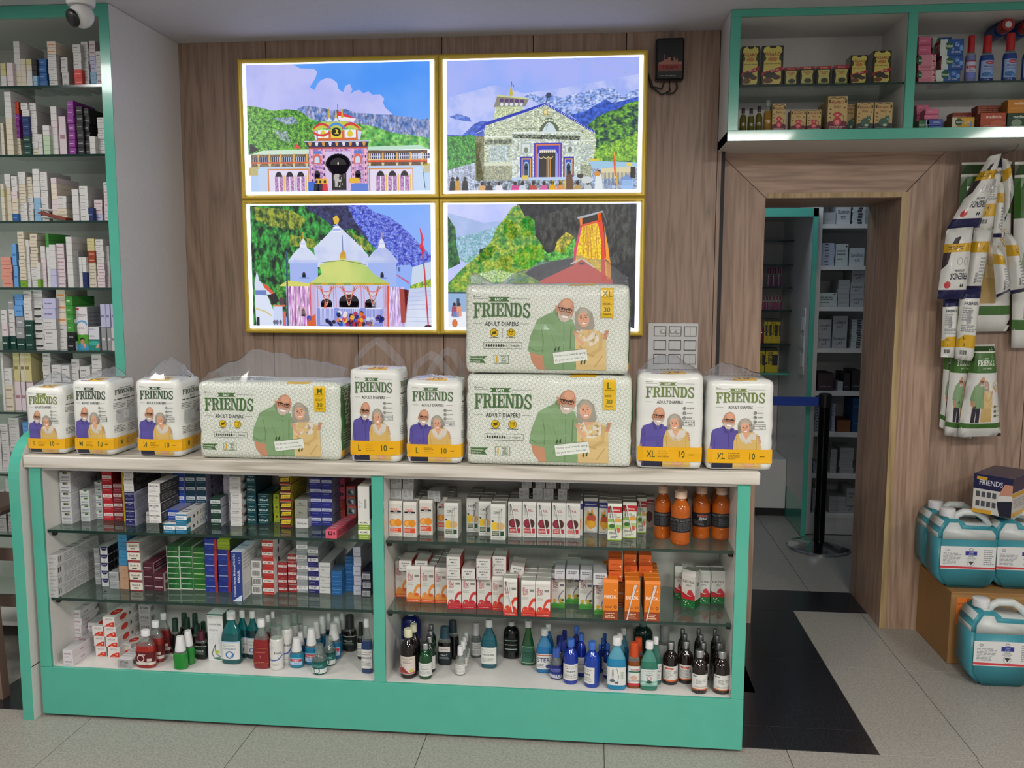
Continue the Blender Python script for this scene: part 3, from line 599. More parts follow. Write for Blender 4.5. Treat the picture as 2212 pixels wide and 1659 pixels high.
def temple_white(p):       # lower left: white domed temple with yellow awning below a conifer forest
    p.n(); p.t('#92b6ff', 2, .6).rect(180, 118, 2085, 1385, '#7cacfd'); p.up()
    p.t('#7d92f0', 24, 1, 1.4).poly([(1100, 118), (1400, 118), (1500, 190), (1650, 240), (1780, 330), (1890, 440), (2000, 560), (2085, 640), (2085, 800), (1400, 800)], '#2430b8'); p.up()
    p.t('#3a3f78', 16, .9).poly([(760, 118), (1210, 118), (1300, 300), (1420, 450), (1450, 620), (800, 500)], '#14193c'); p.up()
    p.t('#3fae48', 15, .9, .62).poly([(180, 118), (760, 125), (860, 200), (1000, 290), (1100, 380), (1300, 360), (1420, 480), (1500, 560), (1600, 720), (1600, 1000), (180, 1385)], '#0c1f1a'); p.up()
    p.t('#b8c23a', 19, .75, .6).poly([(190, 130), (600, 160), (780, 260), (700, 380), (380, 330), (230, 260)], '#1d4a26').poly([(600, 420), (900, 480), (860, 560), (600, 540)], '#1f5a28').poly([(1200, 380), (1420, 480), (1480, 600), (1300, 560)], '#23602a'); p.t('#5fae3a', 30, .9).poly([(430, 940), (520, 960), (500, 1100), (430, 1080)], '#2a6a2c'); p.up(); p.n()
    W1, W2 = '#d6def6', '#a9b8ee'
    p.t(W2, 4, .9); p.poly([(850, 560), (940, 480), (1060, 360), (1100, 310), (1140, 350), (1300, 500), (1430, 640), (1430, 760), (880, 760)], W1); p.up()
    p.t(W2, 5, .8)
    for c, y in ((740, 560), (1570, 560)):
        p.raw([(c-160+320*k/16, 690-140*math.sin(math.pi*k/16)) for k in range(17)], [tuple(range(17))], W1); p.rect(c-165, 685, c+165, 720, '#c3cdf2'); p.rect(c-150, 715, c+150, 960, '#9fb6f4'); p.up(); p.n(); p.poly([(c-40, 560), (c+40, 560), (c+22, 490), (c, 460), (c-22, 490)], '#e3e8fa'); p.rect(c-36, 508, c+36, 520, '#b8c4ec'); p.line([(c, 465), (c, 400)], 13, '#c89c34'); p.ell(c, 840, 18, 28, '#262a3c', 12); p.rect(c-18, 840, c+18, 868, '#262a3c'); p.rect(c-48, 868, c+52, 880, '#6f86c8'); p.t(W2, 5, .8); p.up(-1)
    p.up(); p.n(); p.poly([(900, 540), (930, 470), (965, 540)], W1).poly([(1250, 520), (1285, 470), (1310, 560)], W1).poly([(1325, 580), (1350, 530), (1385, 590)], W1)
    for k in range(4): p.poly([(1050-k*8+10*k, 400-k*22), (1150-10*k, 400-k*22), (1145-10*k, 388-k*22), (1058+5*k, 388-k*22)], '#9cadec' if k % 2 else '#eef1fd')
    p.poly([(1075, 312), (1060, 250), (1100, 222), (1130, 262), (1115, 312)], '#e2b83a'); p.line([(1155, 430), (1160, 600)], 8, '#4a5fa0')
    p.t('#a8c86a', 3, .8).poly([(905, 740), (1000, 700), (1160, 680), (1330, 705), (1420, 760), (1480, 830), (1640, 930), (800, 930), (930, 830)], '#d3dc7c'); p.n(); p.up(); p.rect(800, 925, 1640, 948, '#cfa82c')
    for k in range(5): p.rect(840+k*160, 925, 920+k*160, 946, '#7ea05a')
    p.line([(915, 715), (1160, 690), (1400, 735)], 5, '#525a40'); p.ell(1160, 650, 34, 30, '#cfa030'); p.rect(1128, 655, 1195, 680, '#d8b04a'); p.poly([(1130, 632), (1195, 632), (1175, 590), (1148, 590)], '#c89a38'); p.up(-1)
    p.poly([(470, 960), (560, 900), (800, 930), (800, 975)], '#d9d66a'); p.up()
    p.t('#b26ab8', 40, 1, .08).rect(545, 962, 810, 1385, '#efd0ee'); p.t('#c8a6e0', 40, 1, .08).rect(1640, 965, 1800, 1385, '#dccdf4'); p.n(); p.rect(810, 950, 1620, 1385, '#c3c6f2'); p.rect(800, 950, 860, 1385, '#dd4a34').rect(1575, 955, 1640, 1385, '#de4d2c'); p.up()
    for c, r in ((975, 60), (1215, 105), (1440, 55)):
        t = 1095 if r < 100 else 1045
        p.ell(c, t+r*.75, r, r*.78, '#120c12'); p.rect(c-r, t+r*.7, c+r, 1190, '#120c12')
    p.rect(1455, 1110, 1510, 1190, '#b9b8d8'); p.up()
    for c, w in ((975, 110), (1215, 120), (1470, 110)):
        for k in range(7):
            a = w*(1-k*.11); d = 60+k*24
            p.line([(c-a+2*a*j/8, 960+d*math.sin(math.pi*j/8)) for j in range(9)], 7, ['#d8506a', '#e8d8c0', '#c83c3c', '#e0a08c', '#7a3a50', '#e26a4c', '#d0c0b0'][k])
    for x in (1050, 1075, 1345, 1375, 880, 1600): p.line([(x, 950), (x+4, 1180)], 10, '#d8869a')
    p.rect(870, 1188, 1570, 1385, '#8890dc'); p.up()
    for k in range(11): p.rect(905+k*14, 1190, 911+k*14, 1370, '#dde2fa'); p.rect(1115+k*19, 1190, 1122+k*19, 1240, '#dde2fa'); p.rect(1400+k*15, 1195, 1405+k*15, 1340, '#c2c8f2')
    p.rect(900, 1182, 1050, 1196, '#e8ebfc').rect(1105, 1182, 1330, 1196, '#e8ebfc').rect(1390, 1186, 1565, 1198, '#e8ebfc'); p.poly([(945, 1195), (958, 1100), (975, 1195)], '#d8542c'); p.up(); rr = random.Random(3)
    for k in range(46): p.ell(1095+rr.random()*280, 1240+rr.random()*130, 24, 26, rr.choice(['#d83a3c', '#2c8ca8', '#e8762c', '#f0c23c', '#232a5c', '#c8443c', '#16162a', '#e8e4e8', '#2c5ab8', '#a8326c']), 8)
    for k in range(14): p.ell(1400+rr.random()*170, 1280+rr.random()*90, 26, 28, rr.choice(['#dfe2f4', '#283088', '#c8d2ea', '#18204a', '#d88a50']), 8)
    for k in range(7): p.ell(960+rr.random()*110, 1320+rr.random()*50, 20, 22, rr.choice(['#14142a', '#2a2c5c']), 8)
    p.poly([(760, 1330), (800, 1290), (855, 1250), (860, 1385), (770, 1385)], '#d8602c'); p.ell(785, 1300, 26, 30, '#2c4ab0')
    p.ell(720, 1220, 30, 50, '#d9b0c0'); p.ell(722, 1230, 20, 40, '#1c1620'); p.rect(702, 1230, 742, 1280, '#1c1620')
    p.poly([(1725, 745), (1870, 735), (1890, 760), (1870, 940), (1730, 850)], '#8fb0f8'); p.poly([(1725, 830), (1860, 920), (1860, 940), (1725, 850)], '#c8364a'); p.rect(1738, 760, 1762, 805, '#1c2238'); p.up(-1); p.poly([(1890, 760), (2085, 700), (2085, 960), (1870, 960)], '#c9d8ee'); p.up(); p.t('#c9d832', 22, .9).poly([(1865, 950), (2085, 880), (2085, 960), (1860, 990)], '#3f8a3a'); p.t('#b9c6ec', 3, .7).poly([(1850, 980), (2085, 960), (2085, 1385), (1800, 1385)], '#dfe6f8'); p.n(); p.poly([(1750, 985), (1850, 1000), (1815, 1340), (1765, 1340)], '#a8403a'); p.poly([(1800, 990), (1850, 1000), (1812, 1250)], '#120c10'); p.up()
    for k in range(8): p.line([(1835-k*3, 1030+k*42), (2080, 1010+k*46)], 3, '#9aa8d4')
    p.line([(1990, 560), (2015, 800), (2050, 1375)], 15, '#c93248'); p.poly([(1965, 345), (1990, 400), (2010, 470), (2000, 520), (2025, 590), (1995, 620), (1960, 540), (1985, 500)], '#dc2f44'); p.ell(2050, 1380, 40, 18, '#1a2030')
    p.line([(558, 600), (556, 1380)], 17, '#2c5470'); p.line([(525, 830), (580, 850)], 14, '#2c5470')
    p.poly([(205, 1050), (340, 1060), (410, 1240), (400, 1385), (215, 1385), (205, 1200)], '#dfe6fa'); p.poly([(205, 920), (235, 800), (260, 910), (330, 960), (390, 1050), (205, 1050)], '#d6dff4'); p.up(); p.poly([(285, 930), (340, 950), (420, 1040), (390, 1050), (310, 980)], '#dc5a3c'); p.rect(210, 1005, 330, 1055, '#6a82c4'); p.poly([(340, 1060), (430, 1030), (470, 1120), (400, 1160)], '#231c24'); p.line([(215, 1200), (310, 1230), (380, 1275)], 14, '#d8c87c'); p.rect(218, 1290, 248, 1385, '#1b1524'); p.rect(400, 1160, 530, 1178, '#e0805c').rect(400, 1178, 500, 1385, '#cdd9f8').rect(500, 1230, 535, 1385, '#d86a60')
    for x in (410, 440, 475): p.ell(x, 1345, 16, 26, '#20183c', 10)
    p.rect(470, 1080, 520, 1165, '#5a3848')
def temple_cliff(p):       # lower right: garlanded tower below a dark cliff
    p.n(); p.t('#a9b9ff', 3, .8).rect(110, 118, 2020, 1340, '#c9d0fd'); p.up()
    p.t('#9fb6e6', 5, .9).poly([(110, 200), (300, 250), (480, 300), (700, 280), (760, 500), (110, 700)], '#b4c6f4'); p.t('#4f9a8a', 20, .8).poly([(190, 440), (400, 400), (640, 330), (600, 560), (300, 700), (200, 640)], '#a9d0d8'); p.up()
    p.t('#3f8a3c', 24, .85, .6).poly([(110, 230), (190, 350), (200, 520), (240, 700), (110, 760)], '#173a34'); p.up()
    p.t('#2c3038', 16, .8, .5).poly([(830, 118), (2020, 118), (2020, 1340), (1000, 900), (720, 800), (640, 400), (700, 250)], '#0c0d12'); p.up()
    p.t('#585c58', 20, .6, .4).poly([(1000, 240), (1180, 200), (1400, 130), (1950, 130), (2010, 700), (1700, 700), (1400, 560), (1100, 560)], '#0a0b0e'); p.up()
    p.t('#bcc83c', 13, .75).poly([(110, 900), (250, 760), (420, 620), (560, 480), (620, 340), (700, 250), (770, 150), (840, 125), (900, 240), (980, 260), (1000, 420), (1080, 520), (1100, 640), (900, 800), (1100, 900), (900, 1340), (110, 1340)], '#2f8a36')
    p.t('#0d1a14', 12, 1).poly([(700, 260), (800, 300), (840, 420), (760, 480), (680, 400)], '#2a7a34').poly([(440, 560), (620, 520), (560, 640), (420, 700)], '#1c4a28')
    p.t('#1e6a2c', 16, .9).poly([(760, 640), (930, 520), (1040, 510), (1130, 600), (1300, 560), (1420, 440), (1420, 640), (1180, 680), (900, 760), (820, 720)], '#6cc84c').poly([(840, 300), (930, 230), (1000, 280), (1010, 420), (880, 440)], '#3fa048'); p.t('#5a6a20', 18, .9).poly([(1230, 480), (1320, 390), (1400, 440), (1300, 600), (1200, 580)], '#d2c23c').poly([(640, 640), (780, 600), (760, 780), (640, 740)], '#c8b850'); p.t('#a9d08a', 26, .9).poly([(350, 820), (600, 760), (800, 800), (720, 880), (350, 900)], '#e2e8c8'); p.up(); p.n()
    p.poly([(1440, 255), (1640, 200), (1700, 190), (1760, 330), (1700, 300), (1470, 320)], '#221a1c'); p.up(); p.poly([(1425, 250), (1690, 185), (1680, 205), (1440, 270)], '#a8aeb8'); p.poly([(1690, 185), (1730, 300), (1720, 305), (1675, 200)], '#5c6068')
    p.t('#e8a818', 18, .6).poly([(1470, 330), (1640, 285), (1700, 560), (1740, 740), (1770, 860), (1400, 860), (1410, 640), (1440, 480)], '#f8d418'); p.n(); p.up()
    p.poly([(1640, 210), (1665, 205), (1700, 420), (1725, 860), (1680, 860), (1670, 480), (1635, 300)], '#e8381c'); p.poly([(1460, 330), (1480, 335), (1430, 560), (1415, 700), (1395, 700), (1400, 560), (1440, 420)], '#d8406a'); p.poly([(1700, 330), (1740, 520), (1775, 740), (1775, 860), (1735, 860), (1720, 600)], '#f09a1c'); p.poly([(1450, 260), (1480, 255), (1480, 325), (1460, 330)], '#f0801c'); p.poly([(1630, 215), (1665, 205), (1665, 290), (1640, 290)], '#f0761c')
    rr = random.Random(5)
    for k in range(10):
        x = 1490+k*16; p.line([(x+rr.uniform(-4, 4), 340-k*4), (x+rr.uniform(-8, 8), 480), (x-6+rr.uniform(-8, 8), 560+rr.random()*120)], 5, '#b86a1c')
    p.rect(1470, 300, 1650, 322, '#e8501c') if 0 else p.poly([(1465, 325), (1655, 275), (1655, 295), (1468, 345)], '#e0522c')
    p.poly([(1060, 870), (1390, 720), (1480, 655), (1560, 710), (1790, 860), (1790, 900), (1060, 900)], '#d8402c'); p.up(); p.line([(1370, 705), (1478, 652), (1600, 735)], 14, '#e8dcd0'); p.rect(1450, 690, 1510, 712, '#2a1214')
    p.rect(110, 985, 300, 1340, '#93b4dc'); p.up(); p.rect(110, 985, 300, 1000, '#2a3a5c'); p.rect(200, 1050, 230, 1170, '#33486c'); p.rect(110, 1180, 300, 1340, '#eef2fb'); p.up()
    for x, c in ((175, '#9c4a6c'), (225, '#e89a78')): p.ell(x, 1110, 18, 20, '#3c2420', 10); p.poly([(x-24, 1130), (x+24, 1130), (x+26, 1230), (x-30, 1230)], c)
    p.rect(155, 1180, 225, 1240, '#5a9ad8'); p.ell(180, 1300, 30, 42, '#d8763c', 14)
XL = (-1.625, -.7085, .2085); ZL = (1.351, 1.961, 2.583); YF = 3.902
defs = [(0, 1, temple_valley, (140, 180, 2080, 1505), 'backlit picture of painted gate temple under green hills, upper left on wall'),
        (1, 1, temple_stone, (105, 130, 2060, 1440), 'backlit picture of grey stone gabled temple and snowy ridges, upper right on wall'),
        (0, 0, temple_white, (180, 118, 2085, 1385), 'backlit picture of white domed temple with yellow awning, lower left on wall'),
        (1, 0, temple_cliff, (110, 118, 2020, 1340), 'backlit picture of orange garlanded tower under dark cliff, behind stacked diaper packs')]
for ci, ri, fn, q, lab in defs:
    x0, x1, z0, z1 = XL[ci]+.001, XL[ci+1]-.001, ZL[ri]+.001, ZL[ri+1]-.001
    rt = D2.objects.new('lightbox_picture', None); rt.location = (x0, YF, z0); COL.objects.link(rt)
    tag(rt, lab, 'lightbox', 'four backlit temple pictures')
    w, h = x1-x0, z1-z0
    MB().box(.004, w-.004, .012, YW-YF-.0005, .004, h-.004).obj('housing', M['gold'], rt)
    f = MB(); prof = [(0, .04), (0, .004), (.006, 0), (.012, 0), (.021, .010), (.021, .04)]
    rings = []
    for (i, d) in prof: rings.append([(i, d, i), (w-i, d, i), (w-i, d, h-i), (i, d, h-i)])
    f.add([p for r in rings for p in r], [(a*4+k, a*4+(k+1) % 4, a*4+4+(k+1) % 4, a*4+4+k) for a in range(len(prof)-1) for k in range(4)])
    f.obj('frame', M['gold'], rt)
    MB().box(.020, w-.020, .0085, .011, .020, h-.020).obj('diffuser', M['diffuser'], rt)
    mx, mz = .037, .026
    p = Pic(*q, w-2*mx, h-2*mz-.006); fn(p)
    ob('picture_print', p.mesh('picture_print', M['backlit'], eps=4e-5), (mx, .0084, mz+.006), 0, rt)
# ================================================================ lettering and couple artwork shared by the diaper packs
def slab_word(p, word, x0, x1, y0, y1, col, arch=.12, gap=.05):
    'slab serif capitals with an arched foot, letters drawn as strokes'
    n = len(word); wid = {'I': .55, 'N': 1.12, 'D': 1.05, 'R': 1.08}
    tot = sum(wid.get(c, .95) for c in word)+gap*(n-1)*1.0; u = (x1-x0)/tot; X = x0
    for c in word:
        w = wid.get(c, .95)*u
        def T(pts, X=X, w=w):
            o = []
            for a, b in pts:
                x = X+a*w; e = 2*(x-x0)/(x1-x0)-1; base = y0+(y1-y0)*arch*(1-e*e)
                o.append((x, base+(y1-base)*b))
            return o
        def q(*pts): p.poly(T(pts), col)
        def b(x0_, y0_, x1_, y1_): q((x0_, y0_), (x1_, y0_), (x1_, y1_), (x0_, y1_))
        def band(cx, cy, rx, ry, wx, wy, a0, a1, m=10):
            o = []; i = []
            for k in range(m+1):
                t = math.radians(a0+(a1-a0)*k/m); o.append((cx+rx*math.cos(t), cy+ry*math.sin(t))); i.append((cx+(rx-wx)*math.cos(t), cy+(ry-wy)*math.sin(t)))
            p.raw(T(o+i), [(k, k+1, m+2+k, m+1+k) for k in range(m)], col)
        if c in 'FE':
            b(.14, 0, .4, 1); b(0, 0, .54, .1); b(0, .9, .14, 1); b(.4, .9, .96, 1); q((.84, .68), (.96, .68), (.96, .9), (.78, .9)); b(.4, .46, .7, .56); b(.62, .36, .72, .68)
            if c == 'E': b(.54, 0, .96, .1); q((.78, .1), (.96, .1), (.96, .34), (.84, .34))
        elif c == 'I': b(.22, 0, .78, 1); b(0, 0, 1, .1); b(0, .9, 1, 1)
        elif c == 'R':
            b(.13, 0, .37, 1); b(0, 0, .5, .1); b(0, .9, .13, 1); b(.37, .9, .6, 1); b(.37, .44, .6, .54); band(.58, .72, .34, .28, .24, .1, -90, 90); q((.5, .48), (.68, .48), (.92, .1), (1, .1), (1, 0), (.72, 0))
        elif c == 'N': b(.1, 0, .24, 1); b(.76, 0, .9, 1); b(0, 0, .36, .1); b(0, .9, .3, 1); b(.64, .9, 1, 1); q((.12, 1), (.36, 1), (.9, 0), (.68, 0))
        elif c == 'D': b(.13, 0, .38, 1); b(0, 0, .13, .1); b(0, .9, .13, 1); b(.38, 0, .55, .1); b(.38, .9, .55, 1); band(.5, .5, .48, .5, .26, .1, -90, 90, 12)
        elif c == 'S':
            band(.5, .72, .42, .28, .2, .11, 20, 215, 10); band(.5, .28, .44, .28, .22, .11, -160, 35, 10); q((.1, .62), (.34, .66), (.9, .4), (.68, .34)); b(.8, .66, .9, .98); b(.06, .02, .16, .36)
        X += w+gap*u
    return p
def logo(p, x0, y0, x1, y1, big, edge='#3d4a2e', easy=True):
    h = y1-y0; sh = h*.035
    slab_word(p, 'FRIENDS', x0+sh, x1+sh, y0-sh, y1-sh, '#8f958a'); p.up(); slab_word(p, 'FRIENDS', x0, x1, y0, y1, big); p.up()
    slab_word(p, 'FRIENDS', x0+h*.03, x1+h*.0, y0+h*.05, y0+h*.55, edge, .1) if 0 else None
    if easy:
        c = (x0+x1)/2-(x1-x0)*.05; w = (x1-x0)*.14; a, b = y1+h*.09, y1+h*.38
        p.poly([(c-w*1.35, a), (c+w*1.35, a), (c+w, (a+b)/2), (c+w*1.35, b), (c-w*1.35, b), (c-w, (a+b)/2)], big); p.up(); p.text('EASY', c, (a+b)/2, h*.17, '#f0f2ea', w*1.6); p.up()
        y = y1+h*.26; p.rect(x0, y-h*.008, c-w*1.4, y+h*.008, '#70746c').rect(c+w*1.4, y-h*.008, x1, y+h*.008, '#70746c')
        p.arc(x0+h*.06, y+h*.15, h*.05, h*.05, h*.025, '#3a3c3a', n=10); p.greek(x0+h*.14, y+h*.1, x0+h*.6, y+h*.18, 1, '#8a8c88', fill=.5)
    p.text('ADULT DIAPERS', (x0+x1)/2, y0-h*.36, h*.27, '#2c2e2c', (x1-x0)*.62, bold=.01, sx=.8)
    y = y0-h*.36; p.rect(x0, y-h*.01, x0+(x1-x0)*.15, y+h*.01, '#70746c').rect(x1-(x1-x0)*.17, y-h*.01, x1-(x1-x0)*.02, y+h*.01, '#70746c'); p.up()
SK, SK2, GREY = '#c08a6c', '#d6a284', '#8d8478'
def face(p, cx, cy, rx, ry, skin, man, tilt=0.0):
    c, d = math.cos(tilt), math.sin(tilt)
    def t(x, y): x *= rx; y *= ry; return (cx+x*c-y*d, cy+x*d+y*c)
    def ee(x, y, a, b, col, n=14): q = t(x, y); p.ell(q[0], q[1], rx*a, ry*b, col, n, tilt)
    if man:
        ee(0, 0, 1, 1, '#8a7468'); p.up(); ee(.06, .04, .94, .98, skin, 20); p.up(); ee(.1, .55, .6, .34, '#d09c7c'); ee(-1.0, -.1, .14, .24, '#b07c60', 8)
        p.up(); p.poly([t(-.8, -.25), t(-.45, -.5), t(.55, -.5), t(.85, -.25), t(.72, -.72), t(.2, -1.02), t(-.3, -1.0), t(-.68, -.7)], '#c3b3a6'); p.up()
        p.poly([t(-.35, -.5), t(.5, -.5), t(.35, -.66), t(-.2, -.66)], '#f2e8e0'); p.poly([t(-.45, -.34), t(0, -.26), t(.55, -.34), t(.5, -.46), t(-.4, -.46)], '#a89a90'); p.poly([t(-.05, .1), t(.12, .1), t(.26, -.22), t(-.14, -.22)], '#a87258'); p.up()
        p.line([t(-.9, .14), t(-.1, .08), t(.1, .08), t(.85, .1)], ry*.07, '#33241e')
        for s in (-.42, .45): p.arc(*t(s, 0), rx*.34, ry*.17, ry*.05, '#33241e', n=10); ee(s, .02, .14, .06, '#2a1c18', 8)
    else:
        ee(0, .05, 1, 1, skin, 20); p.up()
        p.poly([t(-.42, -.42), t(.42, -.42), t(.25, -.6), t(-.25, -.6)], '#f4ebe6'); p.line([t(-.45, -.4), t(0, -.47), t(.45, -.4)], ry*.05, '#a03c3c'); p.poly([t(-.06, .12), t(.08, .12), t(.18, -.2), t(-.16, -.2)], '#bd8466')
        for s in (-.42, .42): ee(s, .12, .17, .06, '#2e201c', 8); p.line([t(s-.24, .3), t(s, .36), t(s+.22, .3)], ry*.045, '#6a4a3c')
        ee(-.5, -.15, .2, .14, '#d8937a', 8); ee(.5, -.15, .2, .14, '#d8937a', 8)
def hand(p, x, y, s, rot, skin=SK2):
    c, d = math.cos(rot), math.sin(rot)
    t = lambda a, b: (x+(a*c-b*d)*s, y+(a*d+b*c)*s)
    p.poly([t(-.45, -.6), t(.45, -.6), t(.5, .2), t(-.5, .2)], skin); p.up()
    for k in range(4): a = -.38+k*.26; p.line([t(a, .1), t(a*1.25, .95+(.12 if k in (1, 2) else 0))], s*.2, skin)
    p.line([t(.45, -.3), t(.95, .2)], s*.22, skin)
def couple_purple(p, W, H, knee='#23253c'):
    'half length couple: purple polo shirt and yellow tunic, over a W x H pack front'
    s = lambda pts: [(a*W, b*H) for a, b in pts]
    p.poly(s([(.03, .24), (.06, .42), (.14, .47), (.46, .45), (.455, .02), (.06, .02), (.05, .24)]), '#51488c'); p.up()
    p.poly(s([(.02, .07), (.075, .07), (.085, .27), (.045, .27)]), SK); p.poly(s([(.21, .485), (.27, .43), (.34, .41), (.36, .485)]), SK)
    p.poly(s([(.09, .02), (.43, .02), (.43, .23), (.075, .23)]), knee); p.up()
    p.poly(s([(.075, .23), (.43, .23), (.445, .4), (.40, .47), (.32, .43), (.24, .49), (.09, .455), (.055, .40), (.06, .28)]), '#584e98')
    p.up(); p.poly(s([(.215, .50), (.245, .50), (.31, .425), (.275, .41)]), '#453c7c').poly(s([(.36, .49), (.335, .42), (.385, .435)]), '#453c7c'); p.line(s([(.32, .42), (.322, .26)]), W*.008, '#40377a'); p.line(s([(.1, .42), (.12, .3), (.11, .24)]), W*.01, '#463d80')
    face(p, .325*W, .557*H, .092*W, .094*H, SK, True, -.08); p.up()
    p.ell(.568*W, .497*H, .112*W, .088*H, '#9a9184', 22); p.poly(s([(.458, .5), (.46, .42), (.5, .40), (.64, .40), (.685, .44), (.678, .52)]), '#857c70'); p.up()
    p.poly(s([(.395, .02), (.40, .33), (.44, .41), (.52, .43), (.7, .43), (.77, .40), (.82, .26), (.825, .02)]), '#cfae66'); p.poly(s([(.53, .43), (.62, .43), (.64, .38), (.52, .37)]), SK2); p.up()
    p.poly(s([(.47, .41), (.53, .425), (.59, .35), (.655, .42), (.745, .42), (.735, .36), (.66, .31), (.58, .30), (.50, .345)]), '#cfc8bc'); p.up(); p.poly(s([(.54, .405), (.59, .345), (.64, .41)]), SK2)
    p.line(s([(.49, .37), (.58, .31), (.68, .33)]), W*.008, '#b3aa9c'); p.line(s([(.745, .4), (.75, .24)]), W*.008, '#b3944e'); p.line(s([(.44, .36), (.46, .24)]), W*.008, '#b3944e')
    face(p, .567*W, .478*H, .066*W, .068*H, SK2, False, .12); p.up()
    p.poly(s([(.49, .5), (.505, .555), (.57, .578), (.63, .55), (.65, .5), (.6, .535), (.54, .54)]), '#aaa294')
    for k in range(4): p.ell((.775+.008*k)*W, (.385-.022*k)*H, .022*W, .009*H, SK, 8)
    p.line(s([(.44, .2), (.60, .05), (.66, .07)]), H*.035, '#c09c56'); p.line(s([(.8, .2), (.68, .06), (.6, .08)]), H*.035, '#c09c56'); p.up(); hand(p, .60*W, .062*H, .05*W, 1.2); hand(p, .655*W, .06*H, .05*W, -1.2); p.up()
def pack10_front(p, W, H, size, logo_c, rng):
    logo(p, .12*W, .745*H, .86*W, .862*H, logo_c)
    couple_purple(p, W, H)
    p.rect(-.02*W, .087*H, 1.02*W, .238*H, '#e2a912'); p.up()
    p.text(size, (.2 if len(size) == 1 else .215)*W, .165*H, .068*H, '#35501f', .13*W, bold=.014, sx=.72); p.text('10', .69*W, .165*H, .068*H, '#35501f', .14*W, bold=.014, sx=.8)
    p.greek(.32*W, .125*H, .50*W, .205*H, 4, '#7a5a10', rng, .3); p.greek(.80*W, .152*H, .875*W, .172*H, 1, '#6a4a10', rng)
    for k, y in enumerate((.643, .594, .545)):
        p.arc(.715*W, y*H, .021*W, .0145*H, .008*W, '#4c5048', n=12); p.ell(.715*W, y*H, .009*W, .006*H, '#4c5048', 8); p.greek(.752*W, (y-.008)*H, .86*W, (y+.008)*H, 1, '#7c807a', rng)
    x0, x1, y0, y1 = .69*W, .875*W, .46*H, .52*H; t = .005*W
    p.rect(x0, y0, x1, y0+t, '#4c4f4a').rect(x0, y1-t, x1, y1, '#4c4f4a').rect(x0, y0, x0+t, y1, '#4c4f4a').rect(x1-t, y0, x1, y1, '#4c4f4a')
    for k in range(7): p.ell(x0+(.018+.024*k)*W, y1-.022*H, .007*W, .007*H, '#3a3d38', 8)
    p.ell(x0+.018*W, y0+.018*H, .007*W, .007*H, '#3a3d38', 8); p.text('Heavy', x0+.12*W, y0+.018*H, .012*H, '#3a3d38')
def pack10_side(p, W, H, size, logo_c, rng):
    slab_word(p, 'FRIENDS', .12*W, .92*W, .80*H, .865*H, logo_c); p.text('ADULT DIAPERS', .52*W, .775*H, .014*H, '#444', .5*W); p.greek(.3*W, .875*H, .75*W, .89*H, 1, '#555', rng)
    p.greek(.1*W, .725*H, .9*W, .75*H, 1, '#4a4a4a', rng, .6); p.greek(.06*W, .62*H, .46*W, .70*H, 4, '#6a6a6a', rng, .35); p.greek(.54*W, .60*H, .94*W, .70*H, 5, '#6a6a6a', rng, .35)
    p.poly([(.2*W, .42*H), (.8*W, .42*H), (.88*W, .46*H), (.66*W, .48*H), (.66*W, .57*H), (.84*W, .60*H), (.16*W, .60*H), (.34*W, .57*H), (.34*W, .48*H), (.12*W, .46*H)], '#b9bcbc'); p.up(); p.rect(.4*W, .47*H, .6*W, .58*H, '#d5d7d7')
    p.greek(.06*W, .30*H, .44*W, .40*H, 5, '#555', rng, .35); p.greek(.54*W, .28*H, .94*W, .40*H, 5, '#666', rng, .35)
    p.rect(-.02*W, .087*H, 1.02*W, .238*H, '#e2a912'); p.up(); p.text(size, .28*W, .165*H, .068*H, '#35501f', .26*W, bold=.014, sx=.72); p.greek(.46*W, .12*H, .9*W, .21*H, 4, '#7a5a10', rng, .3)
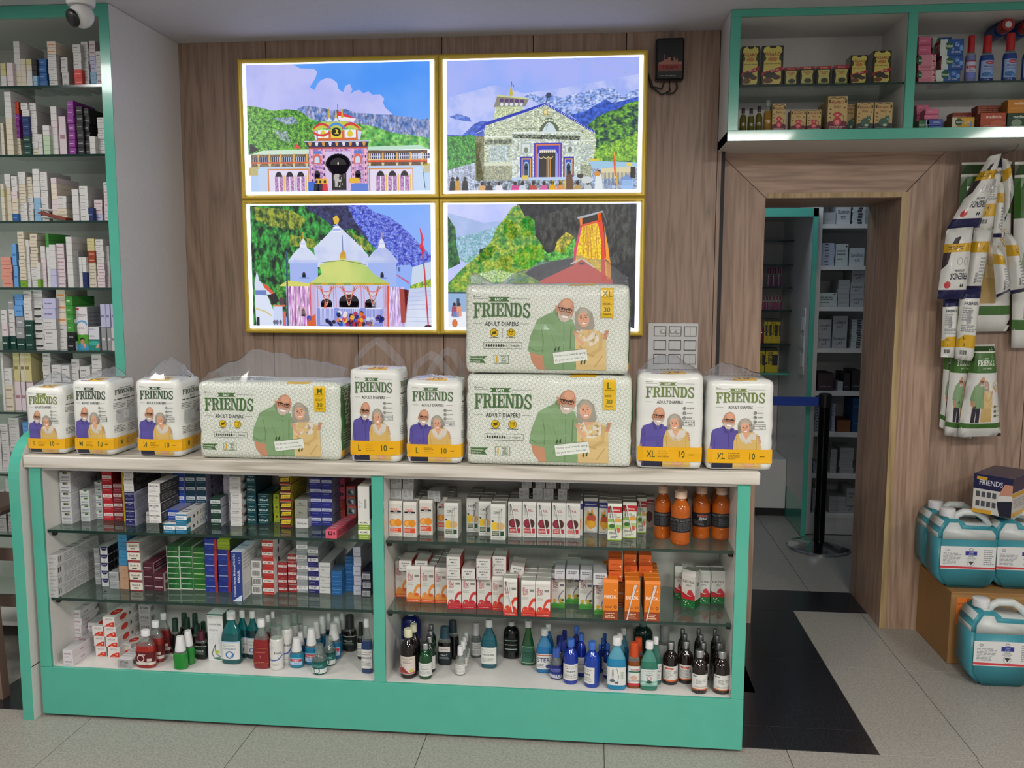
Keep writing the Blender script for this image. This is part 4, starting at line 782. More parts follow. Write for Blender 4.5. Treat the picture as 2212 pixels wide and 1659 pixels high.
def couple_green(p, x0, y0, w, h):
    s = lambda pts: [(x0+a*w, y0+b*h) for a, b in pts]; g, g2 = '#7f9e72', '#6b8a60'
    p.poly(s([(.02, .30), (.05, .12), (.13, .0), (.22, .0), (.19, .22)]), SK); p.up()
    p.poly(s([(.0, .26), (.03, .46), (.12, .70), (.22, .76), (.37, .84), (.45, .74), (.57, .70), (.62, .52), (.61, .0), (.22, .0), (.19, .20), (.11, .22)]), g); p.up()
    p.poly(s([(.34, .90), (.38, .80), (.45, .73), (.50, .80), (.50, .88)]), SK); p.poly(s([(.35, .86), (.32, .82), (.40, .70), (.445, .735)]), g2).poly(s([(.45, .735), (.52, .80), (.53, .70), (.485, .68)]), g2); p.up()
    p.line(s([(.455, .72), (.46, .40), (.45, .0)]), w*.006, '#5c7a52'); p.line(s([(.17, .6), (.2, .4), (.19, .24)]), w*.01, '#65845a'); p.line(s([(.02, .31), (.1, .26), (.2, .27)]), w*.012, '#65845a'); p.line(s([(.3, .5), (.36, .3), (.3, .12)]), w*.008, '#6f8f64'); p.line(s([(.55, .6), (.54, .3)]), w*.014, '#5f7d55')
    for k in range(5): p.ell(x0+(.458)*w, y0+(.62-.12*k)*h, w*.005, w*.005, '#d8dccf', 6)
    face(p, x0+.475*w, y0+.835*h, .107*w, .163*h, SK, True, -.16); p.up()
    p.poly(s([(.60, .57), (.60, .80), (.66, .875), (.73, .87), (.81, .80), (.845, .62), (.82, .55), (.68, .54)]), '#9b9486'); p.up()
    p.poly(s([(.62, .0), (.60, .28), (.60, .46), (.64, .52), (.72, .56), (.86, .57), (.94, .52), (.99, .46), (1.0, .0)]), '#d2b77e'); p.poly(s([(.63, .50), (.68, .57), (.74, .42), (.83, .56), (.90, .55), (.90, .40), (.80, .34), (.64, .36)]), '#d9d2c4'); p.poly(s([(.68, .57), (.735, .44), (.81, .56)]), SK2); p.up()
    p.line(s([(.93, .5), (.92, .3), (.80, .22)]), h*.05, '#c6a96c'); p.line(s([(.66, .34), (.72, .24), (.84, .2)]), h*.03, '#bfa065'); p.line(s([(.95, .2), (.85, .05)]), h*.02, '#bfa065')
    face(p, x0+.705*w, y0+.715*h, .073*w, .122*h, SK2, False, .1); p.up(); p.poly(s([(.625, .74), (.66, .845), (.72, .86), (.78, .79), (.79, .70), (.73, .80), (.67, .80)]), '#a9a292')
    hand(p, x0+.61*w, y0+.5*h, .045*w, .5); p.line(s([(.62, .46), (.70, .36)]), h*.045, SK2)
    for k in range(4): p.ell(x0+(1.0-.008*k)*w, y0+(.545-.032*k)*h, .028*w, .017*h, SK, 8)
    p.up()
def quote(p, cx, cy, w, h, rot):
    c, d = math.cos(rot), math.sin(rot); t = lambda a, b: (cx+a*w*c-b*h*d, cy+a*w*d+b*h*c)
    p.poly([t(-.5, -.5), t(.5, -.5), t(.5, .5), t(-.5, .5)], '#dfe4dc'); p.up(); p.line([t(-.5, .52), t(.5, .52)], h*.03, '#5a6a4e')
    p.text('On the road towards ageing', *t(0, .2), h*.2, '#4b5a44', w*.92, rot, .0); p.text("it's your turn to have fun...", *t(0, -.2), h*.2, '#4b5a44', w*.92, rot, .0)
    for a, b in ((-.42, .72), (-.32, .74), (.3, -.72), (.40, -.7)): p.ell(*t(a, b), w*.028, h*.13, '#3c5634', 8); p.poly([t(a-.02, b+.1), t(a+.05, b+.3), t(a+.02, b-.05)], '#3c5634')
def pack30_front(p, W, H, size, rng):
    gr = '#466a3a'
    logo(p, .05*W, .622*H, .40*W, .793*H, gr); p.up()
    for cx in (.178, .283):
        r = .0262*W; p.ell(cx*W, .46*H, r, r, '#d9b516', 18); p.up(); p.arc(cx*W, .46*H, r*.92, r*.92, r*.1, '#4a5230', n=18)
        if cx < .2: p.ell(cx*W, .46*H, r*.5, r*.36, '#4a4416', 10); p.line([(cx*W-r*.62, .46*H-r*.6), (cx*W+r*.62, .46*H+r*.6)], r*.16, '#4a4416'); p.line([(cx*W-r*.6, .46*H+r*.2), (cx*W+r*.6, .46*H-r*.2)], r*.1, '#4a4416')
        else: p.arc(cx*W, .46*H, r*.42, r*.42, r*.12, '#4a4416', n=12); p.line([(cx*W, .46*H+r*.24), (cx*W, .46*H), (cx*W+r*.22, .46*H)], r*.1, '#4a4416'); p.ell(cx*W-r*.42, .46*H+r*.42, r*.16, r*.16, '#4a4416', 8); p.ell(cx*W+r*.42, .46*H+r*.42, r*.16, r*.16, '#4a4416', 8)
        p.greek((cx-.03)*W, .40*H, (cx+.034)*W, .415*H, 1, '#5a5e54', rng)
    p.rect(.229*W, .41*H, .231*W, .51*H, '#8a8e84')
    x0, x1, y0, y1 = .112*W, .35*W, .283*H, .355*H; t = .002*W
    for q in ((x0, y0, x1, y0+t), (x0, y1-t, x1, y1), (x0, y0, x0+t, y1), (x1-t, y0, x1, y1)): p.rect(*q, '#6a6e64')
    for k in range(10):
        cx = x0+(.018+.0152*k)*W; cy = (y0+y1)/2-.004*H
        if k < 8: p.ell(cx, cy, .0052*W, .012*H, '#33382e', 10); p.poly([(cx-.0048*W, cy+.004*H), (cx+.0048*W, cy+.004*H), (cx+.001*W, cy+.026*H)], '#33382e')
        else: p.arc(cx, cy, .0045*W, .012*H, .0015*W, '#8a8e84', n=10)
    p.text('Heavy', x0+.198*W, (y0+y1)/2, .026*H, '#5a5e54', .05*W, bold=0)
    p.poly([(.023*W, .125*H), (.125*W, .118*H), (.108*W, .158*H), (.135*W, .198*H), (.023*W, .194*H)], gr); p.up(); p.text('Recommended', .066*W, .173*H, .02*H, '#e6ecdf', .075*W, -.04, .005); p.text('by Doctors', .06*W, .142*H, .02*H, '#e6ecdf', .06*W, -.04, .005); p.up(-1)
    x0, x1, y0, y1 = .176*W, .268*W, .115*H, .212*H; t = .0025*W
    for q in ((x0, y0, x1, y0+t), (x0, y1-t, x1, y1), (x0, y0, x0+t, y1), (x1-t, y0, x1, y1)): p.rect(*q, '#5d7a4c')
    p.text('1', x0+.018*W, (y0+y1)/2, .072*H, '#d6a81c', bold=.02); [p.text(s, x0+.061*W, y1-(.018+.021*k)*H, .013*H, '#44603a', .05*W) for k, s in enumerate(("INDIA'S", 'NO.1', 'ADULT', 'DIAPER'))]
    p.up(); couple_green(p, .385*W, .05*H, .48*W, .80*H)
    p.up(); quote(p, .645*W, .205*H, .205*W, .125*H, .13); p.up()
    x0, x1, y0, y1 = .826*W, .902*W, .625*H, .965*H; n = 7
    p.poly([(x0, y0), ((x0+x1)/2-.02*W, y0+.018*H), ((x0+x1)/2, y0+.008*H), ((x0+x1)/2+.02*W, y0+.018*H), (x1, y0), (x1, y1), (x0, y1)], '#dcb316'); p.up()
    p.text(size, (x0+x1)/2, .90*H, .07*H, '#4c5c14', .062*W, bold=.014); p.greek(x0+.01*W, .845*H, x1-.01*W, .858*H, 1, '#5c5410', rng); p.rect(x0+.012*W, .828*H, x1-.012*W, .831*H, '#7a6c14'); p.greek(x0+.01*W, .77*H, x1-.01*W, .815*H, 3, '#5c5410', rng, .4)
    p.text('30', (x0+x1)/2, .725*H, .052*H, '#4c5c14', .056*W, bold=.014); p.text('Diapers', (x0+x1)/2, .678*H, .022*H, '#4c4c14', .045*W)
def wavepat():
    'white film printed with a small interlocking wave pattern'
    m, t, b = newmat('wave_print_film')
    tc = N(t, 'ShaderNodeTexCoord'); sp = N(t, 'ShaderNodeSeparateXYZ'); t.links.new(tc.outputs['Object'], sp.inputs[0])
    def mt(op, a, bb=None, c=None):
        n = N(t, 'ShaderNodeMath', operation=op)
        for i, x in enumerate((a, bb, c)):
            if x is None: continue
            if isinstance(x, (int, float)): n.inputs[i].default_value = x
            else: t.links.new(x, n.inputs[i])
        return n.outputs[0]
    k = 2*math.pi/.0255
    X = mt('ADD', sp.outputs[0], sp.outputs[1]); Z = sp.outputs[2]
    def fam(u, v, ph): return mt('ABSOLUTE', mt('SINE', mt('ADD', mt('MULTIPLY', u, k), mt('MULTIPLY', mt('SINE', mt('MULTIPLY_ADD', v, k, ph)), 1.25))))
    a = fam(X, Z, 0.0); c = fam(Z, X, 1.57)
    mn = mt('MINIMUM', a, c); mr = N(t, 'ShaderNodeMapRange'); mr.inputs[1].default_value = .16; mr.inputs[2].default_value = .34; t.links.new(mn, mr.inputs[0])
    mx = N(t, 'ShaderNodeMixRGB'); mx.inputs[1].default_value = C('#a9b3a0'); mx.inputs[2].default_value = C('#dcdfd6'); t.links.new(mr.outputs[0], mx.inputs[0])
    t.links.new(mx.outputs[0], b.inputs['Base Color']); b.inputs['Roughness'].default_value = .35; b.inputs['Coat Weight'].default_value = .2
    return m
M['wave'] = wavepat()
M['whitefilm'] = plain('white_film', '#dfe0da', .36, coat=.25, bump=.1, bscale=25)
# ---------------------------------------------------------------- soft packs
class Soft:
    def __init__(s, W, D, H, r, bulge, seed, wr=.0025, lean=0):
        s.W, s.D, s.H, s.r, s.bu, s.seed, s.wr, s.lean = W, D, H, r, bulge, seed, wr, lean
        g = lambda n, L: [L*(.5-.5*math.cos(math.pi*(.1+.8*k/n))) if 0 else L*k/n for k in range(n+1)]
        s.cache = {}
        s.gx, s.gy, s.gz = g(max(8, int(W/.018)), W), g(max(6, int(D/.022)), D), g(max(10, int(H/.018)), H)
    def at(s, x, y, z, lift=0):
        'x, y, z on the plain box (origin at front bottom left); returns the soft surface point'
        W, D, H, r = s.W, s.D, s.H, s.r
        q = Vector((min(max(x, r), W-r), min(max(y, r), D-r), min(max(z, r), H-r))); d = Vector((x, y, z))-q
        if d.length > 1e-6: n = d.normalized(); m = max(abs(d.x), abs(d.y), abs(d.z)); pt = q+n*r*(m/r)
        else: n = Vector((0, -1, 0)); pt = Vector((x, y, z))
        a, b, c = x/W*2-1, y/D*2-1, z/H*2-1
        bu = s.bu*((1-a*a)*(1-c*c)*abs(n.y)**2+(1-b*b)*(1-c*c)*abs(n.x)**2+.5*(1-a*a)*(1-b*b)*max(n.z, 0)**2)
        w = s.wr*(noise.noise(Vector((pt.x*16+s.seed*9, pt.y*16, pt.z*26)))+.8*noise.noise(Vector((pt.x*5, pt.y*6+s.seed*5, pt.z*38))))
        w *= min(1, z/.03)
        pt = pt+n*(bu+w+lift); pt.y += s.lean*pt.z
        pt.z = max(pt.z, .0005)
        return (pt.x-W/2, pt.y, pt.z)
    def bil(s, f, A, B, a, b, lift):
        'bilinear point on the body facets, lifted along their normal'
        def cell(G, t):
            k = 0
            while k < len(G)-2 and t > G[k+1]: k += 1
            return k, (t-G[k])/(G[k+1]-G[k])
        i, u = cell(A, a); j, v = cell(B, b)
        k = (f, i, j)
        if k not in s.cache: s.cache[k] = [Vector(s.cp(f, A[i+di], B[j+dj])) for di, dj in ((0, 0), (1, 0), (1, 1), (0, 1))]
        p0, p1, p2, p3 = s.cache[k]
        n = (p2-p0).cross(p3-p1).normalized(); q = (p0*(1-u)+p1*u)*(1-v)+(p3*(1-u)+p2*u)*v
        return q+n*lift
    def cp(s, f, a, b): return s.at(a, 0, b) if f == 'f' else (s.at(s.W, a, b) if f == 's' else s.at(a, b, s.H))
    def body(s, mat, name='diaper_pack'):
        v = {}; L = []; F = []
        def V(x, y, z):
            k = (round(x, 5), round(y, 5), round(z, 5))
            if k not in v: v[k] = len(L); L.append(s.at(x, y, z))
            return v[k]
        def grid(A, B, f):
            for i in range(len(A)-1):
                for j in range(len(B)-1): F.append((f(A[i], B[j]), f(A[i+1], B[j]), f(A[i+1], B[j+1]), f(A[i], B[j+1])))
        grid(s.gx, s.gz, lambda a, b: V(a, 0, b)); grid(s.gx, s.gz, lambda a, b: V(a, s.D, b)); grid(s.gy, s.gz, lambda a, b: V(0, a, b)); grid(s.gy, s.gz, lambda a, b: V(s.W, a, b))
        grid(s.gx, s.gy, lambda a, b: V(a, b, 0)); grid(s.gx, s.gy, lambda a, b: V(a, b, s.H))
        mb = MB(); mb.add(L, F); return mb.mesh(name, mat, smooth=80)
    def front(s, p, name, mat): return p.mesh(name, mat, lambda x, y, z: s.bil('f', s.gx, s.gz, x, y, .0006+z), eps=1e-4, cuts=(s.gx, s.gz))
    def side(s, p, name, mat): return p.mesh(name, mat, lambda x, y, z: s.bil('s', s.gy, s.gz, x, y, .0006+z), eps=1e-4, cuts=(s.gy, s.gz))
    def top(s, p, name, mat): return p.mesh(name, mat, lambda x, y, z: s.bil('t', s.gx, s.gy, x, y, .0006+z), eps=1e-4, cuts=(s.gx, s.gy))
def film_hood(W, D, H, prof, seed, y0=.01, wr=.006, name='film_hood'):
    'loose clear film gathered over the pack: a crumpled ridge, heights given along the width'
    nx, ny = 30, 14; v = []; f = []
    for i in range(nx+1):
        a = i/nx; x = -W/2+W*a; t = a*(len(prof)-1); k = min(int(t), len(prof)-2); u = t-k; u = u*u*(3-2*u); hz = prof[k]*(1-u)+prof[k+1]*u
        for j in range(ny+1):
            b = j/ny; y = y0+(D-2*y0)*b
            r = abs(2*b-1); z = H+hz*(1-r**1.3)
            q = Vector((x*24+seed, y*22, seed*3)); cr = wr*min(1, (1-r)*3)*min(1, hz/.02)
            z += cr*(noise.noise(q)*1.4+abs(noise.noise(q*2.3))*1.1-.3); y += cr*noise.noise(q+Vector((5, 3, 1)))*1.5
            v.append((x, y, max(z, H+.0015*(1 if 0 < j < ny else 0)-.002*(0 < j < ny)*0)))
    for i in range(nx):
        for j in range(ny): f.append((i*(ny+1)+j, (i+1)*(ny+1)+j, (i+1)*(ny+1)+j+1, i*(ny+1)+j+1))
    mb = MB(); mb.add(v, f); return mb.mesh(name, M['clear'], smooth=50)
def film_handle(pts, w, seed, name='film_handle'):
    'a clear ribbon handle along pts, its width running in depth'
    pts = [Vector(p) for p in pts]; n = 26; v = []; f = []
    for i in range(n+1):
        t = i/n*(len(pts)-1); k = min(int(t), len(pts)-2); u = t-k; p = pts[k].lerp(pts[k+1], u)
        d = (pts[k+1]-pts[k]).normalized(); nn = Vector((-d.z, 0, d.x))
        for j in range(5):
            b = j/4-.5; q = p+nn*(b*w*.8)+Vector((0, b*w, 0))
            q += Vector((0, .004*noise.noise(Vector((i*.6+seed, j*1.1, 0))), .004*noise.noise(Vector((i*.5, j+seed, 4))))); v.append(q)
    for i in range(n):
        for j in range(4): f.append((i*5+j, i*5+5+j, i*5+6+j, i*5+1+j))
    mb = MB(); mb.add(v, f); return mb.mesh(name, M['clear'], smooth=60)
PK = random.Random(11)
def top_print(p, W, D, rng, strong):
    p.poly([(W*.36, D*.02), (W*.74, D*.03), (W*.70, D*.42), (W*.42, D*.36)], '#e6b41c'); p.up(); p.text('10', W*.56, D*.2, D*.2, '#2c2c1c', bold=.014); p.greek(W*.2, D*.04, W*.5, D*.1, 1, '#8a5aa0', rng)
    slab_word(p, 'FRIENDS', W*.25, W*.95, D*.55, D*.8, '#33402c')
def pack10(u0, u1, vb, vt, D, size, lab, logo_c='#3f5b34', rz=0, hood=None, handles=(), seed=1, yf=2.862, bulge=.005, side=True, lean=0):
    a, b = aty(u0, vb, yf), aty(u1, vb, yf); W = (b-a).length-.012; H = aty((u0+u1)/2, vt, yf).z-ZST
    s = Soft(W, D, H, .016, bulge, seed, .0022, lean); rng = random.Random(seed)
    o = thing('diaper_pack', s.body(M['whitefilm']), ((a.x+b.x)/2, yf, ZST), rz, lab, 'diaper pack', 'adult diaper packs on the worktop')
    p = P(); pack10_front(p, W, H, size, logo_c, rng); ob('front_print', s.front(p, 'front_print', M['film']), parent=o)
    if side: p = P(); pack10_side(p, D, H, size, logo_c, rng); ob('side_print', s.side(p, 'side_print', M['film']), parent=o)
    p = P(); top_print(p, W, D, rng, 1); ob('top_print', s.top(p, 'top_print', M['film']), parent=o)
    if hood: ob('film_hood', film_hood(W*.97, D, H-.006, hood, seed), parent=o)
    for k, h in enumerate(handles): ob('film_handle', film_handle([(x*W, y*D, H+z) for x, y, z in h], .030, seed+k), parent=o)
    return o
def pack30(u0, u1, vb, vt, D, size, lab, z0, yf, hood, seed, sidegreen=True):
    a, b = aty(u0, vb, yf), aty(u1, vb, yf); W = (b-a).length-.01; H = aty((u0+u1)/2, vt, yf).z-z0
    s = Soft(W, D, H, .016, .006, seed, .0028); rng = random.Random(seed)
    o = thing('diaper_pack', s.body(M['wave']), ((a.x+b.x)/2, yf, z0), 0, lab, 'diaper pack', 'adult diaper packs on the worktop')
    p = P(); pack30_front(p, W, H, size, rng); ob('front_print', s.front(p, 'front_print', M['film']), parent=o)
    p = P(); p.rect(D*.06, H*.13, D*.62, H*.955, '#3c6a34'); p.up(); p.text('FRIENDS', D*.34, H*.7, D*.2, '#dfe8d8', H*.5, math.pi/2)
    p.greek(D*.12, H*.2, D*.56, H*.4, 6, '#c6d4bc', rng, .3); p.greek(D*.12, H*.84, D*.56, H*.93, 3, '#c6d4bc', rng, .3); p.rect(D*.06, H*.03, D*.62, H*.13, '#e2a912'); p.up(); p.text('30', D*.32, H*.08, H*.05, '#333a14', bold=.014)
    ob('side_print', s.side(p, 'side_print', M['film']), parent=o)
    p = P(); slab_word(p, 'FRIENDS', W*.16, W*.46, D*.2, D*.6, '#4a6a40'); p.poly([(W*.62, D*.0), (W*.78, D*.0), (W*.8, D*.12), (W*.64, D*.1)], '#e2b21c'); ob('top_print', s.top(p, 'top_print', M['film']), parent=o)
    if hood: ob('film_hood', film_hood(W*.985, D, H-.006, hood, seed, wr=.007), parent=o)
    return o, H
pack10(57, 145, 983, 836, .165, 'S', 'white diaper pack marked S with pale green lettering at left end of worktop', '#6d7c2c', 0, [.0, .03, .055, .05, .03, .01], seed=3, yf=2.868)
pack10(158, 250, 984, 822, .17, 'M', 'white diaper pack marked M standing right of the pack marked S', '#3a4c3c', 0, [.0, .02, .028, .045, .05, .01], seed=5)
pack10(294, 397, 987, 820, .17, 'M', 'white diaper pack marked M standing left of the wide M30 pack', '#34503a', 0, [.01, .05, .07, .075, .06, .01], seed=8)
pack10(753, 868, 996, 797, .15, 'L', 'white diaper pack marked L with one clear triangular handle, beside the M30 pack', '#4c6a42', 0, None,
       [[(-.44, .45, -.004), (-.42, .45, .035), (-.1, .45, .085), (.0, .45, .092), (.08, .45, .08), (.42, .45, .022), (.46, .45, -.004)]], seed=13, yf=2.85)
pack10(875, 1000, 1000, 820, .15, 'L', 'white diaper pack marked L with two crossed clear handles', '#4c6a42', .02, [.0, .012, .016, .014, .012, .0],
       [[(-.4, .4, .0), (-.38, .4, .04), (-.12, .4, .078), (0, .4, .07), (.3, .4, .0)], [(-.2, .6, .0), (0, .6, .06), (.16, .6, .09), (.3, .6, .082), (.44, .6, .035), (.46, .6, .0)]], seed=17, yf=2.852)
pack10(1371, 1519, 1013, 806, .16, 'XL', 'white diaper pack marked XL standing right of the stacked packs', '#667a3c', -.01, [.01, .045, .062, .058, .03, .01], seed=21, yf=2.852)
pack10(1521, 1672, 1021, 821, .16, 'XL', 'white diaper pack marked XL overhanging the right end of the worktop', '#6a7c3c', .03, [.03, .05, .056, .04, .02, .0], seed=26, yf=2.856, lean=.02)
pack30(429, 739, 988, 826, .20, 'M', 'wide wave printed diaper pack tagged M 30 between the small packs', ZST, 2.862, [.03, .07, .11, .1, .085, .07, .05], 31)
_, h = pack30(1005, 1366, 1005, 811, .21, 'L', 'wide wave printed diaper pack tagged L 30, lower of the stacked two', ZST, 2.858, None, 36)
pack30(1003, 1361, 808, 614, .21, 'XL', 'wide wave printed diaper pack tagged XL 30 on top of another', ZST+h+.004, 2.858, [.045, .008, .05, .085, .1, .09, .03], 41)
# ================================================================ cartons: one mesh each, colours and lettering on the card
ST = {}
def draw(p, ops, w, h, rng):
    for o in ops:
        k = o[0]
        if k == 'r': p.rect(o[1]*w, o[2]*h, o[3]*w, o[4]*h, o[5])
        elif k == 'e': p.ell(o[1]*w, o[2]*h, o[3]*w, o[4]*h, o[5], 14)
        elif k == 'c': p.ell(o[1]*w, o[2]*h, o[3]*w, o[3]*w, o[4], 14)
        elif k == 'p': p.poly([(a*w, b*h) for a, b in o[1]], o[2])
        elif k == 'l': p.line([(a*w, b*h) for a, b in o[1]], o[2]*h, o[3])
        elif k == 'a': p.arc(o[1]*w, o[2]*h, o[3]*w, o[3]*w, o[4]*w, o[5], n=14)
        elif k == 'g': p.greek(o[1]*w, o[2]*h, o[3]*w, o[4]*h, o[5], o[6], rng, .4)
        elif k == 't': p.text(o[1], o[2]*w, o[3]*h, o[4]*h if len(o) < 8 or abs(o[7]) < 45 else o[4]*w*1.9, o[5], o[6]*w if len(o) < 8 or abs(o[7]) < 45 else o[6]*h, math.radians(o[7]) if len(o) > 7 else 0, .012)
        elif k == 'b':
            x = o[1]
            while x < o[3]: d = rng.uniform(.012, .035); p.rect(x*w, o[2]*h, min(x+d, o[3])*w, o[4]*h, '#2a2a2a'); x += d+rng.uniform(.012, .03)
        p.up()
    return p
_cm = {}
def carton_mesh(st, w, h, d, gable=0):
    w, h, d = round(w, 3), round(h, 3), round(d, 3); k = (st, w, h, d, gable)
    if k in _cm: return _cm[k]
    S = ST[st]; rng = random.Random(st); mb = MB()
    if gable: mb.prism([(0, 0), (d, 0), (d, h), (gable*.45, h), (0, h-gable)], -w/2, w/2, 'x')
    else: mb.box(-w/2, w/2, 0, d, 0, h, .0008)
    V = mb.v; F = mb.f; cols = []
    for f in F:
        a = Vector(V[f[1]])-Vector(V[f[0]]); n = a.cross(Vector(V[f[2]])-Vector(V[f[1]])); n = [abs(x) for x in n]; cy = sum(V[i][1] for i in f)/len(f); cz = sum(V[i][2] for i in f)/len(f)
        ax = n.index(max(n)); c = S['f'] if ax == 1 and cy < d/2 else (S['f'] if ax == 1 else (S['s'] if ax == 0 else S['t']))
        if len(f) == 3 and not gable: c = S['f']
        cols.append(C(c))
    e = 7e-5
    def put(p, fn):
        o = len(V); V.extend(fn(x, y, z*e) for x, y, z in p.v); F.extend(tuple(i+o for i in f) for f in p.f); cols.extend(p.c)
    hh = h-gable if gable else h
    if S.get('F'): put(draw(P(), S['F'], w, hh, rng), lambda x, y, z: (x-w/2, -z, y))
    if S.get('S'):
        put(draw(P(), S['S'], d, hh, rng), lambda x, y, z: (w/2+z, x, y)); put(draw(P(), S['S'], d, hh, rng), lambda x, y, z: (-w/2-z, d-x, y))
    if S.get('T') and not gable: put(draw(P(), S['T'], w, d, rng), lambda x, y, z: (x-w/2, y, h+z))
    me = D2.meshes.new(st); me.from_pydata(V, [], F)
    a = me.color_attributes.new('Col', 'FLOAT_COLOR', 'CORNER'); q = []
    for f, c in zip(F, cols): q += list(c)*len(f)
    a.data.foreach_set('color', q)
    me.materials.append(M[S.get('m', 'card')]); _cm[k] = me; return me
def style(nm, f, s=None, t=None, F=(), S=None, T=None, m='card'):
    ST[nm] = dict(f=f, s=s or f, t=t or f, F=F, S=S, T=T, m=m)
ORD = ['', 'bottom', 'second up', 'third up', 'fourth up', 'fifth up', 'sixth up', 'seventh up', 'eighth up', 'ninth up', 'tenth up', 'eleventh up', 'twelfth up']
def stack(u0, u1, vb, segs, Z, desc, where, dep=.16, yaw=0, ylim=(2.862, 3.19), jit=.0012, name='medicine_carton', cat='carton', shift=0, zadd=0, group=None):
    'a pile of cartons whose lowest front edge shows at (u0..u1, vb); segs = [(style, how many, pixel height of one[, description])] from below'
    uc = (u0+u1)/2; q = atz(uc, vb, Z+zadd); y = q.y
    y2 = min(max(y, ylim[0]), ylim[1]-.03)
    q = aty(uc, vb, y2); x = q.x; w = (aty(u1, vb, y2)-aty(u0, vb, y2)).length-.0006
    tot = sum(s[1] for s in segs); z = Z+zadd+.0002; k = 0; cum = 0; out = []
    dep = min(dep, ylim[1]-y2-.002)
    for s in segs:
        st, n, hp = s[:3]; dd = s[3] if len(s) > 3 else desc
        for i in range(n):
            cum += hp; zt = Z+zadd+(aty(uc, vb, y2).z-aty(uc, vb+0, y2).z) + (aty(uc, vb-cum, y2).z-aty(uc, vb, y2).z)
            h = zt-z; k += 1
            if z+h > (ylim[2] if len(ylim) > 2 else 9): break
            wd = f'{dd} {where}' if tot == 1 else (f'{dd}, {"topmost" if k == tot else ORD[k]} {where}')
            jx = R.uniform(-jit, jit)+shift*(k-1); o = thing(name, carton_mesh(st, w, max(h-.0003, .004), dep), (x+jx, y2+abs(R.uniform(0, jit)), z), math.radians(yaw+R.uniform(-1, 1)*min(1, jit*600)), wd, cat, group or (f'{desc}s' if tot > 1 else None))
            out.append(o); z = zt
    return out
def zoomer(ox, oy, k): return lambda x, y: (ox+x/k, oy+y/k)
def zs(zz, x0, x1, yb, segs, *a, **kw):
    z, k = zz; u0, v = z(x0, yb); u1, _ = z(x1, yb)
    return stack(u0, u1, v, [(s[0], s[1], s[2]/k)+tuple(s[3:]) for s in segs], *a, **kw)
WT = '#d3d2ce'; GR = '#8a8a8a'
def tx(s, c, y=.55, h=.2, w=.8, extra=()): return [('t', s, .5, y, h, c, w)]+list(extra)
gl = lambda y0, y1, n, c='#777': ('g', .12, y0, .88, y1, n, c)
side_bar = [('g', .08, .2, .5, .8, 4, '#8d8d8d'), ('b', .7, .25, .9, .75)]
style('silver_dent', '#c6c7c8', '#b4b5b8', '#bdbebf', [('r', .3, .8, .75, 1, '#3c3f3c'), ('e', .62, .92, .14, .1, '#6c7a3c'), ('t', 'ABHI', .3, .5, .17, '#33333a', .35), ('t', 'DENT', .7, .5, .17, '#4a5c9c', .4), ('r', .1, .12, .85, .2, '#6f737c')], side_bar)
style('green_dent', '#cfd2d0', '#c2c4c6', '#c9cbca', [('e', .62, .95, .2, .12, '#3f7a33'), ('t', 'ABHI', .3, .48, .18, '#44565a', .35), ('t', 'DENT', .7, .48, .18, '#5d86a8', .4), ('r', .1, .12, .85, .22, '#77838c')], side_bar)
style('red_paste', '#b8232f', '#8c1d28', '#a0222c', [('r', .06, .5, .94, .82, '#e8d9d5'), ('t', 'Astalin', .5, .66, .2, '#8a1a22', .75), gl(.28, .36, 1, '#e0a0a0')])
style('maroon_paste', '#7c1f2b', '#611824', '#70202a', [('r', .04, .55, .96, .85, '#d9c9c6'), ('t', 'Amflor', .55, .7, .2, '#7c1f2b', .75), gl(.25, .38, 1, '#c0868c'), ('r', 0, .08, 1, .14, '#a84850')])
style('yellow_paste', '#c8a91d', '#b89a1c', '#bfa01f', [('c', .6, .6, .18, '#7a5a14')])
style('emo_white', '#d2d1cd', '#2c2b2b', '#c6c5c2', [('t', 'EMOFORM-L', .5, .72, .14, '#2c2c2c', .85), ('t', '90 g', .5, .52, .1, '#444', .4), gl(.12, .3, 2, '#8a8a8a')], [('g', .1, .2, .9, .8, 3, '#77736f')])
style('emo_navy', '#22225c', '#b9bac8', '#33346a', [('t', 'EMOFORM-R', .5, .78, .14, '#dcdcea', .85), ('t', '50 g', .5, .58, .1, '#ccccdd', .4), gl(.12, .3, 2, '#8c8cb0')], [('g', .08, .1, .92, .9, 6, '#8f93b4')])
style('exped_white', '#d0cfcc', None, None, [('t', 'eXped', .5, .5, .3, '#333', .8)])
style('blue_paste', '#2347a6', '#8a8aa0', '#7d86b8', [('r', .08, .38, .94, .72, '#d7dce8'), ('t', 'EnoFix', .52, .55, .2, '#26408f', .72), gl(.14, .24, 1, '#9db0e0')], [('a', .3, .5, .06, .02, '#444')])
style('teal_paste', '#143f52', '#8f8aa4', '#58626e', [('r', .08, .38, .94, .72, '#cfd9dc'), ('t', 'Elsenz', .52, .55, .2, '#1d3f4c', .7), gl(.14, .24, 1, '#93b0b8')], [('e', .3, .5, .05, .3, '#3a3648')])
style('teal_paste_light', '#1c6a8c', '#d3d1cf', '#d0d0d0', [('r', .0, .42, 1, .8, '#dfe3e4'), ('t', 'Elsenz', .45, .6, .22, '#1d5a78', .7), gl(.16, .26, 1, '#a4c8d4')], [('r', 0, 0, .16, .55, '#2c6c74'), ('e', .3, .4, .03, .18, '#333'), ('e', .45, .5, .03, .18, '#6a8a3c'), ('g', .55, .3, .95, .7, 2, '#888')], [('e', .5, .75, .3, .08, '#76708a'), ('g', .2, .1, .8, .4, 2, '#667')])
style('ginbent', '#16382f', '#a2a0ae', '#39504a', [('r', .03, .42, .97, .78, '#c8d0cc'), ('t', 'Ginbent', .5, .6, .22, '#24443c', .75), gl(.16, .26, 1, '#88a89c')], side_bar)
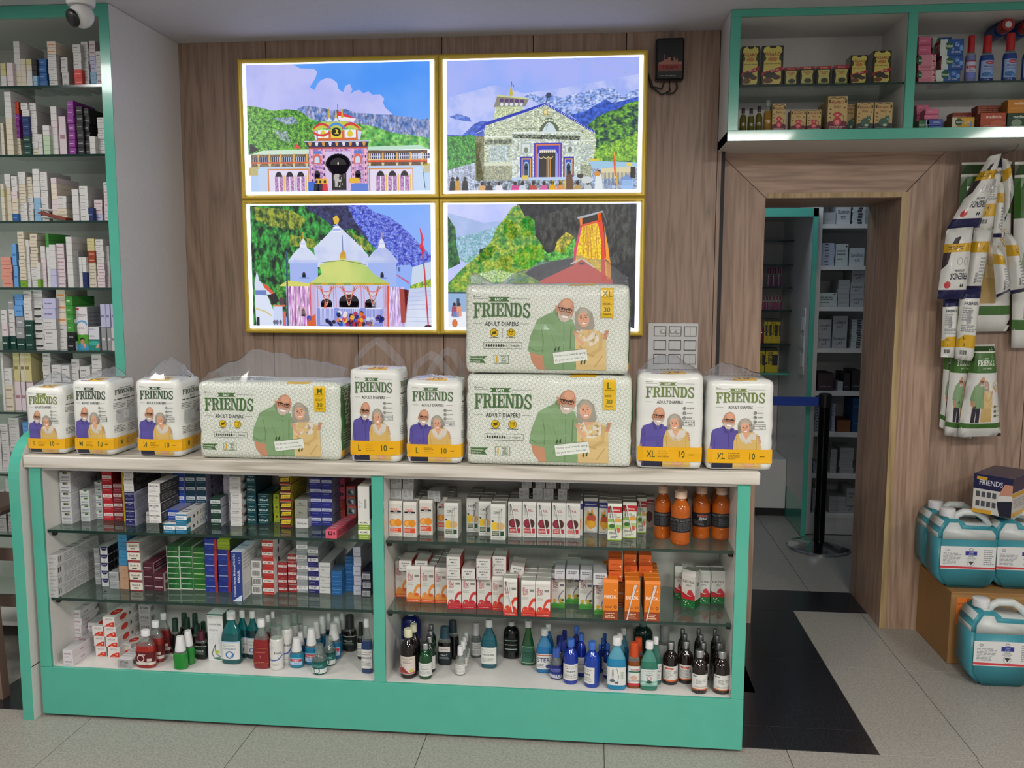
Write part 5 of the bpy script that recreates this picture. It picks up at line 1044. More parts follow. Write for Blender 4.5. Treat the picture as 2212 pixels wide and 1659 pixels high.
style('lilac_paste', '#b9b5c2', '#aaa6b6', None, [('l', [(.1, .35), (.6, .35), (.85, .1)], .05, '#55525e')])
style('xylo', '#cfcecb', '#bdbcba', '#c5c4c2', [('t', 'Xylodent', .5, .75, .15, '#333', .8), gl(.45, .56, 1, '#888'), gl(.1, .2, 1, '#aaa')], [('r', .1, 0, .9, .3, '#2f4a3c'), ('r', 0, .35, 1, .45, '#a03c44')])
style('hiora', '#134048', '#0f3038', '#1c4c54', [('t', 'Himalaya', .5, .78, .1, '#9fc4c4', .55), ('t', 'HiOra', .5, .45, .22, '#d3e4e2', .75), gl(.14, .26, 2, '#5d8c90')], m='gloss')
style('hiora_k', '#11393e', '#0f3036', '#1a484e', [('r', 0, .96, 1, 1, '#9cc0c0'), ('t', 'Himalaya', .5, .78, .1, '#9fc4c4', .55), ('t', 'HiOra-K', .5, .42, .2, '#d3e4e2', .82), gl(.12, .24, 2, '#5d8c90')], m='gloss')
style('lime_small', '#a9ba2e', '#8f9e2a', '#a2b33a', [('e', .55, .6, .2, .12, '#7a3a1c'), ('r', 0, 0, 1, .3, '#9cae2a')])
style('sun_yellow', '#3a2418', '#b3a238', '#5a3820', [('r', .02, .0, .98, .14, '#a8281c'), ('p', [(.05, .3), (.9, .36), (.95, .8), (.15, .74)], '#d8c02c'), ('t', 'LA SHIELD', .5, .55, .2, '#8a3a1c', .75), ('r', 0, .9, 1, 1, '#d8c49c')], [('g', .1, .1, .9, .9, 3, '#6a5a1c')])
style('silver_foil', '#8f9186', '#7c7e76', '#9a9c92', [('t', 'May', .5, .6, .2, '#55564c', .4), gl(.3, .42, 1, '#66675c')], m='tin')
style('tantum', '#cbcbc9', '#b5b5b4', None, [('t', 'Tantum', .5, .5, .24, '#3a3a44', .8)])
style('oxxi', '#22287c', '#8d8fb4', '#4a4e90', [('r', .03, .52, .97, .84, '#cfd3e4'), ('t', 'Oxxident', .5, .68, .2, '#262c7c', .82), gl(.26, .36, 1, '#8d94cc'), ('r', 0, .1, 1, .14, '#3a409c')], side_bar)
style('pink_kids', '#d2576c', '#b8485c', '#c25467', [('r', .25, .4, .62, .82, '#22181c'), ('r', .34, .5, .53, .72, '#d2576c'), ('e', .78, .6, .07, .2, '#2a181c'), gl(.1, .25, 1, '#8c2c3c')], [('g', .1, .2, .7, .8, 3, '#3a1c24')], [('g', .2, .1, .8, .9, 6, '#aaa')])
style('piper_red', '#a03a30', '#8a3128', None, [('t', 'Piper', .5, .72, .14, '#e0b0a0', .5), ('a', .5, .35, .14, .03, '#d0907c')])
style('colgate_kid', '#8d2a30', '#5c1d24', '#7a2830', [('r', .04, .0, .96, .72, '#5f6468'), ('t', 'Colgate', .5, .84, .2, '#e0704c', .8), ('e', .3, .35, .13, .2, '#202428'), ('e', .65, .35, .14, .22, '#aab4b8'), ('e', .5, .2, .1, .12, '#2c3034')])
style('max_tall', '#cfcec8', '#5f6460', '#b5b3a8', [('b', .55, .35, .75, .62), ('a', .32, .4, .05, .015, '#666'), ('a', .32, .5, .05, .015, '#666'), ('g', .1, .35, .22, .62, 7, '#888')])
style('max_green', '#7f9d2a', '#cfd0c4', '#c5c7ba', [('r', 0, .55, 1, 1, '#dcdccf'), ('t', 'MAX MED', .5, .78, .2, '#444a30', .7), gl(.3, .42, 1, '#d9e2b8'), gl(.1, .18, 1, '#d9e2b8')])
style('silver_long', '#b4b4b4', '#c2c2c1', '#a9a9a8', [('g', .08, .6, .9, .8, 2, '#777'), ('t', 'SENOLIN', .35, .3, .12, '#555', .5)], [('b', .02, .3, .1, .8), ('g', .15, .15, .95, .9, 5, '#8e8e8e')], [('g', .2, .2, .8, .9, 5, '#777')])
style('green_clear', '#7d8c70', '#5f6a5a', '#587a44', [('g', .1, .2, .9, .8, 2, '#5c6a50')])
style('silver_misc', '#9a9c9e', '#7d7f80', None, [gl(.3, .6, 2, '#66686a'), ('r', 0, .9, 1, 1, '#c5c6c6')])
style('navy_bowl', '#c9cacb', '#14141f', '#b4b5b8', [('p', [(.05, 1), (.95, 1), (.88, .7), (.68, .52), (.32, .52), (.12, .7)], '#1d2050'), ('t', 'DENTIS', .5, .78, .12, '#aab0d8', .6), ('t', '50g', .5, .25, .09, '#777', .2)], [('a', .3, .5, .08, .02, '#666')])
style('sky_box', '#3b7fa8', '#2c5a78', '#5d98b8', [('t', 'B-Dry', .5, .5, .16, '#1d4c6c', .6), ('r', 0, 0, 1, .05, '#285f80')])
style('beige_box', '#b08c70', '#8d6f58', None, [('t', 'Enac', .6, .45, .14, '#8a6248', .4)])
style('stolin', '#d9d2c4', '#a8a6a2', '#b9b7b2', [('r', 0, 0, 1, .12, '#8c1c28'), ('r', 0, .9, 1, 1, '#8c1c28'), ('t', 'Stolin-R', .5, .6, .2, '#3a2c30', .78), ('r', .3, .24, .68, .36, '#5a4a4c')], [('g', .05, .1, .95, .9, 4, '#8d8b88')], [('t', 'Stolin', .5, .8, .12, '#222', .8), ('g', .15, .1, .85, .6, 4, '#888')])
style('maroon_box', '#451826', '#9a8c90', '#5a2432', [('r', .1, .44, .85, .52, '#c9a0a4'), ('t', 'RANTIDENT-H', .48, .48, .1, '#e0c4c6', .8), gl(.2, .28, 1, '#8c5c64')], [('r', .06, .15, .94, .85, '#4a1c2a'), ('g', .15, .3, .8, .7, 2, '#9a7c84')])
style('green_sens', '#1d5a2c', '#c9cec4', '#35703c', [('r', 0, 0, 1, .07, '#d2d6c8'), ('r', 0, 0, .04, 1, '#d2d6c8'), ('p', [(.5, .1), (1, .2), (1, .9), (.75, .95)], '#276c30'), ('r', .12, .45, .9, .56, '#35803c'), ('t', 'SENSODENT-K', .5, .505, .11, '#dfe8da', .8)], m='gloss')
style('green_sens_bright', '#2f7a2a', '#c9cec4', '#35703c', [('r', 0, 0, 1, .05, '#d2d6c8'), ('p', [(0, .1), (.6, .1), (1, .7), (1, 1), (0, 1)], '#2a6a2c'), ('r', .05, .45, .95, .53, '#b0d08c')], m='gloss')
style('blue_red', '#25368c', '#1d2c70', '#2d3f98', [('r', .78, 0, 1, 1, '#a8322c'), ('r', .04, .5, .76, .56, '#b9c6e4'), ('p', [(.2, 0), (.8, .0), (.5, .3)], '#2c46a0')], m='gloss')
style('lime_box', '#8fa22a', '#3a4a18', '#a4b53a', [('t', 'Orcle Dense', .5, .45, .13, '#3f4a18', .8), gl(.75, .85, 1, '#5a6a20'), gl(.15, .25, 1, '#5a6a20')])
style('senquel', '#27397c', '#cbccca', '#bcc8d4', [('t', 'Potassium Nitrate Medicated Oral Gel', .3, .52, .1, '#d8ddee', .86, 90), ('t', 'SENQUEL', .68, .5, .1, '#e4e8f4', .28, 90), ('p', [(.1, 0), (.95, .13), (.9, 0)], '#c5d4e0'), ('g', .72, .75, .9, .9, 3, '#9aa8d0')], [('g', .1, .6, .9, .95, 5, '#9a9c9c'), ('e', .6, .78, .1, .1, '#b5b7b7'), ('g', .1, .05, .6, .3, 6, '#9a9c9c')], [('t', 'Senquel', .5, .6, .2, '#2c4c7c', .8)])
style('barcode_white', '#cccbc8', '#b9b8b5', '#a3a2a0', [('b', .12, .18, .84, .82)])
style('safe_red', '#ac2c28', '#cbc2c2', '#b8aaa8', [('r', .02, .38, .98, .72, '#e4dad4'), ('t', 'SAFT-MINI', .5, .55, .2, '#2c2424', .78), gl(.14, .24, 1, '#d8908c')], [('e', .3, .5, .04, .35, '#33303a'), ('g', .4, .1, .95, .3, 1, '#8f8a8c')])
style('safe_red_small', '#8d2428', '#7c2024', '#a89c9a', [('r', .05, .3, .95, .58, '#e0d3ce'), ('t', 'SOFT-MINI', .5, .44, .18, '#3a2020', .78), ('r', .3, .8, .7, .84, '#c07c78')])
style('shy_xt', '#8c9092', '#a8a9ab', '#9a9da0', [('r', 0, .32, 1, .68, '#d3d5d6'), ('t', 'SHY-XT', .5, .5, .2, '#7a3c44', .7), gl(.1, .2, 1, '#c0c4c6')], side_bar)
style('shy_navy', '#221f60', '#8f8f98', '#6c6e84', [('r', .02, .42, .98, .8, '#cfd0d2'), ('t', 'SHY', .5, .61, .25, '#5a2430', .6), gl(.14, .24, 1, '#8a88b8')], side_bar)
style('thermo', '#c8c8c6', '#98989a', '#a5a5a6', [('t', 'Thermoseal', .5, .62, .18, '#5c6468', .85), ('t', 'extra', .35, .3, .12, '#777', .4), ('r', 0, 0, 1, .03, '#888')], [('e', .3, .6, .04, .3, '#3c3c40'), ('g', .4, .2, .9, .8, 3, '#7a7a7c')])
style('blue_small', '#1d5a94', '#2c6498', '#3f5f78', [('r', .05, .7, .9, .76, '#5d94c4'), gl(.25, .35, 1, '#6a9cc8')], [('l', [(.1, .1), (.9, .8)], .04, '#7aa4c8')])
style('lilac_white', '#bcbcca', '#8c8c96', '#9a9aa4', [('t', 'Turbocort', .5, .45, .12, '#55566c', .7), ('r', 0, 0, 1, .03, '#55566c')])
style('navy_bar', '#15152c', '#101020', None, [('r', .08, .08, .95, .72, '#c2c2c8'), ('b', .14, .16, .88, .64), gl(.78, .9, 1, '#8888a0')])
style('vantej', '#cfccce', '#d2cccf', '#b5b4b5', [('t', 'vantej', .48, .55, .26, '#8c2c4c', .8), gl(.12, .22, 1, '#999'), ('r', 0, 0, 1, .03, '#999'), ('c', .85, .75, .03, '#8c2c4c')], [('t', 'vantej', .3, .5, .24, '#a03c5c', .4), ('p', [(.75, 0), (1, 0), (1, .6)], '#77787c')], [('t', 'vantej', .5, .5, .12, '#8c2c4c', .7)])
style('vicco', '#d6cfcc', '#c6c2bf', '#c9c6c2', [('p', [(.12, .03), (.98, .03), (.98, .5), (.8, .5), (.5, .38), (.3, .24)], '#c8301c'), ('t', 'VICCO', .5, .78, .15, '#6a4a4c', .7), ('t', '18', .74, .3, .16, '#f0d8c8', .25), ('t', '100 g', .5, .12, .09, '#f0d8c8', .3)], [('e', .3, .55, .12, .3, '#c23a2c'), ('r', .5, .3, .56, .6, '#5a4440'), ('g', .65, .2, .95, .7, 2, '#9a8a84')], [('e', .5, .28, .4, .16, '#b82c20'), ('t', 'CFF', .5, .3, .05, '#f0e0d4', .4), ('a', .6, .6, .3, .04, '#2c2424')])
style('xtar', '#a3a2a2', '#c3c2c2', '#c6c5c5', [('t', 'XTAR', .5, .68, .26, '#3a2a34', .75), ('g', .15, .18, .75, .45, 3, '#7a5a5e')], [('b', .06, .25, .28, .75)], [('g', .1, .1, .9, .9, 7, '#a0a0a0')])
style('clohex_box', '#d6d7d6', '#3c6a5c', '#d0d2d0', [('r', 0, .97, 1, 1, '#1d6a5c'), ('g', .1, .92, .35, .94, 1, '#888'), ('t', 'CLOHEX HEAL', .5, .78, .035, '#333c3c', .8), ('a', .72, .78, .16, .006, '#777'), gl(.64, .68, 2, '#888'), ('a', .5, .53, .19, .01, '#9aa'), ('a', .25, .42, .12, .01, '#9aa'), ('a', .8, .42, .12, .01, '#9aa'), ('l', [(.5, .36), (.36, .26), (.26, .16), (.4, .06), (.8, .04)], .014, '#26343c'), ('l', [(.5, .36), (.46, .26), (.5, .16), (.8, .1)], .012, '#3c5c6c'), ('e', .58, .2, .12, .035, '#b4bc2c'), ('p', [(.4, .08), (.9, .03), (.75, .1)], '#4a8a6c')])
def orsl(nm, body, acc, fruit, bar, logo='ORSL', straw=False):
    F = [('t', logo, .47, .83, .075, acc, .72)]
    if nm == 'orsl_plus': F += [('r', .1, .735, .9, .79, '#1c1c1e'), ('t', 'PLUS', .5, .762, .035, '#e8e8e8', .5)]
    F += [gl(.68, .71, 1, '#888'), ('r', .85, .9, .96, .95, '#ddd'), ('c', .905, .925, .03, '#3c4a3c')]
    F += fruit + [('r', .1, .12, .9, .265, bar), ('g', .14, .14, .7, .24, 3, '#e8d8cc'), gl(.03, .08, 2, '#9a9a9a')]
    style(nm, body, '#b5b5ac', '#8d8e86', F, [('g', .15, .1, .85, .85, 14, '#a09f98')])
OR = [('e', .3, .42, .26, .11, '#d8862c'), ('e', .3, .42, .19, .08, '#e8a444'), ('e', .68, .42, .28, .12, '#dc8a24')]
orsl('orsl_plus', '#ccc9c0', '#d2502c', OR, '#d4502c')
orsl('orsl_lemon', '#c8c9c2', '#22302c', [('e', .3, .42, .26, .13, '#d8b42c'), ('e', .66, .42, .3, .11, '#c8a468'), ('p', [(.05, .6), (.25, .58), (.12, .53)], '#2a3020')], '#1f4a2c')
orsl('orsl_apple', '#c9c8c2', '#8c2030', [('e', .36, .42, .3, .14, '#7c2432'), ('e', .62, .42, .26, .14, '#4a2a24'), ('e', .36, .42, .2, .1, '#8c2c3c')], '#b02c34')
MANGO = [('p', [(.1, .35), (.3, .72), (.45, .6), (.6, .8), (.7, .62), (.92, .5), (.9, .2), (.5, .1), (.1, .18)], '#d8963c'), ('e', .55, .45, .32, .13, '#b8503c'), ('e', .5, .28, .34, .1, '#dca42c'), ('e', .5, .58, .16, .04, '#3c5c30'), ('p', [(.05, .18), (.35, .05), (.5, .1), (.15, .26)], '#d4cab0')]
style('mulmina_d', '#cfcec8', '#b4b5ae', '#8d8e86', [('r', 0, .82, 1, 1, '#2c2f78'), ('t', 'Mulmina-D', .5, .9, .055, '#e4e4ee', .88)]+MANGO+[gl(.02, .06, 1, '#888')])
style('mulmina_g', '#d0d2c4', '#a8b096', '#8d8e86', [('r', 0, .82, 1, 1, '#b0242c'), ('t', 'Mulmina', .5, .9, .06, '#f0e4e0', .85), gl(.66, .78, 3, '#3a3a34'), ('r', 0, .54, 1, .64, '#8fae5c'), ('e', .7, .6, .25, .06, '#d89a3c'), ('r', 0, .3, 1, .46, '#a4be70'), ('e', .3, .42, .2, .07, '#3c6a30'), ('e', .72, .3, .2, .08, '#c0604c'), ('t', 'ZERO', .35, .21, .06, '#2c3428', .5), ('g', .2, .05, .8, .14, 2, '#444'), ('r', 0, 0, 1, .03, '#8fae3c')])
style('mulmina_dark', '#a89c94', '#9a9086', '#8d8e86', [('r', 0, .84, 1, 1, '#8c2430'), ('t', 'Mulmina', .5, .92, .06, '#e8d4d0', .85), ('e', .5, .4, .35, .2, '#5a3034')])
style('carton_end', '#a6a7a6', '#8a8a86', '#9a9b98', [('a', .78, .18, .12, .02, '#555'), ('g', .12, .4, .5, .9, 5, '#6e6e6e'), ('g', .6, .5, .9, .9, 5, '#6e6e6e')], m='card')
def prolyte(nm, c1, c2, splash, logo='#b81f34', side=None, ors='#8c2c3c'):
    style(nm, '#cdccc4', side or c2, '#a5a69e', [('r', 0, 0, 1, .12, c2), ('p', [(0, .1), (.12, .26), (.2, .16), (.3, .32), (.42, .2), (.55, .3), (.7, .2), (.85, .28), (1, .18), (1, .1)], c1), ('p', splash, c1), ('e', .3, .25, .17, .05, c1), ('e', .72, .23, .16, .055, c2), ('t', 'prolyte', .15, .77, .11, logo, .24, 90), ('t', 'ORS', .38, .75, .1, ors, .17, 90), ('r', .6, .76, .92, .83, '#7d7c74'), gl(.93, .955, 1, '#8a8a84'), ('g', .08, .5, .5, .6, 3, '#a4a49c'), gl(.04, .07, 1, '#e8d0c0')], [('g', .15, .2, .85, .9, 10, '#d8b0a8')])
SPL = [(.5, .3), (.62, .45), (.8, .55), (1, .56), (1, .46), (.82, .44), (.7, .34), (.64, .26)]
prolyte('prolyte_orange', '#d98a3c', '#cf5c2c', SPL)
prolyte('prolyte_mix', '#b83a3c', '#b02434', SPL)
prolyte('prolyte_apple', '#c8402c', '#b4302a', SPL)
prolyte('prolyte_green', '#b0a83c', '#3f8a38', [(.5, .3), (.6, .4), (.9, .62), (.96, .6), (.7, .4), (.6, .26)], side='#a9aca4', ors='#2c2c34')
ST['prolyte_green']['F'] = [('r', 0, 0, 1, .13, '#3c8a34'), ('p', [(0, .12), (.2, .2), (.5, .15), (.8, .22), (1, .15), (1, .1)], '#5a9a3c'), ('c', .25, .24, .14, '#c4a834'), ('c', .7, .24, .16, '#b89c34'), ('c', .85, .26, .1, '#3c4a30'), ('l', [(.5, .26), (.62, .42), (.92, .58)], .03, '#77748c'), ('p', [(0, .95), (.4, .95), (.3, .9), (0, .9)], '#38388c')]+ST['prolyte_green']['F'][5+0:][:0]+[('t', 'prolyte', .16, .77, .11, '#9c2c3c', .24, 90), ('t', 'ORS', .4, .75, .13, '#2c2c34', .2, 90), ('r', .62, .7, .92, .77, '#5d5c6c'), ('g', .08, .5, .5, .6, 3, '#a4a49c')]
style('white_end', '#c9c9c4', '#94302c', '#b0aaa4', [('g', .2, .62, .8, .86, 1, '#777'), ('t', 'MAY', .5, .5, .16, '#55554f', .75), ('c', .15, .2, .05, '#555'), gl(.15, .3, 1, '#999')])
style('white_end_green', '#c2c4c6', '#8d8f90', '#a0a2a4', [('g', .15, .5, .85, .85, 2, '#55585c'), ('t', 'A A', .5, .15, .1, '#666', .4)])
style('enerzal', '#d8781e', '#c96a1a', '#cf7018', [('r', 0, 0, 1, .245, '#8a3c1c'), ('t', 'ENERZAL', .5, .62, .09, '#f4e8d8', .82), ('r', .02, .575, .98, .58, '#f0c08c'), ('c', .82, .8, .05, '#e8d0b0'), ('g', .15, .31, .6, .38, 2, '#8a4a1c'), ('t', 'O', .82, .35, .08, '#3a2430', .2), ('g', .15, .04, .85, .2, 3, '#e0c0a0')], [('g', .2, .4, .8, .85, 7, '#a8521a')])
style('enerzal_end', '#c85a1e', '#b04a1a', '#b85020', [('t', 'ENERZAL', .5, .6, .12, '#8c3818', .7), ('c', .85, .45, .06, '#e8c8a8'), gl(.15, .35, 2, '#8c3818')])
style('electral', '#cfcec8', '#c9c8c2', '#8f908a', [('r', 0, 0, 1, .26, '#1d6a34'), ('t', 'ELECTRAL', .5, .82, .075, '#2a3428', .85), ('t', 'APPLE', .5, .7, .045, '#4a6a5c', .45), ('p', [(0, .28), (0, .48), (.3, .42), (.6, .36), (1, .42), (1, .26), (0, .26)], '#b82a30'), ('p', [(.4, .42), (.5, .54), (.7, .58), (.85, .5), (.95, .42), (.8, .38)], '#c03a44'), ('e', .2, .2, .04, .018, '#cfe0cc'), ('e', .32, .16, .04, .018, '#cfe0cc'), ('e', .42, .2, .04, .018, '#cfe0cc'), ('e', .54, .14, .04, .018, '#cfe0cc'), ('e', .66, .1, .04, .018, '#cfe0cc'), ('e', .3, .08, .03, .016, '#cfe0cc'), ('g', .75, .03, .92, .06, 1, '#8cc09c')], [('r', 0, 0, 1, .26, '#1a5c30'), ('b', .3, .66, .7, .8), ('a', .6, .9, .1, .03, '#666'), ('g', .15, .32, .85, .6, 6, '#9a9a94')])
FIG = lambda tall: [('p', [(.1, .95), (.3, .99), (.7, .99), (.9, .95), (.95, .85), (.85, .78), (.9, .6), (.92, .1), (.85, .03), (.15, .03), (.08, .1), (.1, .6), (.15, .78), (.05, .85)], '#b9ae58'), ('p', [(.3, .99), (.4, .93), (.6, .93), (.7, .99)], '#17140f'), ('e', .5, .66, .24, .055, '#a8743c'), ('t', 'FÍGARO', .5, .78, .085, '#7c2018', .74), ('e', .12, .68, .08, .06, '#2c3a1c'), ('e', .88, .68, .08, .06, '#2c3a1c'), gl(.52, .56, 1, '#6c6430'), ('p', [(0, .32), (1, .48), (1, .38), (0, .22)], '#8c1d24'), ('t', tall, .62, .385, .05, '#d8b0a8', .4, 12), ('e', .4, .26, .3, .08, '#2c2a20'), ('e', .7, .2, .2, .06, '#3a2c20'), ('e', .3, .12, .24, .07, '#5c3a20')]
style('fig_270', '#15120e', '#100e0b', '#a09c90', FIG('270 ml'), m='tin'); style('fig_140', '#15120e', '#100e0b', '#a09c90', FIG('140 ml'), m='tin')
style('fig_small', '#15120e', '#100e0b', '#8c8a80', [('p', [(.08, .78), (.25, .8), (.75, .8), (.92, .78), (.85, .5), (.9, .03), (.1, .03), (.15, .5)], '#a9a860'), ('r', 0, .84, 1, 1, '#8c1f24'), ('t', '25% Extra', .5, .92, .07, '#d8b8a8', .7), ('t', 'FÍGARO', .5, .68, .09, '#7c2018', .6), ('e', .5, .58, .16, .05, '#a8743c'), ('e', .55, .22, .26, .13, '#2c3420'), ('r', .1, .03, .9, .1, '#6f7a3c')], m='tin')
def figb(nm, c1, c2, beast):
    F = [('r', 0, 0, 1, .23, c2), ('e', .5, .23, .5, .06, c2), ('t', 'FÍGARO', .5, .83, .085, '#7c2418', .62), ('t', 'Baby', .5, .70, .075, '#6a4a2c', .45), ('l', [(.1, .93), (.3, .96), (.5, .93), (.7, .96), (.9, .93)], .02, '#4a3a20'), ('r', .04, .8, .14, .9, '#4a3a20'), ('r', .86, .8, .96, .9, '#4a3a20')]
    for a, b in ((.15, .62), (.13, .5), (.15, .38), (.86, .66)): F.append(('e', a, b, .05, .025, '#5a4c2c'))
    if beast == 'm': F += [('e', .5, .26, .22, .13, c1), ('e', .5, .46, .16, .085, c1), ('c', .33, .47, .06, c1), ('c', .67, .47, .06, c1), ('l', [(.7, .22), (.85, .3), (.82, .42), (.76, .44)], .016, '#5a3030'), ('e', .5, .24, .12, .07, '#d8787c'), ('e', .5, .45, .09, .045, '#d8787c')]
    else: F += [('e', .52, .3, .28, .15, c1), ('e', .7, .42, .15, .085, c1), ('p', [(.6, .46), (.66, .56), (.7, .48)], c1), ('p', [(.72, .48), (.8, .56), (.82, .44)], c1), ('e', .6, .2, .12, .045, '#a8b8a0'), ('e', .74, .41, .05, .02, '#a8b8a0')]
    F += [gl(.05, .14, 2, '#c09a94' if beast == 'm' else '#8fa098')]
    style(nm, '#b59c66', '#8f7a4c', '#b9ad84', F)
figb('fig_baby_pink', '#a8323c', '#5a2030', 'm'); figb('fig_baby_green', '#3a5c4c', '#2c3436', 'r')
style('soap_pink', '#c07c8c', '#8c2a40', '#b8607c', [('e', .05, .62, .17, .3, '#1c4a2c'), ('t', 'tol', .1, .62, .16, '#d8e4d8', .2), gl(.1, .3, 2, '#a4485c'), ('r', .82, 0, 1, 1, '#8c2438'), ('t', 'FREE 25%', .91, .5, .12, '#e0c4c0', .95, 90)])
style('soap_pink_bar', '#c0607e', '#a04c68', '#b85a78', [('t', 'Dettol', .35, .55, .2, '#d89cb0', .6), gl(.1, .25, 1, '#a84868'), ('r', 0, 0, 1, .05, '#8c2c4c')], m='gloss')
style('soap_ice', '#1d4c8c', '#8c2438', '#2c5c98', [('r', 0, 0, .3, 1, '#bcc8c0'), ('c', .36, .6, .17, '#1c5a34'), ('t', 'Dettol', .36, .6, .18, '#dce8dc', .34), ('c', .72, .68, .12, '#3c6cb8'), ('t', '2x', .72, .68, .2, '#a4c0e8', .16), ('t', 'ICY COOL', .68, .22, .12, '#d0dcec', .4), ('e', .9, .45, .08, .18, '#6c9cd4'), ('e', .55, .4, .05, .1, '#5c8cc8')], [('t', 'FREE 25%', .5, .5, .5, '#e0c4c0', .9)])
style('soap_blue', '#1c3c94', '#162c74', '#2c4ca0', [('t', 'Dettol', .6, .55, .28, '#b8c8e8', .45), ('r', 0, 0, .06, 1, '#a8b4d4'), gl(.1, .25, 1, '#5c78c0')], m='gloss')
style('soap_green', '#1d5a2c', '#174a24', '#2c6a38', [('t', 'Dettol', .3, .5, .25, '#9cc4a0', .4), ('r', 0, .5, 1, .56, '#8ab090')], m='gloss')
style('soap_gold', '#c89a28', '#6a4c1c', '#b08a30', [('r', 0, 0, .22, 1, '#c8c4a8'), ('c', .3, .6, .17, '#1c4a2c'), ('t', 'Dettol', .3, .6, .2, '#d8e4d8', .36), ('c', .7, .5, .12, '#d8c080'), ('t', '2x', .7, .5, .22, '#5a4a2c', .16), ('e', .85, .4, .07, .25, '#7c8cb0'), ('r', .45, .08, .9, .14, '#8a6a1c')])
style('medi_red', '#a4482c', '#7c3420', '#9a4830', [('t', 'medimix', .52, .74, .2, '#ecd8c8', .8), ('e', .7, .3, .3, .22, '#b86040'), gl(.08, .2, 2, '#d8a890')], [('g', .15, .2, .85, .8, 4, '#c09080')])
style('medi_red_back', '#9a4630', '#6c2c1c', '#a05038', [('g', .05, .2, .9, .9, 5, '#c08c78')], [('g', .15, .2, .85, .8, 4, '#8c5040')])
style('medi_orange', '#bc7c24', '#8c5c1c', '#b0782c', [('t', 'medimix', .5, .74, .22, '#ecd8b8', .8), gl(.3, .42, 1, '#e0c088')])
style('medi_green', '#1c3c24', '#16301c', '#2c4c34', [('t', 'medimix', .5, .76, .2, '#d8e4d8', .8), ('e', .35, .35, .2, .25, '#7c947c'), gl(.08, .18, 1, '#a8c0a8')])
for nm, c, t in (('w', '#c4c3c1', '#444'), ('p', '#c9bcc0', '#8a5a64'), ('c', '#c4bca9', '#6a5c48'), ('y', '#bdb583', '#6a6430'), ('b', '#1d5590', '#6c98cc'), ('s', '#7fa6c4', '#36587c'), ('r', '#c03a34', '#e89c90'), ('o', '#b23c20', '#e07a50'), ('n', '#16285c', '#5c78b8'), ('k', '#17171a', '#9a9a9a'), ('v', '#7c2c84', '#c09ac4'), ('g', '#3f8a38', '#cfe0c4'), ('d', '#143c34', '#a4bcb4'), ('br', '#8c3c20', '#d8a890'), ('si', '#8c8e90', '#c8cacc'), ('gl', '#6a9a24', '#4a7018'), ('sa', '#c98c7c', '#a84c4c'), ('lg', '#a9bfa0', '#5c7c54'), ('wo', '#d0c4b4', '#cc8448'), ('sk', '#5c94cc', '#3c6ca4'), ('li', '#b0b0cc', '#66668c')):
    F = [('g', .15, .35, .85, .62, 1, t)]
    if nm == 'w': F = [('t', 'CILAC', .5, .5, .22, '#3a3a3a', .6), ('g', .15, .12, .8, .25, 1, '#888')]
    if nm == 'wo': F = [('r', .1, .35, .9, .5, '#cc8448')]
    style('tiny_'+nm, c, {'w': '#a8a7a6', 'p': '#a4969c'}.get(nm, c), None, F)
style('tiny_a', '#c6c6c4', '#a3a3a3', None, [('t', 'A', .5, .62, .4, '#333', .4), ('g', .2, .12, .8, .3, 1, '#666')])
style('tiny_l', '#c4c3c1', '#a8a7a6', None, [('g', .12, .55, .8, .75, 1, '#555'), ('g', .12, .2, .7, .35, 1, '#999')])
style('tiny_bar', '#c0bfbd', '#9c9b9a', None, [('r', .2, .4, .85, .62, '#2c2c2c'), ('r', .3, .28, .7, .36, '#666')])
# ================================================================ stock in the counter, left bay
YL = (2.862, 3.20, .9275)
A1, K = zoomer(80, 1000, 5.82), 5.82
B1 = zoomer(440, 1000, 5.82); A2 = zoomer(80, 1150, 5.82); B2 = zoomer(440, 1150, 5.82); A3 = zoomer(80, 1290, 5.82); B3 = zoomer(440, 1290, 5.82)
def s1(zz, x0, x1, yb, segs, desc, where, dep=.18, **kw): zs((zz, K), x0, x1, yb, segs, Z1, desc, where, dep, ylim=YL, **kw)
def s2(zz, x0, x1, yb, segs, desc, where, dep=.18, **kw): kw.setdefault('ylim', (2.862, 3.20, Z1-.012)); zs((zz, K), x0, x1, yb, segs, Z2, desc, where, dep, **kw)
def s3(zz, x0, x1, yb, segs, desc, where, dep=.18, **kw): kw.setdefault('ylim', (2.858, 3.20, Z2-.012)); zs((zz, K), x0, x1, yb, segs, ZD, desc, where, dep, **kw)
UL = 'of leftmost stack, upper shelf, left bay'
TP = dict(name='toothpaste_carton')
s1(A1, 308, 445, 765, [('silver_dent', 6, 130)], 'silver toothpaste carton', 'in leftmost stack of left bay upper shelf', .19, **TP)
s1(A1, 552, 670, 735, [('green_dent', 4, 98)], 'white blue lettered carton', 'in stack right of the silver toothpaste stack', .19, **TP)
s1(A1, 742, 836, 700, [('green_dent', 5, 92)], 'white blue lettered carton', 'in stack half hidden behind red cartons', .12, **TP)
s1(A1, 838, 968, 725, [('red_paste', 6, 117)], 'bright red carton', 'in red stack, left bay upper shelf', .18, **TP)
s1(A1, 972, 1085, 733, [('maroon_paste', 4, 120)], 'maroon white labelled carton', 'in stack right of the bright red stack', .18, **TP)
s1(A1, 1088, 1112, 740, [('yellow_paste', 5, 131)], 'yellow carton', 'in narrow stack behind navy and white cartons', .12, **TP)
s1(A1, 1114, 1240, 800, [('emo_navy', 4, 108, 'navy carton'), ('emo_white', 3, 92, 'white carton')], 'navy carton', 'in navy and white stack, left bay upper shelf', .2, **TP)
s1(A1, 1372, 1540, 760, [('emo_white', 1, 140)], 'squat white carton', 'under the leaning white stack, left bay upper shelf', .14, **TP)
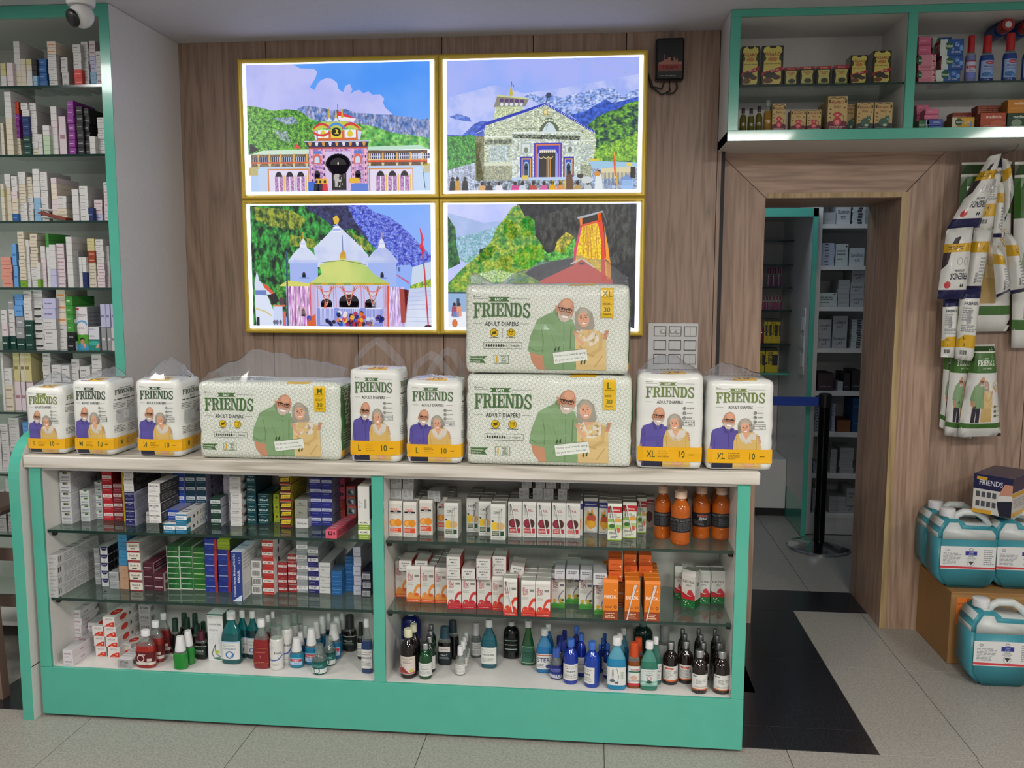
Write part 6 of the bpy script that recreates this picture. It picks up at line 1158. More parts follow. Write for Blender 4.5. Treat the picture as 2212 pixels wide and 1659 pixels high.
s1(A1, 1408, 1560, 762, [('emo_white', 4, 125)], 'white black lettered carton', 'in white stack above the squat carton', .14, zadd=.0366, **TP)
s1(A1, 1572, 1712, 775, [('exped_white', 1, 120, 'white wide lettered carton'), ('emo_white', 3, 125)], 'white black lettered carton', 'in white stack left of the blue cartons', .12, **TP)
s1(A1, 1728, 1868, 745, [('blue_paste', 6, 119)], 'blue white banded carton', 'in blue stack, left bay upper shelf', .16, **TP)
s1(A1, 1876, 2004, 742, [('teal_paste', 6, 118)], 'dark teal white banded carton', 'in left of twin teal stacks', .16, **TP)
s1(A1, 2012, 2144, 742, [('teal_paste', 6, 118)], 'dark teal white banded carton', 'in right of twin teal stacks', .16, **TP)
s1(A1, 1645, 1785, 838, [('blue_paste', 2, 126)], 'blue white banded carton', 'in short pair before the blue stack', .1, **TP)
s1(A1, 1598, 1738, 930, [('teal_paste_light', 1, 124)], 'teal and white long carton', 'alone at shelf edge left of teal pair', .19, **TP)
s1(A1, 1745, 1888, 930, [('teal_paste_light', 2, 126)], 'teal and white long carton', 'in pair at front edge of upper shelf', .19, **TP)
s1(B1, 92, 222, 800, [('ginbent', 3, 119)], 'dark green white banded carton', 'in green stack right of the teal cartons', .18, **TP)
s1(B1, 262, 345, 735, [('lilac_paste', 7, 90)], 'lilac white carton', 'in stack between dark green and white lettered stacks', .16, **TP)
s1(B1, 342, 482, 795, [('xylo', 6, 104)], 'white grey lettered carton', 'in white stack left of the dark teal cartons', .18, **TP)
s1(B1, 545, 665, 770, [('hiora', 5, 126)], 'glossy dark teal carton', 'in tall dark teal stack, left bay upper shelf', .16, **TP)
s1(B1, 690, 832, 775, [('hiora_k', 3, 128)], 'glossy dark teal carton', 'in short stack right of tall dark teal stack', .16, **TP)
s1(B1, 882, 958, 745, [('lime_small', 3, 118)], 'yellow green carton', 'in stack left of yellow and red cartons', .16, name='cream_carton')
s1(B1, 968, 1108, 805, [('sun_yellow', 6, 107)], 'yellow and dark red carton', 'in yellow stack, left bay upper shelf', .17, name='cream_carton', jit=.003)
s1(B1, 1150, 1312, 820, [('tantum', 1, 125, 'white carton'), ('silver_foil', 2, 115)], 'silver foil carton', 'in short stack left of navy cartons', .1, name='mouthwash_carton')
s1(B1, 1342, 1482, 790, [('oxxi', 5, 120)], 'navy white banded carton', 'in left of twin navy stacks', .17, **TP)
s1(B1, 1488, 1622, 790, [('oxxi', 5, 118)], 'navy white banded carton', 'in right of twin navy stacks', .17, **TP)
s1(B1, 1660, 1778, 700, [('piper_red', 2, 122, 'rust red carton'), ('pink_kids', 3, 106)], 'pink carton', 'in pink and rust stack right of navy stacks', .14, **TP)
s1(B1, 1528, 1675, 955, [('pink_kids', 1, 112)], 'pink carton', 'lying at front edge of left bay upper shelf', .18, yaw=-6, **TP)
s1(B1, 1800, 1918, 770, [('colgate_kid', 4, 120)], 'red and grey carton', 'in stack left of tall white carton', .14, **TP)
s1(B1, 1944, 2092, 995, [('max_green', 2, 122, 'green and white carton'), ('max_tall', 1, 428, 'tall white barcoded carton')], 'green and white carton', 'in pile against the divider, left bay', .1, name='mouthwash_carton', jit=0)
# middle shelf
s2(A2, 118, 268, 884, [('silver_long', 4, 133)], 'long silver carton', 'in stack overhanging left end of middle shelf', .26, jit=.002, shift=.0015)
s2(A2, 470, 612, 560, [('green_clear', 5, 110)], 'pale green clear topped carton', 'in stack behind the long silver cartons', .12)
s2(A2, 735, 808, 660, [('silver_misc', 5, 92)], 'small silver carton', 'in stack left of the white navy printed stack', .14)
s2(A2, 812, 908, 682, [('navy_bowl', 5, 100)], 'white carton with navy bowl print', 'in stack, left bay middle shelf', .18)
s2(A2, 915, 1036, 712, [('silver_misc', 2, 106)], 'silver carton', 'in low pair left of beige cartons', .14)
s2(A2, 1042, 1160, 716, [('beige_box', 3, 99, 'beige carton'), ('sky_box', 4, 98)], 'sky blue carton', 'in beige and blue stack, left bay middle shelf', .14)
s2(A2, 1176, 1336, 737, [('stolin', 5, 123)], 'cream and dark red carton', 'in cream stack, left bay middle shelf', .2, shift=-.0022, **TP)
s2(A2, 1345, 1466, 730, [('maroon_box', 3, 115)], 'dark maroon carton', 'in left of two maroon stacks', .16, **TP)
s2(A2, 1478, 1602, 745, [('maroon_box', 2, 116)], 'dark maroon carton', 'in right of two maroon stacks', .18, **TP)
s2(A2, 1645, 1800, 717, [('green_sens', 4, 135)], 'deep green carton', 'in first of three green stacks', .18, **TP)
s2(A2, 1808, 1965, 717, [('green_sens', 4, 135)], 'deep green carton', 'in second of three green stacks', .18, **TP)
s2(A2, 1972, 2122, 720, [('green_sens_bright', 4, 132)], 'shiny bright green carton', 'in third of three green stacks', .18, **TP)
s2(B2, 25, 182, 752, [('blue_red', 5, 133)], 'glossy blue and red carton', 'in first of two blue red stacks', .18, **TP)
s2(B2, 188, 345, 752, [('blue_red', 4, 133), ('lime_box', 1, 130, 'lime green carton')], 'glossy blue and red carton', 'in second of two blue red stacks', .18, **TP)
s2(B2, 352, 492, 864, [('senquel', 1, 622)], 'upright blue and white gel carton with sideways lettering', 'at front of middle shelf', .14, name='gel_carton')
s2(B2, 608, 735, 775, [('barcode_white', 4, 105)], 'white barcoded carton', 'in stack left of the red and white stack', .2, **TP)
s2(B2, 745, 888, 788, [('safe_red', 6, 114)], 'red and white carton', 'in tall red and white stack, left bay', .18, **TP)
s2(B2, 940, 1056, 752, [('safe_red_small', 4, 95)], 'small dark red carton', 'in left of two small red stacks', .16, **TP)
s2(B2, 1062, 1172, 756, [('safe_red_small', 5, 98)], 'small dark red carton', 'in right of two small red stacks', .16, **TP)
s2(B2, 1176, 1312, 760, [('shy_xt', 5, 128)], 'grey white banded carton', 'in grey stack, left bay middle shelf', .16, **TP)
s2(B2, 1317, 1452, 765, [('shy_navy', 4, 116), ('shy_xt', 1, 120, 'grey white banded carton')], 'indigo white banded carton', 'in indigo stack, left bay middle shelf', .18, **TP)
s2(B2, 1458, 1600, 770, [('thermo', 3, 129)], 'white grey lettered carton', 'in stack right of the indigo cartons', .26, **TP)
s2(B2, 1606, 1742, 790, [('blue_small', 3, 102)], 'mid blue carton', 'in front of two blue stacks near divider', .1)
s2(B2, 1780, 1882, 745, [('blue_small', 5, 90)], 'mid blue carton', 'in taller rear blue stack near divider', .14)
s2(B2, 1886, 1985, 790, [('lilac_white', 5, 121)], 'lilac white carton', 'in stack beside the divider, left bay', .2)
s2(B2, 1990, 2104, 815, [('navy_bar', 3, 108)], 'dark navy barcoded carton', 'in short stack against divider, left bay', .12)
# bottom deck cartons
s3(A3, 450, 572, 660, [('vantej', 5, 100)], 'white pink lettered carton', 'in upright stack left of orange cartons', .12, **TP)
s3(A3, 332, 458, 905, [('vantej', 2, 100)], 'white pink lettered carton', 'in front pair at left of bottom deck', .2, **TP)
s3(A3, 735, 872, 748, [('vicco', 3, 128)], 'white and orange red carton', 'in left of two orange red stacks', .16, shift=-.004, **TP)
s3(A3, 890, 1040, 758, [('vicco', 4, 126)], 'white and orange red carton', 'in right of two orange red stacks', .2, shift=-.005, **TP)
s3(A3, 1060, 1190, 715, [('vicco', 1, 130)], 'white and orange red carton', 'lying alone right of the stacked ones', .14, yaw=-14, **TP)
s3(A3, 650, 770, 620, [('vantej', 3, 100)], 'white pink lettered carton', 'in stack behind the orange red cartons', .1, **TP)
s3(A3, 1295, 1440, 580, [('xtar', 4, 120)], 'grey toothpaste carton', 'in stack behind the red bottles', .14, **TP)
s3(A3, 1015, 1190, 952, [('xtar', 1, 116)], 'grey toothpaste carton', 'lying at front edge of bottom deck', .18, yaw=-3, **TP)
s3(B3, 62, 258, 806, [('clohex_box', 1, 596)], 'upright white mouthwash carton with teal top edge', 'on bottom deck', .06, name='mouthwash_carton')
# ================================================================ right bay
C1, KC = zoomer(820, 1020, 5.53), 5.53
D1, KD = zoomer(1200, 1020, 5.267), 5.267
C2 = zoomer(820, 1170, 5.53); E2 = zoomer(1200, 1180, 5.267)
def juice(zz, k, x0, x1, yb, h, st, Z, desc, where, rows=1, dep=.042, straw=None, gable=.010, pitch=None, ztop=.9275, name='juice_carton', yaw=0, label=None, gr=None):
    u0, v = zz(x0, yb); u1, _ = zz(x1, yb); uc = (u0+u1)/2
    y = min(max(atz(uc, v, Z).y, 2.862), 3.12); q = aty(uc, v, y); w = (aty(u1, v, y)-aty(u0, v, y)).length-.0008
    H = min((aty(uc, v-h/k, y)-aty(uc, v, y)).z, ztop-Z-.006); pitch = pitch or dep+.0015
    for r in range(rows):
        yy = y+r*pitch
        if yy+dep > YCB-.004: break
        lab = f'{desc} {where}' if r == 0 else f'{desc}, {["", "second", "third", "fourth", "fifth", "sixth", "seventh"][r]} back, {where}'
        o = thing(name, carton_mesh(st, w, H, dep, gable), (q.x+(R.uniform(-.001, .001) if r else 0), yy, Z+.0002), math.radians(yaw), lab, 'drink carton', gr)
        if straw and r == 0: add_straw(o, w, H, straw)
    return y, w, H, q.x
_sm = {}
M['straw'] = plain('white_straw', '#dcdcda', .3)
def add_straw(o, w, H, kind, y=-.0035):
    k = (round(w, 3), round(H, 3), kind)
    if k not in _sm:
        a, b, c = {'l': ((.62, .1), (.72-.08, .84), (.5, .6)), 'r': ((.72, .12), (.28, .9), (.42, .55)), 'c': ((.28, -.0), (.6, .88), (.42, .6)), 'p': ((.68, .12), (.3, .9), (.44, .6)), 'f': ((.15, .02), (.62, .86), (.34, .5))}[kind]
        P2 = lambda t: Vector(((t[0]-.5)*w, 0, t[1]*H)); A, B, Cc = P2(a), P2(b), P2(c); off = (Cc-B); off.z = 0
        pts = [A, A.lerp(B, .5), B]; side = Vector((-.004 if B.x < A.x else .004, 0, .0035)); pts += [B+side*.5+Vector((0, 0, .003)), B+side*1.6, B+side*1.8+(Cc-B)*.5, Cc+side*1.8]
        mb = MB(); mb.tube(pts, .0021, 7); _sm[k] = mb.mesh('straw', M['straw'], smooth=60)
    ob('straw', _sm[k], (0, y, 0), 0, o)
RW = 'right bay upper shelf'
for i, (x0, x1, yb) in enumerate(((112, 276, 765), (282, 442, 772), (476, 636, 748), (688, 838, 700))):
    juice(C1, KC, x0, x1, yb, (418, 415, 412, 400)[i], 'orsl_plus', Z1, 'white juice carton with orange slices', ['at far left of right bay', 'second from left end of right bay', 'third from left end of right bay', 'fourth, half hidden behind a lemon carton'][i], 5, gr=None)
for i, (x0, x1, yb) in enumerate(((772, 940, 785), (1037, 1186, 712), (1182, 1332, 755), (1326, 1502, 808))):
    juice(C1, KC, x0, x1, yb, (415, 402, 402, 420)[i], 'orsl_lemon', Z1, 'white juice carton with lemon print', ['standing forward before the orange ones', 'rearmost of the lemon group', 'between two other lemon cartons', 'nearest shelf edge beside apple cartons'][i], (2, 4, 4, 4)[i], straw='l')
for i, x0 in enumerate((1532, 1706, 1880, 2054, 2226)):
    juice(C1, KC, x0, x0+166, 770+i*4, 412, 'orsl_apple', Z1, 'white juice carton with dark apple print', ['leftmost in apple row', 'second in apple row', 'third in apple row', 'fourth in apple row', 'last of apple row beside mango cartons'][i], 5, straw='p')
for i, (x0, x1, yb) in enumerate(((145, 306, 715), (320, 476, 686), (490, 600, 700))):
    juice(D1, KD, x0, x1, yb, 386, 'mulmina_d', Z1, 'juice carton with navy top and mango print', ['left of two', 'right of two, set back', 'partly hidden behind red topped cartons'][i], (4, 3, 3)[i])
for i, (x0, x1, yb, st) in enumerate(((590, 752, 775, 'mulmina_g'), (762, 918, 748, 'mulmina_g'), (924, 1030, 690, 'mulmina_g'), (1010, 1120, 585, 'mulmina_dark'))):
    juice(D1, KD, x0, x1, yb, (415, 400, 390, 345)[i], st, Z1, 'juice carton with red top and green bands' if st == 'mulmina_g' else 'dim red topped carton with dark fruit print', ['nearest shelf edge', 'in middle of three', 'set back on right', 'at rear beside orange bottles'][i], (3, 3, 2, 1)[i], straw='r' if i < 3 else None)
def lying(zz, k, x0, x1, yb, h, st, y, z, lab, dep=.11, yaw=0, name='juice_carton', tilt=0):
    'carton lying on its back on others: its end shows'
    u0, v = zz(x0, yb); u1, _ = zz(x1, yb); q = aty((u0+u1)/2, v, y); w = (aty(u1, v, y)-aty(u0, v, y)).length-.001; hh = (aty(u0, v-h/k, y)-aty(u0, v, y)).z
    z = q.z if z is None else z; dep = min(dep, YCB-.008-y)
    o = thing(name, carton_mesh(st, w, hh-.0006, dep), (q.x, y, z+.0005), math.radians(yaw), lab, 'drink carton', None, rot=(0, math.radians(tilt), math.radians(yaw)))
    return z+hh
t = None
ztop = Z1+.1135
def col(zz, k, y, z, items, dep=.11, **kw):
    for it in items: z = lying(zz, k, it[0], it[1], it[2], it[3], it[4], y, z, it[5], dep, **kw)
E1 = 'white ended carton lying on upright orange print cartons'
yq = atz(855, 1158, Z1).y+.03
col(C1, KC, yq, ztop, [(128, 262, 350, 158, 'carton_end', E1+', lower left of four'), (135, 266, 185, 145, 'carton_end', E1+', upper left of four')], .14)
col(C1, KC, yq, ztop, [(268, 400, 355, 160, 'carton_end', E1+', lower right of four'), (276, 408, 185, 145, 'carton_end', E1+', upper right of four')], .14)
col(C1, KC, yq+.02, ztop, [(570, 726, 318, 130, 'carton_end', 'white ended carton lying behind the forward lemon carton')], .12, yaw=-5)
for i, (x0, x1) in enumerate(((1664, 1786), (1828, 1950), (1954, 2080), (2132, 2240))):
    col(C1, KC, 3.0, ztop, [(x0, x1, 292, 166, 'carton_end', f'grey ended carton lying above apple row, lower layer, {["first", "second", "third", "fourth"][i]} from left'), (x0+30, x1+30, 125, 100, 'carton_end', f'grey ended carton lying above apple row, upper layer, {["first", "second", "third", "fourth"][i]} from left')], .13)
RM = Z1-.012
for i, (x0, x1, yb, h, st) in enumerate(((190, 345, 662, 425, 'prolyte_orange'), (322, 487, 722, 428, 'prolyte_orange'), (496, 656, 728, 428, 'prolyte_orange'), (662, 806, 735, 420, 'prolyte_orange'), (806, 976, 802, 412, 'prolyte_mix'), (982, 1152, 806, 412, 'prolyte_mix'), (1168, 1338, 806, 405, 'prolyte_mix'), (1342, 1476, 822, 400, 'prolyte_apple'), (1478, 1642, 892, 440, 'prolyte_apple'), (1690, 1858, 904, 425, 'prolyte_apple'), (1864, 2036, 908, 425, 'prolyte_apple'), (2050, 2212, 792, 405, 'prolyte_green'))):
    lab = {'prolyte_orange': 'white rehydration carton with orange splash', 'prolyte_mix': 'white rehydration carton with red fruit splash', 'prolyte_apple': 'white rehydration carton with red apple splash', 'prolyte_green': 'white rehydration carton with green base'}[st]
    wh = ['at far left, set back', 'second from left, at shelf front', 'third from left end', 'fourth from left end', 'left of three', 'middle of three', 'right of three', 'set back beside the strawed one', 'with clear straw at shelf edge', 'second from right of its kind', 'rightmost of its kind', 'first of four green ones'][i]
    juice(C2, KC, x0, x1, yb, h, st, Z2, lab, wh, (2, 5, 5, 5, 4, 4, 4, 4, 2, 4, 4, 4)[i], straw='p' if i == 8 else None, ztop=RM)
for i, (x0, x1, yb) in enumerate(((0, 110, 702), (118, 276, 656), (262, 420, 716), (440, 592, 778))):
    if i: juice(E2, KD, x0, x1, yb, 392, 'prolyte_green', Z2, 'white rehydration carton with green base', ['', 'second of four, set back', 'third of four', 'fourth of four beside orange cartons'][i], (1, 4, 4, 3)[i], ztop=RM)
z4 = Z2+.112
EW = 'small white carton lying on the rehydration cartons'
def ends(zz, k, x0, x1, yb, hs, st, where, y=None, dep=.1, **kw):
    z = z4; cum = 0
    for j, h in enumerate(hs):
        if z+h/k*.0017 > RM: break
        z = lying(zz, k, x0, x1, yb-cum, h, st, y, z, f'{EW}, {"lower" if j == 0 and len(hs) > 1 else ("upper" if len(hs) > 1 else "single")} one {where}', dep, **kw); cum += h
ends(C2, KC, 228, 385, 222, (125,), 'white_end', 'at far left', 2.96); ends(C2, KC, 418, 575, 222, (120,), 'white_end', 'second from left', 2.97)
ends(C2, KC, 795, 965, 385, (130, 135), 'white_end', 'above left fruit splash carton', 2.895); ends(C2, KC, 975, 1146, 392, (128,), 'white_end', 'above middle fruit splash carton', 2.895); ends(C2, KC, 1152, 1330, 388, (125, 130), 'white_end', 'above right fruit splash carton', 2.895)
ends(C2, KC, 1345, 1515, 345, (130, 130), 'white_end', 'above set back apple carton', 2.92); ends(C2, KC, 1545, 1715, 335, (140,), 'white_end', 'tilted beside the double stack', 2.93, tilt=8)
ends(E2, KD, -10, 108, 220, (115,), 'white_end_green', 'above first green carton', 2.93); ends(E2, KD, 120, 272, 220, (115,), 'white_end_green', 'above second green carton', 2.93); ends(E2, KD, 280, 424, 222, (116,), 'white_end_green', 'above third green carton', 2.93); ends(E2, KD, 428, 584, 376, (145,), 'white_end_green', 'above fourth green carton', 2.88)
for i, (x0, x1, yb) in enumerate(((536, 710, 850), (784, 955, 856), (1006, 1186, 862))):
    juice(E2, KD, x0, x1, yb, 452, 'enerzal', Z2, 'orange energy drink carton', ['at shelf front, leftmost of three', 'at shelf front, middle with white straw', 'at shelf front, rightmost with white straw'][i], 5, straw=None if i == 0 else 'f', ztop=RM, dep=.04)
juice(E2, KD, 700, 782, 700, 300, 'enerzal', Z2, 'orange energy drink carton', 'peeping between the front ones', 1, ztop=RM)
OE = 'orange carton lying on the upright orange cartons'
z = Z2+.121
for i, (x0, x1) in enumerate(((600, 764), (776, 930), (944, 1104))):
    if i == 0: lying(E2, KD, x0, x1, 370, 130, 'enerzal_end', 2.90, z, OE+', leftmost in lower layer', .1); lying(E2, KD, x0, x1, 242, 130, 'enerzal_end', 2.90, z+.036, OE+', leftmost in upper layer', .1)
    else: lying(E2, KD, x0, x1, 370, 125, 'enerzal_end', 2.96, z, OE+(', middle in lower layer' if i == 1 else ', rightmost in lower layer'), .1); lying(E2, KD, x0, x1-10, 250, 125, 'enerzal_end', 2.97, z+.035, OE+(', middle in upper layer' if i == 1 else ', rightmost in upper layer'), .1)
for i, (x0, x1, yb, h, rw) in enumerate(((1605, 1755, 657, 372, 2), (1765, 1925, 657, 368, 2), (1350, 1440, 612, 375, 1))):
    juice(E2, KD, x0, x1, yb, h, 'electral', Z2, 'white rehydration carton with red wave', ['middle one near right wall', 'rightmost beside bay wall', 'turned sideways at rear left of its group'][i], rw, dep=.05, gable=.02, ztop=RM, straw=None, yaw=0)
juice(E2, KD, 1420, 1590, 700, 420, 'electral', Z2, 'white rehydration carton with red wave, turned at an angle', 'in front', 1, dep=.045, gable=.018, ztop=RM, yaw=-32)
# ================================================================ bottles
_lm = {}
def liquid(col, see=.25, rough=.08):
    k = (col, see)
    if k not in _lm:
        m, t, b = newmat('liquid_'+col.lstrip('#')); out = t.nodes['Material Output']
        b.inputs['Base Color'].default_value = C(col); b.inputs['Roughness'].default_value = rough; b.inputs['Coat Weight'].default_value = .6; b.inputs['Coat Roughness'].default_value = .05
        tr = N(t, 'ShaderNodeBsdfTransparent'); tr.inputs[0].default_value = tuple(min(1, x*1.6+.05) for x in C(col)[:3])+(1,)
        mx = N(t, 'ShaderNodeMixShader'); mx.inputs[0].default_value = 1-see
        t.links.new(tr.outputs[0], mx.inputs[1]); t.links.new(b.outputs[0], mx.inputs[2]); t.links.new(mx.outputs[0], out.inputs['Surface']); _lm[k] = m
    return _lm[k]
M['pet'] = clearmat('clear_bottle', '#e4ece8', .7, .06, .14, '#cfd8d4')
BK = {  # body profile (z, r), sy, superellipse power, cap (z0, z1, r0, r1, style), label (z0, z1), fill
 'amber': ([(0, .86), (.012, .97), (.03, 1), (.58, 1), (.66, .93), (.73, .7), (.78, .44), (.80, .40), (.85, .40)], 1, 2, (.835, 1, .5, .5, 'alu'), (.10, .47), .97),
 'flat': ([(0, .8), (.015, .96), (.04, 1), (.5, 1), (.6, .9), (.7, .66), (.78, .42), (.81, .36), (.87, .36)], .62, 3, (.85, 1, .46, .44, 'cap'), (.1, .45), .62),
 'tri': ([(0, .8), (.015, .95), (.04, 1), (.2, .98), (.45, .82), (.62, .6), (.74, .4), (.78, .36), (.87, .36)], .6, 2.6, (.85, 1, .46, .44, 'cap'), (.06, .44), .62),
 'cone': ([(0, .82), (.02, .97), (.05, 1), (.42, 1), (.5, .93), (.56, .74), (.58, .72)], .74, 2.4, (.555, 1, .74, .5, 'cap'), (.12, .36), .5),
 'tall_cap': ([(0, .86), (.02, .98), (.05, 1), (.5, 1), (.58, .9), (.64, .62), (.66, .6)], .85, 2.2, (.64, 1, .62, .58, 'cap'), (.08, .46), .56),
 'spray': ([(0, .9), (.015, 1), (.62, 1), (.68, .96), (.7, .9), (.71, .86)], 1, 2, (.705, 1, .84, .8, 'pet'), (.06, .62), 2),
 'small': ([(0, .86), (.02, .98), (.05, 1), (.48, 1), (.6, .9), (.68, .6), (.72, .5)], 1, 2, (.7, 1, .58, .54, 'cap'), (.06, .4), .46),
 'sport': ([(0, .82), (.02, .94), (.05, .98), (.12, 1), (.2, .96), (.24, 1), (.5, 1), (.55, .94), (.6, .97), (.68, .95), (.76, .76), (.82, .5), (.85, .42), (.88, .42)], 1, 2, (.865, 1, .6, .6, 'cap'), (.25, .52), .84),
 'jug': ([(0, .9), (.02, 1), (.7, 1), (.8, .8), (.86, .4), (.9, .36)], .8, 2.6, (.88, 1, .4, .4, 'cap'), (.2, .6), .9),
 'oil': ([(0, .85), (.02, 1), (.2, 1), (.24, .94), (.3, 1), (.55, .98), (.66, .8), (.74, .46), (.8, .42)], 1, 2, (.79, 1, .5, .48, 'cap'), (.06, .26), .7),
 'wash': ([(0, .86), (.02, .97), (.05, 1), (.45, 1), (.6, .95), (.68, .8), (.7, .72)], .6, 3, (.69, 1, .7, .62, 'cap'), (.06, .5), .6)}
_bm = {}
def bottle(kind, u0, u1, vb, vt, Z, col, lab, lops=None, lbg='#d2d2ce', cap=None, name='mouthwash_bottle', see=.2, rz=0, ylim=(2.865, 3.2), lwid=70, fill=None, zmax=9, group=None, cat='bottle', top='pet', y=None):
    prof, sy, pw, cp, lz, fl = BK[kind]; fl = fill or fl
    uc = (u0+u1)/2; q = atz(uc, vb, Z); yy = y or q.y; yy = min(max(yy, ylim[0]), ylim[1]-.03)
    r = (aty(u1, vb, yy)-aty(u0, vb, yy)).length/2-.0006; yc = min(yy+r*sy, ylim[1]-r*sy); x = aty(uc, vb, yy).x*yc/yy; H = aty(uc, vt, yc).z-Z; H = min(H, zmax-Z)
    r = round(r*yc/yy, 4); H = round(H, 3)
    key = (kind, r, H, col, fl, see, top)
    if key not in _bm:
        mb = MB(); mb.lathe([(z*H, k*r) for z, k in prof], 22, 1, sy, pw=pw); me = mb.mesh(name+'_body', [liquid(col, see), M[top] if top in M else liquid(top, .4)], 40)
        me.polygons.foreach_set('material_index', [1 if p.center.z > fl*H else 0 for p in me.polygons]); _bm[key] = me
    o = thing(name, _bm[key], (x, yc, Z+.0003), rz, lab, cat, group)
    z0, z1, r0, r1, cs = cp; cm = cap or cs; key = (kind, r, H, 'cap', cm)
    if key not in _bm:
        mb = MB(); n = 24; h = (z1-z0)*H; mb.lathe([(0, r0*r), (h*.1, r0*r), (h*.93, r1*r), (h, r1*r*.93)], n, 1, 1 if sy > .7 else max(sy, .8), c=(0, 0, z0*H))
        _bm[key] = mb.mesh('cap', M[cm] if cm in M else plain('cap_'+cm.lstrip('#'), cm, .35), 40)
    ob('cap', _bm[key], parent=o)
    if lops is not None:
        key = (kind, r, H, 'lab', id(lops), lbg)
        if key not in _bm:
            za, zb = lz[0]*H, lz[1]*H; half = math.radians(lwid)*r; p = P(); w = 2*half; p.rect(0, 0, w, zb-za, lbg); p.up(); draw(p, lops, w, zb-za, random.Random(5))
            def fn(xx, zz, lift):
                a = math.radians(-90)+(xx-half)/r; ca, sa = math.cos(a), math.sin(a); k = 1 if pw == 2 else (abs(ca)**pw+abs(sa)**pw)**(-1/pw)
                zz += za; t = zz/H; j = 0
                while j < len(prof)-2 and t > prof[j+1][0]: j += 1
                (a0, b0), (a1, b1) = prof[j], prof[j+1]; rr = r*(b0+(b1-b0)*(t-a0)/max(a1-a0, 1e-6))
                return ((rr+.0005+lift)*ca*k, (rr*sy+.0005+lift)*sa*k, zz)
            nseg = 13; _bm[key] = p.mesh('label', M['paper'], fn, 8e-5, ([w*i/nseg for i in range(1, nseg)], [(zb-za)*i/5 for i in range(1, 5)]))
        ob('label', _bm[key], parent=o)
    return o
g3 = lambda c='#777': [('g', .15, .6, .85, .85, 3, c), ('g', .15, .2, .85, .5, 4, c)]
